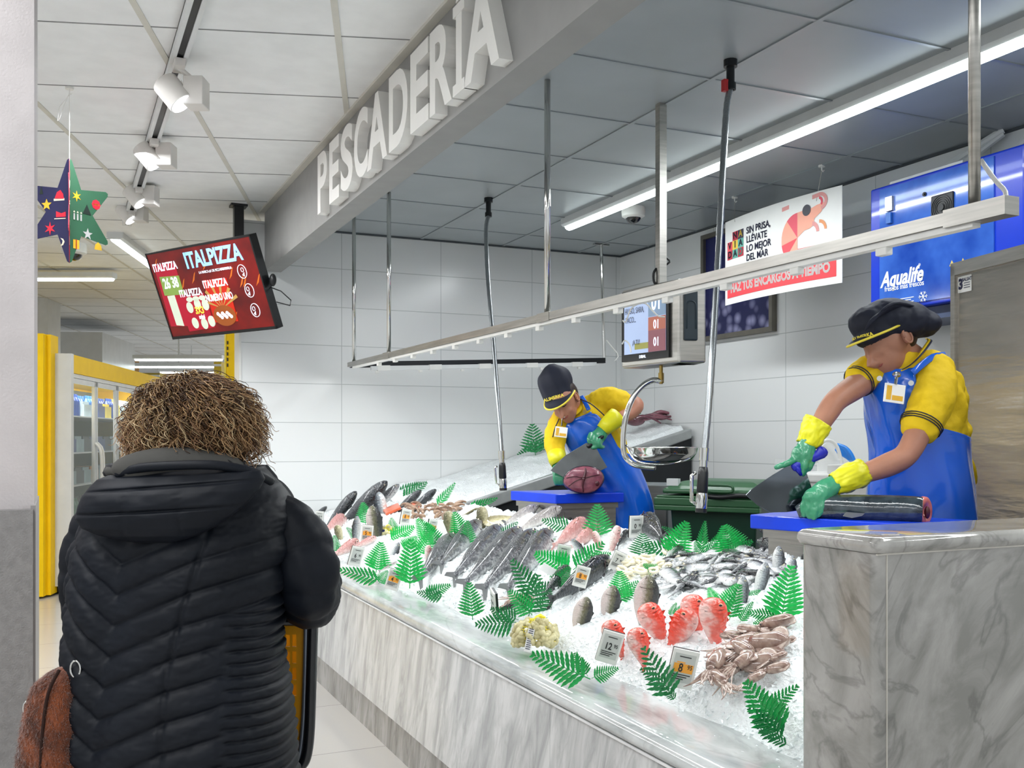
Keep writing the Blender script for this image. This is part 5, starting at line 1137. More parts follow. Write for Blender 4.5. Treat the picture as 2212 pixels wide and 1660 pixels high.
for kd,b,tp,lb,wd,ln,bk_ in (
 (D_,(1157,985),(1150,917),bt_,1.2,0,8.0),(D_,(1180,968),(1119,985),bt_,1,0,7.9),(D_,(1186,975),(1188,932),bt_,1.2,0,7.95),(D_,(1190,972),(1140,958),bt_,.9,0,7.9),
 (D_,(1399,905),(1393,868),rt_,1.1,0,8.3),(D_,(1420,898),(1477,886),rt_,.8,0,8.2),(D_,(1402,903),(1352,925),rt_,.9,0,8.2),(D_,(1385,905),(1408,890),rt_,1.2,0,8.2),
 (A_,(1293,1165),(1289,1090),sf,1.25,0,None),(B_,(1450,1205),(1482,1128),sf,1.25,0,None),(A_,(1514,1195),(1521,1126),sf,.55,0,None),(A_,(1525,1200),(1556,1148),sf,.5,0,None),(B_,(1583,1195),(1563,1135),sf,1.8,0,None),(D_,(1388,1205),(1390,1155),sf,1.7,0,None),(D_,(1480,1165),(1432,1140),sf,.6,0,None),(D_,(1470,1195),(1388,1180),sf,.8,0,None),
 (A_,(1570,1205),(1622,1168),sf,.9,0,None),(A_,(1520,1210),(1500,1170),sf,1,0,None),
 (A_,(1150,1105),(1206,1077),lf.replace('at the left end','behind the hakes'),.6,0,None),(D_,(1235,1142),(1172,1125),lf.replace('at the left end','behind the hakes'),.8,0,None),(D_,(1075,1165),(1118,1130),lf.replace('at the left end','behind the hakes'),.7,0,None),(A_,(1200,1165),(1125,1165),lf.replace('at the left end','behind the hakes'),.9,0,None),
 (A_,(1238,1232),(1302,1172),mf,.9,0,None),(B_,(1235,1235),(1156,1195),mf,1.1,0,None),(A_,(1260,1215),(1318,1195),mf,.8,0,None),(D_,(1160,1290),(1106,1213),mf,.8,0,None),(A_,(1195,1275),(1230,1225),mf,1,0,None),(D_,(1150,1290),(1215,1262),mf,.9,0,None),(B_,(1340,1300),(1338,1234),mf,1.4,0,None),(A_,(1335,1300),(1378,1255),mf,.9,0,None),
 (D_,(1142,1332),(1163,1245),cf,1.1,0,None),(A_,(1021,1340),(1014,1258),cf,1.0,0,None),(D_,(1115,1345),(1027,1353),cf,.9,0,None),(D_,(1120,1340),(1060,1318),cf,.9,0,None),(D_,(1150,1345),(1212,1355),cf,.7,0,None),(A_,(1150,1330),(1100,1275),cf,1,0,None),(D_,(1165,1320),(1190,1275),cf,1,0,None),
 (A_,(668,1148),(665,1113),lf,1.2,0,None),(A_,(790,1135),(785,1086),lf,1.2,0,None),(D_,(836,1060),(865,1032),lf,.7,.1,None),(D_,(866,1080),(925,1040),lf,.6,.1,None),(D_,(858,1072),(912,1041),lf,.6,.1,None),(A_,(942,1096),(980,1048),lf,.5,.1,None),(A_,(1008,1102),(1069,1078),lf,.5,.1,None),(A_,(850,1152),(846,1119),lf,1.2,0,None),(B_,(700,1185),(655,1165),lf,1.1,0,None),(A_,(722,1195),(724,1157),lf,1.2,0,None),(B_,(840,1168),(895,1138),lf,1,0,None),(A_,(775,1165),(750,1140),lf,.9,0,None),
 (B_,(1000,1168),(982,1107),nf,1.1,0,None),(B_,(930,1165),(902,1122),nf,1.3,0,None),(A_,(945,1180),(920,1130),nf,1.1,0,None),(A_,(1010,1180),(1010,1125),nf,1,0,None),(B_,(812,1238),(824,1172),nf,1.3,0,None),(B_,(885,1272),(889,1165),nf,.95,0,None),(A_,(825,1255),(729,1228),nf,.55,0,None),(A_,(818,1262),(838,1233),nf,1.3,0,None),(B_,(905,1200),(935,1150),nf,1.2,0,None),(D_,(960,1190),(940,1162),nf,1.4,0,None),(B_,(870,1190),(900,1160),nf,1.3,0,None),
 (A_,(915,1290),(973,1263),ef,.8,0,None),(D_,(960,1290),(900,1282),ef,.7,0,None),(A_,(1275,1468),(1148,1409),ef,.8,0,None),(A_,(1278,1466),(1334,1442),ef,.9,0,None),(A_,(1270,1462),(1240,1410),ef,.8,0,None),(D_,(1455,1512),(1393,1405),ef,.8,0,None),(D_,(1450,1490),(1386,1449),ef,.7,0,None),(D_,(1462,1512),(1428,1484),ef,.7,0,None),
 (B_,(1560,1320),(1592,1262),rf,1.1,0,None),(A_,(1575,1342),(1596,1262),rf,.8,0,None),(A_,(1598,1346),(1624,1300),rf,.7,0,None),(B_,(1545,1300),(1530,1270),rf,1.3,0,None),(A_,(1448,1334),(1460,1302),rf,.8,0,None),(A_,(1452,1334),(1485,1298),rf,.5,0,None),(A_,(1425,1238),(1389,1219),rf,1,0,None),(A_,(1600,1300),(1640,1275),rf,.8,0,None),
 (B_,(1687,1345),(1706,1222),wf,1.1,0,None),(A_,(1688,1336),(1612,1322),wf,.7,0,None),(A_,(1690,1340),(1625,1345),wf,.6,0,None),(D_,(1715,1200),(1688,1186),wf,1.2,0,None),(A_,(1692,1592),(1605,1467),wf,.8,0,None),(D_,(1695,1600),(1622,1536),wf,.8,0,None),(A_,(1640,1552),(1718,1478),wf,.7,0,None),(D_,(1705,1612),(1640,1578),wf,.5,0,None),(A_,(1700,1560),(1640,1500),wf,.9,0,None)):
    fc=0
    frond(kd,b,tp,lb,wd,ln,bk_,G.get(lb,'ferns behind the hakes'))
# purple octopus on the rear tray, right of the far worker
t=P(1400,903,8.25); ox=thing('octopus','dark purple octopus on ice at the top of the rear tray','octopus',t); m=MB()
m.ell(P(1372,908,8.2),(.09,.07,.05)); 
m.build('body',mat('octopus_skin','7A4A55',.2,var=.2,coat=.5),ox,smooth=True)
random.seed(2)
for k in range(7):
    a=P(1370+8*k,908-2*k,8.15+.03*k); MB().tube(cr([a,a+CR*.06+UP*.03*random.random(),a+CR*.14+UP*.02*random.uniform(-1,1),a+CR*.22+UP*random.uniform(-.03,.02)],9),[.022,.02,.018,.017,.015,.012,.01,.008,.005],7).build('tentacle',mat('octopus_arm_%d'%k,'8A5560' if k%2 else '6B3C48',.2,coat=.5),ox,smooth=True)
# ---------- people: helpers ----------
M_skin=mat('skin','AE7A62',.5,var=.05,vs=10,bump=.04,bs=90,sss=.06); M_skin2=mat('skin_b','B98068',.5,var=.05,vs=10,sss=.06)
M_polo=mat('polo_yellow','E4BF10',.8,var=.04,bump=.12,bs=120); M_apron=mat('apron_blue','1262D8',.22,var=.05,vs=3,coat=.45,bump=.08,bs=5)
M_glg=mat('glove_green','3C8F69',.3,var=.08,coat=.3,bump=.15,bs=30); M_gly=mat('glove_cuff_yellow','DDD820',.4,var=.06,bump=.2,bs=22)
M_cap=mat('cap_navy','151A2C',.7,var=.08,bump=.15,bs=18); M_capy=mat('cap_piping_yellow','F0DC4A',.5); M_line=mat('polo_piping_navy','1C2136',.6)
M_hair=mat('hair_brown','2C1E18',.5,var=.2,vs=60,stretch=(1,1,.2)); M_lip=mat('lip','9C5048',.4); M_teeth=mat('teeth','EDE8DE',.3); M_brow=mat('brow','2E211B',.7); M_badge=mat('badge_white','F2F2EE',.3); M_badgeo=mat('badge_orange','E5B23C',.4)
def shape(rings,nv,nt,fn=None):
    """rings: (px,py,t,ra,rb[,tilt]) -> smooth loft; ra along the picture's right, rb in depth"""
    R=cr([(Vector(P(r[0],r[1],r[2])).x,Vector(P(r[0],r[1],r[2])).y,Vector(P(r[0],r[1],r[2])).z,r[3],r[4]) for r in rings],nv)
    out=[]
    C=[Vector(r[:3]) for r in R]
    for i,r in enumerate(R):
        d=(C[min(i+1,nv-1)]-C[max(i-1,0)]).normalized(); s_=(CR-d*CR.dot(d)).normalized(); o=s_.cross(d)
        if o.dot(CF)>0: o=-o        # o points to the viewer
        ring=[]
        for k in range(nt):
            a=2*math.pi*k/nt; off=fn(a,i/(nv-1)) if fn else 0
            e=1.0; ca,sa=math.cos(a),math.sin(a)
            v=s_*(r[3]+off)*math.copysign(abs(ca)**.85,ca)+o*(r[4]+off)*math.copysign(abs(sa)**.85,sa)
            ring.append(C[i]+v)
        out.append(ring)
    return out
def part_of(ring,a0,a1): # columns for an angle window (degrees) of a closed ring list
    n=len(ring[0]); k0,k1=int(a0/360*n),int(a1/360*n)
    return [[r[k%n] for k in range(k0,k1+1)] for r in ring]
def limb(m,pts,n=14,mi=0): # (px,py,t,r)
    c=cr([(*P(a,b,t),r) for a,b,t,r in pts],max(8,len(pts)*5)); m.tube([Vector(q[:3]) for q in c],[q[3] for q in c],n,mi,round_=True); return m
def finger(m,pts,r0,r1): 
    c=cr([tuple(P(*q)) for q in pts],10); m.tube([Vector(q) for q in c],[r0+(r1-r0)*k/9 for k in range(10)],10,round_=True); return m
# =====================================================================
# near worker
# =====================================================================
T1=3.82; s1=T1/F
w1=thing('person','woman in yellow polo and navy cap slicing a salmon at the right','person',(P(1985,945,T1).x,P(1985,945,T1).y,.15))
nearw=w1
m=MB()
# head: skull, jaw, nose, ear, neck (turned to the left, looking down)
hx=lambda px,py,dt=0:P(px,py,T1+dt)
hd=(CR*-.80-CF*.42-UP*.42).normalized()     # looking direction
hu=(UP*.86-CR*.44).normalized(); hu=(hu-hd*hu.dot(hd)).normalized(); hs=hd.cross(hu)
HM=Matrix((hd,hs,hu)).transposed()  # local x forward, y side, z up
hc=hx(1917,735)
m.ell(hc,(.105,.080,.098),HM,20,14); m.ell(hc+hd*.038-hu*.055,(.072,.062,.075),HM,18,12)
m.ell(hc+hd*.062-hu*.105,(.03,.034,.024),HM,12,8)   # chin
m.ell(hc+hd*.085-hu*.02,(.028,.05,.03),HM,12,8)
nb=hc+hd*.106-hu*.012
m.tube([nb-hd*.02+hu*.02,nb+hd*.012-hu*.012,nb+hd*.034-hu*.036,nb+hd*.012-hu*.05],[.011,.0125,.014,.010],10,round_=True)
for s_ in (-1,1): m.ell(nb+hd*.010-hu*.040+hs*s_*.013,(.012,.009,.009),HM,8,6)
m.ell(hc+hd*.08-hu*.062,(.030,.034,.018),HM,12,8)
for s_ in (-1,1): m.ell(hc+hd*.062-hu*.045+hs*s_*.035,(.03,.022,.028),HM,10,8)
limb(m,[(1940,755,T1+.01,.056),(1970,780,T1+.03,.062),(1998,815,T1+.04,.075)])
# shoulders/torso core and legs
R=shape([(2000,1420,T1+.05,.13,.11),(1995,1200,T1+.05,.16,.13),(1988,1060,T1+.05,.17,.14),(1980,950,T1+.04,.15,.12),(1978,860,T1+.03,.16,.12),(1985,805,T1+.03,.10,.09)],20,20); m.rings(R)
for dx in (-35,35): limb(m,[(1995+dx,1150,T1+.05,.11),(1995+dx,1330,T1+.06,.085),(1996+dx,1500,T1+.07,.06),(1996+dx,1640,T1+.07,.05)]); m.ell(Vector((P(1990+dx,945,T1).x,P(1990+dx,945,T1).y,.2)),(.06,.12,.05))
# far (image-left) arm
limb(m,[(1882,812,T1+.02,.054),(1845,838,T1-.03,.049),(1808,864,T1-.08,.043),(1790,888,T1-.1,.042),(1772,918,T1-.12,.036),(1752,955,T1-.14,.030)])
# near arm
limb(m,[(2022,835,T1-.08,.054),(2004,885,T1-.135,.053),(1980,943,T1-.185,.047),(1956,984,T1-.21,.043),(1920,1004,T1-.22,.044),(1880,1019,T1-.23,.038),(1835,1035,T1-.24,.032)])
body1=blob(m.build('body',M_skin,w1),.0065,5)
# ear
em=MB(); ec=hc-hd*.012-hs*-.0-hu*.012; sd=hs if hs.dot(CF)<0 else -hs
ec=hc+sd*.078-hd*.004-hu*.014
o_=[ec+HM@Vector((.019*math.cos(a)-.004,0,.03*math.sin(a)*(1 if math.sin(a)>0 else .9)))+sd*.012 for a in [2*math.pi*k/16 for k in range(17)]]
em.tube(o_,.0045,7); em.ell(ec+sd*.004-hd*.004,(.020,.011,.030),HM,14,8); em.build('ear',M_skin,w1,smooth=True)
# face details
fm=MB(); e0=hc+hd*.101-hu*.022
for s_ in (-1,1):
    fm.tube([e0+hs*s_*.018-hd*.002,e0+hs*s_*.030-hu*.003-hd*.004,e0+hs*s_*.044-hd*.014],[.002,.0032,.002],6)
fm.build('eyelids',M_brow,w1,smooth=True)
fm=MB(); q=hc+hd*.108-hu*.068
fm.tube([q+hs*.0+hd*.002,q+sd*.014-hd*.002,q+sd*.030-hd*.014+hu*.008,q+sd*.040-hd*.024+hu*.014],[.004,.005,.003,.0018],8).tube([q,q-sd*.014-hd*.002,q-sd*.028-hd*.012+hu*.005],[.004,.005,.0025],8).build('lips',M_lip,w1,smooth=True)
fm=MB(); q=hc+hd*.098+hu*.018
for s_ in (-1,1): fm.tube([q+hs*s_*.014,q+hs*s_*.03+hu*.004-hd*.006,q+hs*s_*.05-hd*.022],[.003,.0035,.002],6)
fm.build('eyebrows',M_brow,w1,smooth=True)
q=hc+hd*.088-hu*.05; MB().tube([q+sd*.022+hu*.022+hd*.008,q+sd*.036+hd*.0,q+sd*.046-hu*.02-hd*.012],[.0012,.0024,.0012],6).build('smile_crease',mat('crease','8A5846',.6),w1,smooth=True)
# hair at the nape
m=MB().ell(hc-hd*.045-hu*.012,(.072,.083,.07),HM,20,12).ell(hc-hd*.02+hu*.02,(.09,.084,.09),HM,20,12); m.build('hair',M_hair,w1,smooth=True)
# cap: soft puffy crown swelling backwards, band, visor with yellow piping
cp=thing  # (cap is worn: child of the person)
m=MB().ell(P(1886,700,T1+.0),(.088,.098,.072)).ell(P(1918,692,T1),(.102,.108,.088)).ell(P(1955,694,T1),(.09,.105,.078)).ell(P(1990,700,T1+.0),(.064,.088,.052)).ell(hc+hu*.045+hd*.01,(.112,.092,.05),HM)
dsp(blob(m.build('cap',M_cap,w1),.006,8,.6),.012,.05)
m=MB()
for k in range(6): m.tube(cr([P(1868+7*k,716-9*k,T1-.105-.004*k),P(1885+10*k,690-7*k,T1-.108),P(1915+13*k,668-1*k,T1-.07)],8),[.002,.005,.007,.008,.008,.007,.005,.002],6)
blob(m.build('cap_folds',M_cap,w1),.003,2)
# visor (curved bill)
vis=[]; 
for j in range(7):
    f=j/6; row=[]
    for k in range(15):
        a=math.pi*(k/14-.5); 
        base=hc+hd*.104*math.cos(a)+hs*.092*math.sin(a)+hu*(.055-.012*abs(math.sin(a)))
        tip=hc+hd*(.104+.062)*max(0,math.cos(a))**.75+hs*.096*math.sin(a)+hu*(.036+.016*math.cos(a))
        row.append(base.lerp(tip,f)+hu*.012*math.sin(math.pi*f)*math.cos(a))
    vis.append(row)
m=MB(); m.rings(vis,False,closed=False); vo=m.build('visor',M_cap,w1,smooth=True); q=vo.modifiers.new('t','SOLIDIFY'); q.thickness=.006
MB().tube(vis[-1],.0048,8).build('visor_piping',M_capy,w1,smooth=True)
m=MB(); q=hc+hd*.135+hu*.062; text(m,'ALIMERKA',.02,frame(q+sd*.03,(sd*-.92-hd*.45)*-1 if False else (hs if hs.dot(CR)>0 else -hs)*.8+CR*.2,hu),.0006,.03); m.build('cap_lettering',M_capy,w1)
# polo shirt
def puff(a,v): return .006*math.sin(a*5+v*9)+.004*math.sin(a*9-v*14)
TR=[(1992,1010,T1+.05,.165,.135),(1988,960,T1+.05,.172,.14),(1984,900,T1+.045,.178,.14),(1978,850,T1+.04,.172,.135),(1972,815,T1+.035,.160,.12),(1972,790,T1+.03,.125,.10),(1978,772,T1+.03,.075,.075)]
tor=shape(TR,30,48,puff)
m=MB().rings(tor)
limb(m,[(2012,802,T1-.02,.082),(2018,840,T1-.09,.082),(2006,883,T1-.14,.076),(1989,920,T1-.165,.070)],18)
limb(m,[(1905,800,T1+.06,.066),(1880,804,T1+.03,.068),(1858,822,T1-.0,.062)],18)
m.ell(P(2048,880,T1+.08),(.075,.08,.13)); m.ell(P(2056,935,T1+.06),(.06,.09,.05))
dsp(blob(m.build('polo_shirt',M_polo,w1),.007,4),.022,.07)
m=MB()
def ringat(m,c,ax,r,th,n=26):
    ax=ax.normalized(); q=UP if abs(ax.z)<.9 else CR; a=(q-ax*q.dot(ax)).normalized(); b=ax.cross(a)
    m.tube([c+a*r*math.cos(t)+b*r*math.sin(t) for t in [2*math.pi*k/n for k in range(n+1)]],th,6)
ax=(P(1989,920,T1-.165)-P(2006,883,T1-.14))
for e,r in ((.97,.0735),(.86,.0748),(.75,.0762)): ringat(m,P(2006,883,T1-.14).lerp(P(1989,920,T1-.165),e+.12),ax,r,.0021)
ax=(P(1858,822,T1)-P(1880,805,T1+.03))
for e,r in ((1.2,.0615),(1.05,.063)): ringat(m,P(1880,805,T1+.03).lerp(P(1858,822,T1),e),ax,r,.0021)
# shoulder seam piping
m.tube(cr([P(2032,768,T1-.03),P(2058,800,T1-.055),P(2070,840,T1-.05),P(2062,880,T1-.07),P(2040,898,T1-.10)],14),.0028,6)
m.build('shirt_piping',M_line,w1,smooth=True)
# collar
cb=[P(1945,800,T1-.11),P(1965,790,T1-.115),P(1990,768,T1-.10),P(2010,742,T1-.05),P(2012,736,T1+.04)]; ct_=[P(1962,792,T1-.085),P(1975,778,T1-.085),P(1992,752,T1-.07),P(2004,734,T1-.02),P(2000,730,T1+.05)]
A1_=cr(cb,14);B1_=cr(ct_,14); m=MB(); m.rings([[Vector(a) for a in A1_],[Vector(a).lerp(Vector(b),.5)+(-CF)*.008 for a,b in zip(A1_,B1_)],[Vector(b) for b in B1_]],False,closed=False); o=m.build('collar',M_polo,w1,smooth=True); q=o.modifiers.new('t','SOLIDIFY'); q.thickness=.006
m=MB()
for e in (.1,.22,.34): m.tube([Vector(a).lerp(Vector(b),e)-CF*.008 for a,b in zip(A1_,B1_)],.0018,5)
m.build('collar_stripes',M_line,w1,smooth=True)
# apron: bib and skirt follow the torso
AR=[(1990,1500,T1+.07,.215,.15),(1988,1250,T1+.06,.208,.15),(1988,1128,T1+.055,.204,.15),(1988,1060,T1+.05,.196,.152),(1986,1000,T1+.05,.186,.15),(1984,950,T1+.05,.184,.15),(1982,900,T1+.045,.190,.152),(1976,850,T1+.04,.184,.147),(1970,815,T1+.035,.172,.132),(1968,790,T1+.03,.145,.115)]
ar=shape(AR,60,72,lambda a,v:.005*math.sin(a*4+v*7)+.003*math.sin(a*11-v*20))
# drop: wrap limits (deg) by height: skirt wraps fully, bib narrows;   0=right 90=towards viewer 180=left
def lim(v):
    if v<.5: return (8,235)
    e=smooth(.5,.66,v); return (8+e*92,235-e*20)
rows=[]
for i,r in enumerate(ar):
    v=i/59; a0,a1=lim(v); row=[]
    for k in range(41):
        a=(a0+(a1-a0)*k/40)/360*72; f=a-int(a); row.append(r[int(a)%72].lerp(r[(int(a)+1)%72],f))
    rows.append(row)
m=MB().rings(rows,False,closed=False); o=m.build('apron',M_apron,w1,smooth=True); q=o.modifiers.new('t','SOLIDIFY'); q.thickness=.004
m=MB()
for a_ in (cr([P(1972,806,T1-.135),P(1990,790,T1-.125),P(2015,772,T1-.09),P(2042,768,T1-.04)],10)  ,):
    m.tube([Vector(q) for q in a_],[(.0025,.013)]*len(a_),8,ref=-CF)
m.build('apron_strap',M_apron,w1,smooth=True)
MB().tube([P(1900,818,T1-.135),P(1900,818,T1-.145)],.010,14).tube([P(1968,828,T1-.145),P(1968,828,T1-.155)],.010,14).build('apron_eyelet',M_chrome,w1)
# badge
Mb=frame(P(1932,850,T1-.165),CR*.96+CF*.2+UP*-.12,UP)
bd=bev(MB().box(-.042,.042,-.003,.003,-.036,.034,M=Mb).build('badge',M_badge,w1),.002)
MB().box(-.034,-.014,-.004,-.002,-.026,.026,M=Mb).box(-.01,.034,-.004,-.002,-.026,-.008,M=Mb).build('badge_print',M_badgeo,bd)
MB().tube([P(1934,832,T1-.165),P(1937,812,T1-.15)],.006,8).ell(P(1937,810,T1-.15),(.02,.01,.012)).build('badge_clip',M_chrome,bd)
m=MB(); m.tube(cr([P(2084,985,T1+.12),P(2096,1010,T1+.1),P(2100,1040,T1+.12),P(2088,1052,T1+.13)],10),.02,8).tube(cr([P(2084,1000,T1+.12),P(2092,1035,T1+.1),P(2096,1060,T1+.12)],8),.018,8); m.build('shirt_tail',M_polo,w1,smooth=True)
# gloves ---- far hand on the handle
m=MB(); t=T1-.15
limb(m,[(1742,962,t,.034),(1738,985,t,.040),(1733,1000,t,.036)])
m.ell(P(1733,985,t),(.046,.032,.045))
finger(m,[(1724,985,t-.01),(1708,998,t-.02),(1692,1005,t-.02),(1677,1010,t-.02)],.014,.010)       # index, pointing along the blade
finger(m,[(1738,990,t-.02),(1738,1008,t-.03),(1735,1024,t-.02)],.016,.012)  # thumb
finger(m,[(1748,985,t+.01),(1752,1000,t-.02),(1748,1014,t-.02)],.013,.010)
finger(m,[(1752,978,t+.02),(1756,993,t-.01),(1752,1006,t-.01)],.013,.010)
finger(m,[(1752,972,t+.03),(1758,986,t+.01),(1756,1000,t)],.012,.009)
dsp(blob(m.build('glove',M_glg,w1),.0042,3),.005,.018)
m=MB(); m.tube([P(1744,962,t+.01),P(1752,945,t+.01),P(1762,925,t+.02),P(1770,912,t+.02)],[.040,.046,.050,.052],20,cap=False); o=m.build('glove_cuff',M_gly,w1,smooth=True); q=o.modifiers.new('sub','SUBSURF'); q.levels=q.render_levels=2; q.subdivision_type='SIMPLE'; dsp(o,.022,.03); q=o.modifiers.new('t','SOLIDIFY'); q.thickness=.003
# near hand pressing the fish
m=MB(); t=T1-.25
limb(m,[(1800,1047,t,.034),(1785,1058,t,.040),(1768,1072,t,.040),(1752,1082,t,.034)])
m.ell(P(1762,1074,t),(.05,.035,.035))
finger(m,[(1748,1078,t+.01),(1738,1088,t),(1736,1102,t),(1737,1112,t)],.0145,.0115)
finger(m,[(1752,1082,t-.01),(1748,1095,t-.02),(1747,1108,t-.02),(1748,1116,t-.02)],.0145,.0115)
finger(m,[(1762,1084,t-.02),(1762,1098,t-.03),(1760,1110,t-.03),(1758,1118,t-.03)],.0145,.0115)
finger(m,[(1774,1080,t-.02),(1776,1092,t-.03),(1772,1106,t-.03),(1768,1113,t-.03)],.0135,.010)
finger(m,[(1775,1066,t+.02),(1764,1082,t+.04),(1752,1092,t+.05)],.015,.012)
dsp(blob(m.build('glove',M_glg,w1),.0042,3),.005,.018)
m=MB(); m.tube([P(1800,1047,t+.01),P(1815,1041,t+.01),P(1840,1030,t+.02),P(1864,1020,t+.03)],[.040,.047,.052,.050],20,cap=False); o=m.build('glove_cuff',M_gly,w1,smooth=True); q=o.modifiers.new('sub','SUBSURF'); q.levels=q.render_levels=2; q.subdivision_type='SIMPLE'; dsp(o,.022,.03); q=o.modifiers.new('t','SOLIDIFY'); q.thickness=.003
# cleaver
t=T1-.17; kn=thing('knife','wide polished cleaver with blue handle held by the near worker','knife',P(1700,1060,t))
bp_=[(1711,1001),(1727,1006),(1739,1012),(1747,1035),(1755,1058),(1745,1085),(1730,1103),(1700,1107),(1664,1108),(1636,1092),(1611,1070),(1622,1059),(1634,1050),(1670,1026)]
bl=[P(x,y,t+.06*(1740-x)/140*0+ (.0)) for x,y in bp_]
bev(MB().slab(bl,CF*.003).build('blade',mat('polished_blade','6C737C',.1,1,var=.04),kn),.001)
m=MB(); m.tube(cr([P(1716,1010,t),P(1735,1000,t),P(1752,990,t),P(1770,982,t),P(1778,975,t)],12),[(.017,.011)]*3+[(.019,.013)]*6+[(.022,.014)]*3,12,ref=UP,round_=True).tube([P(1715,1004,t),P(1726,1016,t),P(1733,1026,t)],[.010,.013,.010],8); m.build('handle',mat('handle_blue','1A22A8',.35),kn,smooth=True)
# salmon
t=T1-.24; sm=thing('salmon','whole dark salmon with cut pink end lying on the blue board','fish',P(1880,1125,t))
pts=cr([(*P(1722,1108,t+.02),.022),(*P(1745,1101,t+.01),.034),(*P(1790,1097,t-.02),.043),(*P(1850,1099,t-.06),.048),(*P(1920,1101,t-.1),.050),(*P(1975,1103,t-.14),.049),(*P(1992,1104,t-.15),.047)],30)
M_salm=mat('salmon_skin','1A2228',.12,var=.3,vs=22,coat=.8,col2='3B464B',bump=.15,bs=70)
MB().tube([Vector(q[:3]) for q in pts],[(q[3]*1.02,q[3]*.95) for q in pts],24,ref=UP).build('skin',M_salm,sm,smooth=True)
e0_=Vector(pts[-1][:3]); axs=(CR*.62-CF*.78).normalized(); R=[]
for f,z_ in ((1,0),(.96,.012),(.8,.018),(.4,.012),(.25,-.02)): 
    R.append([e0_+axs*z_+(UP*.05*math.cos(a)*(1-.12*math.sin(a))+(axs.cross(UP))*.043*math.sin(a))*f for a in [2*math.pi*k/24 for k in range(24)]])
MB().rings(R,True).build('cut_flesh',mat('flesh_pink','E08778',.3,var=.15,vs=30,coat=.4,col2='C05A4E'),sm,smooth=True)
MB().ell(e0_+axs*.014+UP*-.004-CF*.01,(.010,.010,.022),nu=10,nv=8).build('belly_cavity',mat('cavity_dark','4A1518',.4),sm,smooth=True)
MB().prism([(-.04,-.006),(-.01,-.012),(.025,-.005),(.035,.004),(-.03,.008)],frame(P(1846,1112,t-.115),CR,UP),-.003,.003).build('pectoral_fin',ff_grey,sm)
# =====================================================================
# far worker
# =====================================================================
T2=5.9
w2=thing('person','smiling woman in yellow polo and blue apron leaning to cut tuna at the centre','person',(P(1320,945,T2).x,P(1320,945,T2).y,.15))
m=MB()
hd=(CR*-.28-CF*.74-UP*.54).normalized(); hu=(UP*.75-CR*.42-CF*.35).normalized(); hu=(hu-hd*hu.dot(hd)).normalized(); hs=hd.cross(hu); HM=Matrix((hd,hs,hu)).transposed()
hc=P(1217,862,T2-.12)
m.ell(hc,(.10,.078,.098),HM,20,14); m.ell(hc+hd*.035-hu*.055,(.068,.06,.072),HM,18,12); m.ell(hc+hd*.058-hu*.108,(.03,.036,.024),HM,12,8)
nb=hc+hd*.10-hu*.015
m.tube([nb-hd*.02+hu*.02,nb+hd*.008-hu*.012,nb+hd*.022-hu*.034],[.011,.013,.015],10,round_=True)
for s_ in (-1,1): m.ell(hc+hd*.066-hu*.045+hs*s_*.038,(.028,.022,.026),HM,10,8)
limb(m,[(1228,872,T2-.08,.055),(1240,880,T2-.04,.060),(1252,890,T2,.07)])
R=shape([(1345,1300,T2+.05,.13,.11),(1342,1130,T2+.06,.155,.13),(1330,1060,T2+.06,.15,.13),(1300,985,T2+.04,.14,.12),(1272,920,T2+.02,.15,.12),(1258,885,T2+.01,.11,.09)],18,20); m.rings(R)
for dx in (-22,22): limb(m,[(1345+dx,1120,T2+.06,.11),(1345+dx,1230,T2+.06,.085),(1345+dx,1330,T2+.06,.06),(1345+dx,1395,T2+.06,.05)])
limb(m,[(1312,872,T2-.02,.06),(1345,868,T2-.05,.052),(1374,875,T2-.1,.047),(1362,892,T2-.13,.042),(1340,904,T2-.16,.036),(1318,918,T2-.19,.032)])
limb(m,[(1205,912,T2-.02,.058),(1196,950,T2-.04,.05),(1200,985,T2-.1,.042),(1206,1005,T2-.15,.034)])
blob(m.build('body',M_skin2,w2),.008,5)
sd=hs if hs.dot(CR)>0 else -hs
em=MB(); ec=hc+sd*.076-hd*.004-hu*.012; em.tube([ec+HM@Vector((.017*math.cos(a),0,.027*math.sin(a)))+sd*.008 for a in [2*math.pi*k/14 for k in range(15)]],.0055,7).ell(ec+sd*.004,(.015,.007,.024),HM,10,8); em.build('ear',M_skin2,w2,smooth=True)
q=hc+hd*.098-hu*.064; m=MB(); m.tube([q-hs*.034-hd*.014+hu*.010,q-hs*.017-hu*.006,q-hu*.010+hd*.002,q+hs*.017-hu*.006,q+hs*.034-hd*.014+hu*.010],[.002,.004,.005,.004,.002],8).tube([q-hs*.034-hd*.014+hu*.010,q+hu*.008,q+hs*.034-hd*.014+hu*.010],[.002,.004,.002],8); m.build('lips',M_lip,w2,smooth=True)
MB().tube([q-hs*.026-hd*.008+hu*.004,q+hd*.001-hu*.001,q+hs*.026-hd*.008+hu*.004],[.002,.006,.002],8).build('teeth',M_teeth,w2,smooth=True)
m=MB()
for s_ in (-1,1): m.tube([hc+hd*.095+hs*s_*.018,hc+hd*.092+hs*s_*.03-hu*.003,hc+hd*.082+hs*s_*.044],[.002,.0035,.002],6)
m.build('eyelids',M_brow,w2,smooth=True)
MB().ell(hc-hd*.03+hu*.01,(.09,.084,.10),HM,18,12).build('hair',M_hair,w2,smooth=True)
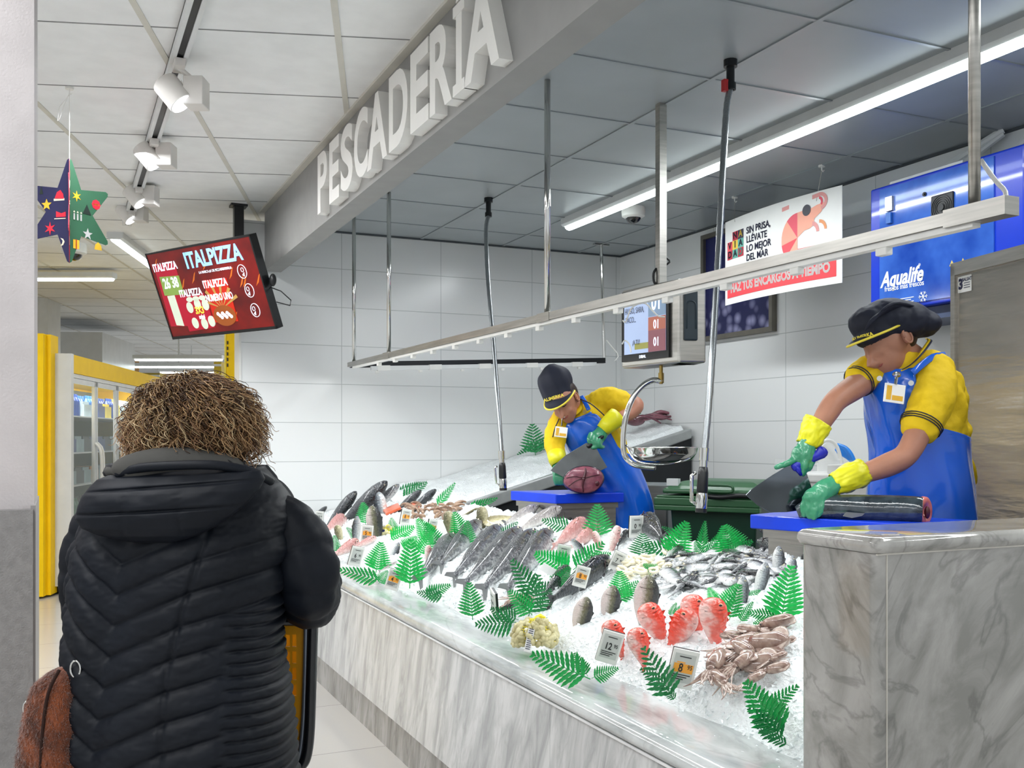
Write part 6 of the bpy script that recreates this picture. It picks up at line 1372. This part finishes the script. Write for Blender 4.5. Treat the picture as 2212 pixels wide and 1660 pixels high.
# cap
path=[(1212,868,.07,.08),(1208,858,.088,.098),(1203,842,.094,.100),(1199,825,.100,.102),(1196,808,.090,.090),(1193,795,.055,.06),(1192,787,.018,.02)]
pp=cr([(*P(a,b,T2-.11),c,d) for a,b,c,d in path],20); R=[]
for i,q in enumerate(pp):
    c=Vector(q[:3]); d=(Vector(pp[min(i+1,19)][:3])-Vector(pp[max(i-1,0)][:3])).normalized(); u=(CR-d*CR.dot(d)).normalized(); v=d.cross(u)
    R.append([c+(u*q[3]*math.cos(a)+v*q[4]*math.sin(a))*(1+.035*math.sin(a*8+i*.3)*math.sin(math.pi*i/19)) for a in [2*math.pi*k/36 for k in range(36)]])
MB().rings(R).build('cap',M_cap,w2,smooth=True)
vis=[]
for j in range(7):
    f=j/6; row=[]
    for k in range(15):
        a=math.pi*(k/14-.5)*.98; ca=math.cos(a)
        base=hc+hd*.102*ca+hs*.09*math.sin(a)+hu*(.062-.02*abs(math.sin(a))); tip=hc+hd*(.155*max(0,ca)**.8)+hs*.096*math.sin(a)+hu*(.034-.004*ca)
        row.append(base.lerp(tip,f)+hu*.010*math.sin(math.pi*f)*ca)
    vis.append(row)
o=MB().rings(vis,False,closed=False).build('visor',M_cap,w2,smooth=True); q=o.modifiers.new('t','SOLIDIFY'); q.thickness=.006
MB().tube(vis[-1],.0055,8).build('visor_piping',M_capy,w2,smooth=True)
m=MB(); q=P(1196,860,T2-.235); text(m,'ALIMERKA',.026,frame(q,CR*.95+UP*.28,UP-CR*.28),.0006,.03); m.build('cap_lettering',M_capy,w2)
TR2=[(1322,1040,T2+.05,.155,.13),(1300,985,T2+.04,.160,.135),(1276,935,T2+.02,.170,.135),(1262,900,T2+.01,.160,.12),(1252,880,T2,.11,.09),(1247,872,T2-.01,.07,.07)]
m=MB().rings(shape(TR2,26,44,puff))
limb(m,[(1290,872,T2-.01,.072),(1318,862,T2-.04,.076),(1342,872,T2-.08,.070),(1352,884,T2-.09,.062)],18)
limb(m,[(1215,905,T2-.02,.070),(1202,935,T2-.05,.068),(1198,965,T2-.08,.060),(1204,990,T2-.12,.052)],18)
dsp(blob(m.build('polo_shirt',M_polo,w2),.008,4),.026,.07)
m=MB(); m.tube(cr([P(1252,862,T2-.10),P(1275,872,T2-.135),P(1297,890,T2-.15),P(1312,905,T2-.15)],10),.0035,6).tube(cr([P(1208,905,T2-.12),P(1199,925,T2-.13),P(1194,945,T2-.14)],8),.0035,6)
m.build('shirt_piping',M_line,w2,smooth=True)
m=MB(); A1_=cr([P(1222,905,T2-.13),P(1240,898,T2-.13),P(1256,884,T2-.12),P(1258,866,T2-.08)],12); B1_=cr([P(1226,896,T2-.10),P(1240,888,T2-.10),P(1250,876,T2-.09),P(1252,862,T2-.06)],12)
m.rings([[Vector(a) for a in A1_],[Vector(b) for b in B1_]],False,closed=False); o=m.build('collar',M_polo,w2,smooth=True); q=o.modifiers.new('t','SOLIDIFY'); q.thickness=.007
AR2=[(1350,1330,T2+.06,.19,.15),(1348,1180,T2+.06,.19,.155),(1342,1110,T2+.06,.188,.155),(1330,1050,T2+.055,.178,.15),(1304,990,T2+.04,.172,.148),(1278,935,T2+.02,.178,.146),(1262,900,T2+.01,.162,.130),(1256,886,T2+.0,.14,.115)]
ar=shape(AR2,50,72,lambda a,v:.006*math.sin(a*4+v*7)+.003*math.sin(a*11-v*20)); rows=[]
for i,r in enumerate(ar):
    v=i/49; e=smooth(.45,.62,v); e2=smooth(.62,.98,v); a0,a1=5+55*e+12*e2,225-20*e-38*e2; row=[]
    for k in range(41):
        a=(a0+(a1-a0)*k/40)/360*72; f=a-int(a); row.append(r[int(a)%72].lerp(r[(int(a)+1)%72],f))
    rows.append(row)
o=MB().rings(rows,False,closed=False).build('apron',M_apron,w2,smooth=True); q=o.modifiers.new('t','SOLIDIFY'); q.thickness=.004
m=MB(); a_=cr([P(1272,886,T2-.135),P(1264,870,T2-.11),P(1256,856,T2-.05)],8); m.tube([Vector(q) for q in a_],[(.0025,.013)]*8,8,ref=-CF); m.build('apron_strap',M_apron,w2,smooth=True)
MB().tube([P(1263,890,T2-.15),P(1263,890,T2-.16)],.012,14).build('apron_eyelet',M_brass,w2)
Mb=frame(P(1212,934,T2-.175),CR*.97+UP*-.12,UP+CR*.1); bd=bev(MB().box(-.036,.036,-.003,.003,-.030,.030,M=Mb).build('badge',M_badge,w2),.002)
MB().box(-.03,-.012,-.004,-.002,-.022,.022,M=Mb).box(-.008,.03,-.004,-.002,-.022,-.006,M=Mb).build('badge_print',M_badgeo,bd)
MB().tube([P(1213,921,T2-.175),P(1215,905,T2-.16)],.005,8).build('badge_clip',M_chrome,bd)
t=T2-.22; m=MB(); limb(m,[(1306,925,t,.034),(1296,940,t,.042),(1285,955,t,.038)]); m.ell(P(1290,945,t),(.048,.035,.042))
for k in range(4): finger(m,[(1276+7*k,938+2*k,t-.02),(1272+7*k,950+2*k,t-.05),(1277+7*k,962+1.5*k,t-.04),(1285+6*k,966,t-.01)],.0135,.0115)
finger(m,[(1298,955,t-.02),(1290,965,t-.045),(1280,968,t-.05)],.0145,.011)
blob(m.build('glove',M_glg,w2),.005,3)
m=MB(); m.tube([P(1302,930,t),P(1310,921,t),P(1325,908,t+.02),P(1334,900,t+.03)],[.042,.048,.056,.058],20,cap=False); o=m.build('glove_cuff',M_gly,w2,smooth=True); q=o.modifiers.new('t','SOLIDIFY'); q.thickness=.003
m=MB(); t=T2-.2; limb(m,[(1208,1000,t+.03,.036),(1206,1018,t,.036),(1206,1032,t-.02,.030)])
for k in range(4): finger(m,[(1200+6*k,1022,t-.03),(1198+6*k,1034,t-.04),(1201+5*k,1046,t-.03)],.013,.010)
finger(m,[(1214,1020,t),(1222,1030,t-.02),(1225,1040,t-.02)],.014,.011)
blob(m.build('glove',M_glg,w2),.005,3)
m=MB(); m.tube([P(1207,1004,t+.02),P(1204,995,t+.03),P(1202,982,t+.06)],[.043,.05,.055],20,cap=False); o=m.build('glove_cuff',M_gly,w2,smooth=True); q=o.modifiers.new('t','SOLIDIFY'); q.thickness=.003
t=T2-.27; kn=thing('knife','broad dark steel cleaver held by the far worker over the tuna','knife',P(1250,990,t))
bl=[P(x,y,t) for x,y in ((1267,957),(1288,968),(1297,985),(1312,1010),(1293,1020),(1270,1010),(1245,1009),(1228,1020),(1217,1031),(1189,1017),(1204,1000),(1222,984))]
bev(MB().slab(bl,CF*.004).build('blade',mat('dull_blade','6E7173',.35,.85,var=.1),kn),.001)
MB().tube([P(1272,964,t),P(1285,954,t+.01),P(1300,944,t+.02)],.014,10,round_=True).build('handle',M_black,kn,smooth=True)
# tuna
t=T2-.30; tu_=thing('tuna','thick tuna section, dark skin and purple red cut face, on the blue board','fish',P(1261,1066,t))
c=P(1261,1037,t); M_tuf=mat('tuna_flesh','9C5C68',.28,var=.2,vs=26,coat=.5,col2='6B3145')
def tr_(f,dz): 
    return [c+CF*dz+CR*(.114*f*math.cos(a)*(1+.05*math.sin(2*a)))+UP*(.078*f*math.sin(a)*(1+.06*math.cos(a))) for a in [2*math.pi*k/32 for k in range(32)]]
MB().rings([tr_(1,0),tr_(1.03,.02),tr_(1.02,.12),tr_(.9,.3)]).build('skin',mat('tuna_skin','2B2C36',.2,var=.2,coat=.5),tu_,smooth=True)
MB().rings([tr_(.985,-.003),tr_(.9,-.012),tr_(.5,-.014),tr_(.05,-.012)]).build('cut_flesh',M_tuf,tu_,smooth=True)
m=MB(); 
for a in (80,262,20,165,205): m.tube(cr([c-CF*.016+UP*.01,c-CF*.017+CR*.05*math.cos(math.radians(a))+UP*(.01+.035*math.sin(math.radians(a))),c-CF*.013+CR*.10*math.cos(math.radians(a+6))+UP*.068*math.sin(math.radians(a+6))],8),[.012,.010,.008,.007,.006,.005,.004,.003] if a in (80,262) else .0025,6)
m.ell(c-CF*.016+CR*.075-UP*.02,(.014,.006,.014)); m.build('dark_muscle',mat('tuna_dark','4A1C28',.3,coat=.4),tu_,smooth=True)
# =====================================================================
# customer seen from behind
# =====================================================================
T0=1.95; s0=T0/F
cu=thing('person','curly haired customer in a dark quilted hooded coat, seen from behind at the left','person',(P(385,945,T0).x,P(385,945,T0).y,0))
M_coat=mat('coat_navy','0D121B',.55,var=.12,vs=5,bump=.12,bs=26,spec=.28); M_lin=mat('hood_lining','4B4A47',.85,var=.06,bump=.1,bs=60); M_trs=mat('trousers_dark','1B1D22',.8)
m=MB(); m.ell(P(425,932,T0-.01),(.072,.085,.085)); m.ell(P(425,925,T0+.06),(.05,.05,.06)); limb(m,[(420,960,T0,.05),(410,1010,T0,.06),(400,1060,T0,.08)])
R=shape([(395,1100,T0,.16,.09),(390,1300,T0+.02,.15,.1),(388,1600,T0+.03,.17,.13),(388,1800,T0+.03,.15,.12)],14,18); m.rings(R)
for dx in (-95,95): 
    limb(m,[(388+dx,1750,T0+.03,.09),(388+dx,2050,T0+.03,.065),(388+dx,2350,T0+.05,.05),(388+dx,2500,T0+.05,.045)]); q=P(388+dx,945,T0+.1); m.ell((q.x,q.y,.045),(.05,.12,.045))
# hand resting on the trolley
limb(m,[(683,1255,2.3,.03),(685,1215,2.42,.032),(684,1202,2.46,.036)])
for k in range(4): finger(m,[(668+9*k,1204,2.46),(670+9*k,1192+1*k,2.49),(673+9*k,1190+2*k,2.53),(675+9*k,1200+2*k,2.55)],.0115,.009)
finger(m,[(672,1210,2.44),(664,1204,2.47),(661,1198,2.5)],.0125,.010)
blob(m.build('body',M_skin,cu),.007,4)
def intp(y,tab):
    for (y0,*a),(y1,*b) in zip(tab,tab[1:]):
        if y<=y1: f=(y-y0)/(y1-y0); f=max(0,f); return [p+(q-p)*f for p,q in zip(a,b)]
    return list(tab[-1][1:])
SIL=[(1006,318,560,.085),(1022,290,585,.10),(1045,250,603,.118),(1075,214,626,.135),(1110,196,640,.15),(1160,184,636,.16),(1220,176,622,.165),(1290,172,607,.165),(1350,168,601,.165),(1410,163,604,.17),(1480,157,616,.178),(1560,151,626,.186),(1660,149,633,.19),(1780,150,640,.19),(1900,158,642,.185)]
XR=[(1060,522),(1082,514),(1300,450),(1416,424),(1660,415),(1900,412)]
def sm(y,tab): # smoothed table lookup
    a=[intp(y+d,tab) for d in (-18,-9,0,9,18)]; return [sum(c)/5 for c in zip(*a)]
def puffc(x,y,back):
    x0=318-.17*(y-1262)*.8; xl=206-.12*(y-1180); xr=intp(y,XR)[0]; d=abs(x-x0)
    if x<x0: h=.80*min(d,x0-xl)+.45*max(0,d-(x0-xl))
    else: h=.47*min(d,xr-x0)+.28*max(0,d-(xr-x0))
    f=((y+h-1262)/62.)%1.0; p=1-abs(2*f-1)**3.2
    am=.0105*smooth(1120,1190,y)
    if x>515 and y>1280:
        w=smooth(515,545,x)*smooth(1280,1310,y); f2=((y-1300-.1*(x-520))/25.)%1; p2=1-abs(2*f2-1)**3; p=p*(1-w)+p2*w*.75
    v=am*p
    for sx in (xl,xr): v-=.006*math.exp(-((x-sx)/4.5)**2)*smooth(1040,1100,y)
    v+=.0022*noise.noise(Vector((x*.03,y*.045,2)))+.0012*noise.noise(Vector((x*.11,y*.12,5)))
    return v if back else .006*p
NT,NV=300,340; R=[]
for i in range(NV):
    y=1006+(1900-1006)*i/(NV-1); xl,xr,dp=sm(y,SIL); xc,rx=(xl+xr)/2,(xr-xl)/2; row=[]
    zc=P(xc,y,T0).z
    for k in range(NT):
        a=2*math.pi*k/NT; ca,sa=math.cos(a),math.sin(a); ex=.80
        cx=math.copysign(abs(ca)**ex,ca); sx=math.copysign(abs(sa)**ex,sa)
        if sa<0: sx*=.9
        pf=puffc(xc+rx*cx,y,sa>-.2)
        if sa>0: sx*=1-.10*math.exp(-((xc+rx*cx-x0c)/40)**2) if (x0c:=318-.14*(y-1262)) else 1
        row.append(CR*((xc+rx*cx-1106)*s0+pf*ca)+CF*(T0-(dp+pf)*sx)+UP*(zc+0))
    R.append(row)
m=MB(); m.rings(R,True)
def sleeve(path,nn=90,nt=40,amp=.004,ph=0):
    c=cr([(*P(a,b,t),r) for a,b,t,r in path],nn); rr_=[]
    L=0; prev=Vector(c[0][:3]); side=None
    for i,q in enumerate(c):
        p=Vector(q[:3]); L+=(p-prev).length; prev=p
        d=(Vector(c[min(i+1,nn-1)][:3])-Vector(c[max(i-1,0)][:3])).normalized()
        if side is None: side=(CR-d*CR.dot(d)).normalized()
        else: side=(side-d*side.dot(d)).normalized()
        o=d.cross(side); ring=[]
        for k in range(nt):
            a=2*math.pi*k/nt; f=((L+.018*math.sin(a+ph))/.062)%1; pf=amp*2*(1-abs(2*f-1)**3)+amp*2.2*noise.noise(Vector((math.cos(a)*1.6,math.sin(a)*1.6,L*17+ph)))+amp*.9*noise.noise(Vector((math.cos(a)*4,math.sin(a)*4,L*60+ph)))
            ring.append(p+(side*math.cos(a)+o*math.sin(a))*(q[3]+pf))
        rr_.append(ring)
    m.rings(rr_,True)
sleeve([(570,1110,T0,.030),(612,1128,T0,.050),(648,1175,T0,.058),(665,1232,T0,.056),(668,1280,T0+.04,.054),(672,1298,T0+.12,.052),(680,1282,T0+.24,.050),(684,1245,T0+.38,.046),(684,1220,T0+.46,.040)],amp=.0030)
sleeve([(268,1110,T0,.030),(236,1128,T0,.050),(206,1175,T0,.056),(191,1235,T0,.050),(191,1290,T0+.02,.048),(203,1335,T0+.08,.047),(222,1345,T0+.22,.048),(245,1320,T0+.38,.044)],amp=.0030,ph=2)
m.build('coat',M_coat,cu,smooth=True)
# hood lying on the back
HB=[(1016,262,560,.020),(1024,240,582,.040),(1040,226,592,.052),(1060,214,582,.060),(1085,206,560,.062),(1110,202,528,.058),(1132,214,492,.050),(1148,250,458,.038),(1158,290,425,.024),(1164,325,395,.006)]
R=[]; NV2=90
for i in range(NV2):
    y=1016+148*i/(NV2-1); xl,xr,dp=intp(y,HB); xc,rx=(xl+xr)/2,(xr-xl)/2; row=[]
    for k in range(160):
        a=2*math.pi*k/160; ca,sa=math.cos(a),math.sin(a); cx=math.copysign(abs(ca)**.8,ca); x=xc+rx*cx
        yy=y+.06*(x-xc)*-1*(1-(y-1016)/148)
        g=0
        for ys_ in (1047,1096): g-=.006*math.exp(-((y-ys_+.03*(x-380))/3.2)**2)
        for xs_ in (316,430): g-=.003*math.exp(-((x-xs_)/4)**2)*smooth(1050,1065,y)
        g+=.003*noise.noise(Vector((x*.03,y*.05,7)))
        row.append(CR*((x-1106)*s0*.955)+CF*(T0-.150-.012*smooth(1016,1080,y)-(dp*.8+g)*(sa if sa>0 else sa*.3))+UP*(CH+(HY-yy)*s0*.955))
    R.append(row)
MB().rings(R).build('hood',M_coat,cu,smooth=True)
m=MB(); c=P(388,1012,T0-.11); R=[]
for j in range(14):
    f=j/13; a=math.pi*f; 
m.ell(c,(.118,.05,.040),nu=30,nv=14); m.ell(P(388,1016,T0-.05),(.135,.09,.028),nu=30,nv=12); o=m.build('hood_lining',M_lin,cu,smooth=True)
m=MB(); m.tube(cr([P(255,1026,T0-.16),P(300,1012,T0-.175),P(385,1006,T0-.185),P(470,1006,T0-.18),P(545,1020,T0-.15),P(585,1040,T0-.09)],30),.0085,10); m.tube(cr([P(232,1022,T0-.06),P(240,1012,T0-.1),P(258,1018,T0-.14),P(262,1030,T0-.16)],12),.009,8); m.build('hood_rim',M_coat,cu,smooth=True)
m=MB(); m.tube(cr([P(478,1004,T0-.1),P(515,1006,T0-.04),P(555,1026,T0+.02),P(594,1050,T0+.06)],16),[(.012,.022)]*16,10,ref=UP); m.build('collar',mat('collar_black','0F1216',.5),cu,smooth=True)
m=MB()
for k in range(22):
    q=P(520,1006,T0-.05).lerp(P(600,1054,T0+.05),k/21)-UP*.004+UP*.022*math.sin(k/21*3.1); m.ell(q,(.003,.002,.0022),nu=6,nv=4)
m.build('zipper',M_chrome if False else M_blackm,cu)
# trousers
m=MB()
for dx in (-95,95): m.tube([P(388+dx,1780,T0+.03),P(388+dx,2100,T0+.03),P(388+dx,2480,T0+.05)],[.105,.085,.065],18)
m.build('trousers',M_trs,cu,smooth=True)
# curly hair
HC=P(425,922,T0-.0); H3=[mat('curl_dark','4A3423',.45,var=.1),mat('curl_brown','856143',.42,var=.1),mat('curl_light','AE8A61',.4,var=.1),mat('curl_blond','D2B88E',.38,var=.08)]
m=MB(); m.ell(HC+UP*.012,(.108,.10,.078),nu=30,nv=16); m.ell(HC-UP*.035-CF*.01,(.112,.09,.055),nu=26,nv=12)
random.seed(17)
def hp(ph,th,f):
    s_=math.sin(th) if th<math.pi/2 else 1-.16*((th-math.pi/2)/1.0)**2
    return HC+CR*(.130*f*s_*math.cos(ph))+CF*(.125*f*s_*math.sin(ph))+UP*((.093 if th<1.57 else .098)*f*math.cos(th))
for k in range(4800):
    ph=random.uniform(-math.pi,math.pi) if random.random()<.4 else random.uniform(-math.pi,0)
    th0=random.uniform(-.5,1.75) if k%3 else random.uniform(-.7,.5); dth=random.uniform(.4,1.0); f0=random.uniform(.72,.95); f1=f0+random.uniform(.05,.2)
    if th0+dth>2.65: dth=2.65-th0
    hr_=random.uniform(.005,.0115); tn=random.uniform(2.5,6.0)*math.pi; p0=random.random()*6.28; dph=random.uniform(-.25,.25)
    n=24; pts=[]
    for j in range(n):
        u=j/(n-1); f=f0+(f1-f0)*math.sin(u*1.6); c=hp(ph+dph*u,th0+dth*u,f); e1=(hp(ph,th0+dth*u,f+.1)-c).normalized(); e2=Vector((-e1.y,e1.x,0)).normalized(); A_h=hr_*(.35+.65*u)
        pts.append(c+e1*A_h*math.cos(p0+tn*u)+e2*A_h*math.sin(p0+tn*u))
    q=random.random(); lt=.5*smooth(1.0,2.2,th0+dth)+.35*(f0-.72)/.23; mi=0 if q>.35+lt*.75 else (1 if q>.2+lt*.45 else (2 if q>.06+lt*.14 else 3))
    r=random.uniform(.0005,.00115)
    m.tube(pts,[r]*(n-3)+[r*.8,r*.6,r*.3],3,mi,cap=False)
for k in range(170):   # flyaway curls round the outline
    ph=random.uniform(-math.pi,math.pi); th=random.uniform(.1,2.2); c=hp(ph,th,.98); o=(hp(ph,th,1.2)-c).normalized(); e2=Vector((-o.y,o.x,0)).normalized(); L=random.uniform(.012,.035); r_=random.uniform(.003,.008); p0=random.random()*6
    m.tube([c+o*L*u+UP*(-.02*u*u)+e2*r_*math.cos(p0+u*8)+o.cross(e2)*r_*math.sin(p0+u*8) for u in [j/12 for j in range(13)]],.0006,3,2,cap=False)
m.build('hair',H3,cu,smooth=True)
# ---------- handbag ----------
M_fur=mat('bag_brown_fur','8A4620',.95,var=.2,vs=26,bump=.7,bs=160,col2='4A2210',sheen=.5)
bg=thing('handbag','brown furry handbag hanging from the customer arm at the lower left','handbag',P(110,1560,1.86))
def bagring(y,xl,xr,dp): 
    c=P((xl+xr)/2,y,1.84); rx=(xr-xl)/2*1.84/F; return [c+CR*rx*math.copysign(abs(math.cos(a))**.6,math.cos(a))+CF*dp*math.copysign(abs(math.sin(a))**.7,math.sin(a)) for a in [2*math.pi*k/36 for k in range(36)]]
tab=[(1436,140,172,.02),(1448,112,178,.035),(1470,85,180,.05),(1510,72,182,.06),(1560,63,184,.065),(1620,55,186,.07),(1690,54,188,.07),(1730,60,186,.06),(1745,80,170,.04)]
m=MB().rings([bagring(y,*intp(y,tab)) for y in range(1436,1746,8)]); m.build('bag_body',M_fur,bg,smooth=True)
random.seed(8); m=MB()
for k in range(5200):
    y=random.uniform(1440,1740); xl,xr,dp=intp(y,tab); a=random.uniform(math.pi*.9,math.pi*2.1); c=P((xl+xr)/2,y,1.84); rx=(xr-xl)/2*1.84/F
    p=c+CR*rx*math.copysign(abs(math.cos(a))**.6,math.cos(a))+CF*dp*math.copysign(abs(math.sin(a))**.7,math.sin(a)); d=(p-c).normalized(); d=(d+Vector((random.gauss(0,.4),random.gauss(0,.4),random.gauss(-.5,.4)))).normalized(); e=d.cross(UP).normalized()*.0007
    m.add([p-d*.001+e,p-d*.001-e,p+d*random.uniform(.004,.009)],[(0,1,2)])
setp(m.build('fur',M_fur,bg),kind='stuff')
m=MB(); m.tube(cr([P(160,1450,1.82),P(166,1420,1.84),P(170,1380,1.86),P(176,1340,1.9),P(196,1325,1.94)],16),[(.003,.009)]*16,8,ref=CR); m.build('strap',mat('strap_black','15140F',.5),bg,smooth=True)
ringm=MB(); ringm.tube([P(163,1446,1.80)+(UP*.015*math.cos(a)+CR*.009*math.sin(a)) for a in [2*math.pi*k/16 for k in range(17)]],.0022,6); ringm.build('strap_ring',M_chrome,bg,smooth=True)
ringm=MB(); ringm.tube([P(58,1531,1.80)+(UP*.012*math.cos(a)+CR*.006*math.sin(a)) for a in [2*math.pi*k/16 for k in range(17)]],.0025,6); ringm.build('buckle',M_chrome,bg,smooth=True)
m=MB(); m.tube(cr([P(128,1448,1.785),P(104,1500,1.78),P(92,1580,1.775),P(86,1680,1.77)],20),.003,6); m.build('seam',mat('seam_dark','2A1208',.9),bg,smooth=True)
# ---------- shopping trolley ----------
M_ylb=mat('basket_yellow','D9980E',.45,var=.04); M_rub=mat('frame_black','14171C',.3,coat=.3)
DV=(CF-CR*.215)
tp=P(640,945,2.12); tl=thing('shopping_trolley','yellow plastic shopping basket trolley with black frame in front of the customer','shopping trolley',(tp.x,tp.y,0))
def tq(px,y,t): return P(px,y,t)
# facing panel: outline from the picture, in a plane at constant depth, built with window holes
t=2.12; pl_=[(603,1342),(655,1342),(660,1352),(650,1500),(640,1600),(630,1650),(600,1650)]
cols=[470,500,530,560,590,618,645]; rows_=[1342,1370,1383,1413,1424,1452,1462,1492,1690]
m=MB()
xs=[430,445,470,480,505,515,540,550,575,585,612,617,626,631,640,660]
ysr=[1342,1372,1398,1408,1434,1444,1470,1480,1504,1660]
for i in range(len(xs)-1):
    for j in range(len(ysr)-1):
        hole=(i%2==1 and j%2==1 and j<8)
        if hole: continue
        q=[P(a,b,t) for a,b in ((xs[i],ysr[j]),(xs[i+1],ysr[j]),(xs[i+1],ysr[j+1]),(xs[i],ysr[j+1]))]
        q=[v+CR*(-.00010*(0 if v is None else (CH-v.z)*0)) for v in q]
        m.slab(q,CF*.006)
m.build('basket_panel',M_ylb,tl)
m=MB(); a=P(660,1342,t); b=P(655,1655,t); m.slab([a,b,b+DV*.45,a+DV*.45],CR*.006); a2=P(430,1342,t); b2=P(430,1655,t); m.slab([a2,b2,b2+DV*.45,a2+DV*.45],CR*.006); m.slab([a+DV*.45,b+DV*.45,b2+DV*.45,a2+DV*.45],CF*.006); m.slab([b,b2,b2+DV*.45,b+DV*.45],UP*.006); m.build('basket_shell',M_ylb,tl)
m=MB(); fr_=cr([P(676,1342,t),P(674,1400,t),P(671,1500,t),P(668,1580,t),P(662,1630,t),P(650,1655,t),P(625,1668,t)],24); m.tube([Vector(q) for q in fr_],[(.012,.014)]*24,10,ref=CR).tube([Vector(q)+DV*.47 for q in fr_],.012,8).tube([Vector(fr_[0]),Vector(fr_[0])+DV*.47],.013,8).tube([P(670,1345,t),P(430,1345,t)],.008,8); m.build('frame',M_rub,tl,smooth=True)
m=MB(); fr2=cr([P(661,1350,t-.004),P(659,1450,t-.004),P(655,1560,t-.004),P(647,1630,t-.004),P(636,1655,t-.004)],20); m.tube([Vector(q) for q in fr2],.005,8); m.build('edge_strip',mat('edge_grey','7C8490',.3,.5),tl,smooth=True)
m=MB()
for x in (645,440):
    for dz in (0,.42): q=P(x,1660,t)+DV*dz; m.tube([q,Vector((q.x,q.y,.12))],.011,8)
m.build('legs_frame',M_rub,tl)
for x in (645,440):
    for dz in (0,.42): q=P(x,1660,t)+DV*dz; MB().tube([Vector((q.x,q.y,.06))-CR*.015,Vector((q.x,q.y,.06))+CR*.015],.06,18).build('wheel',M_black,tl)
MB().tube([P(676,1345,t)+DV*.44,P(668,1235,t)+DV*.42,P(560,1235,t)+DV*.42,P(430,1235,t)+DV*.42,P(430,1345,t)+DV*.44],.012,10).build('handle',M_rub,tl)
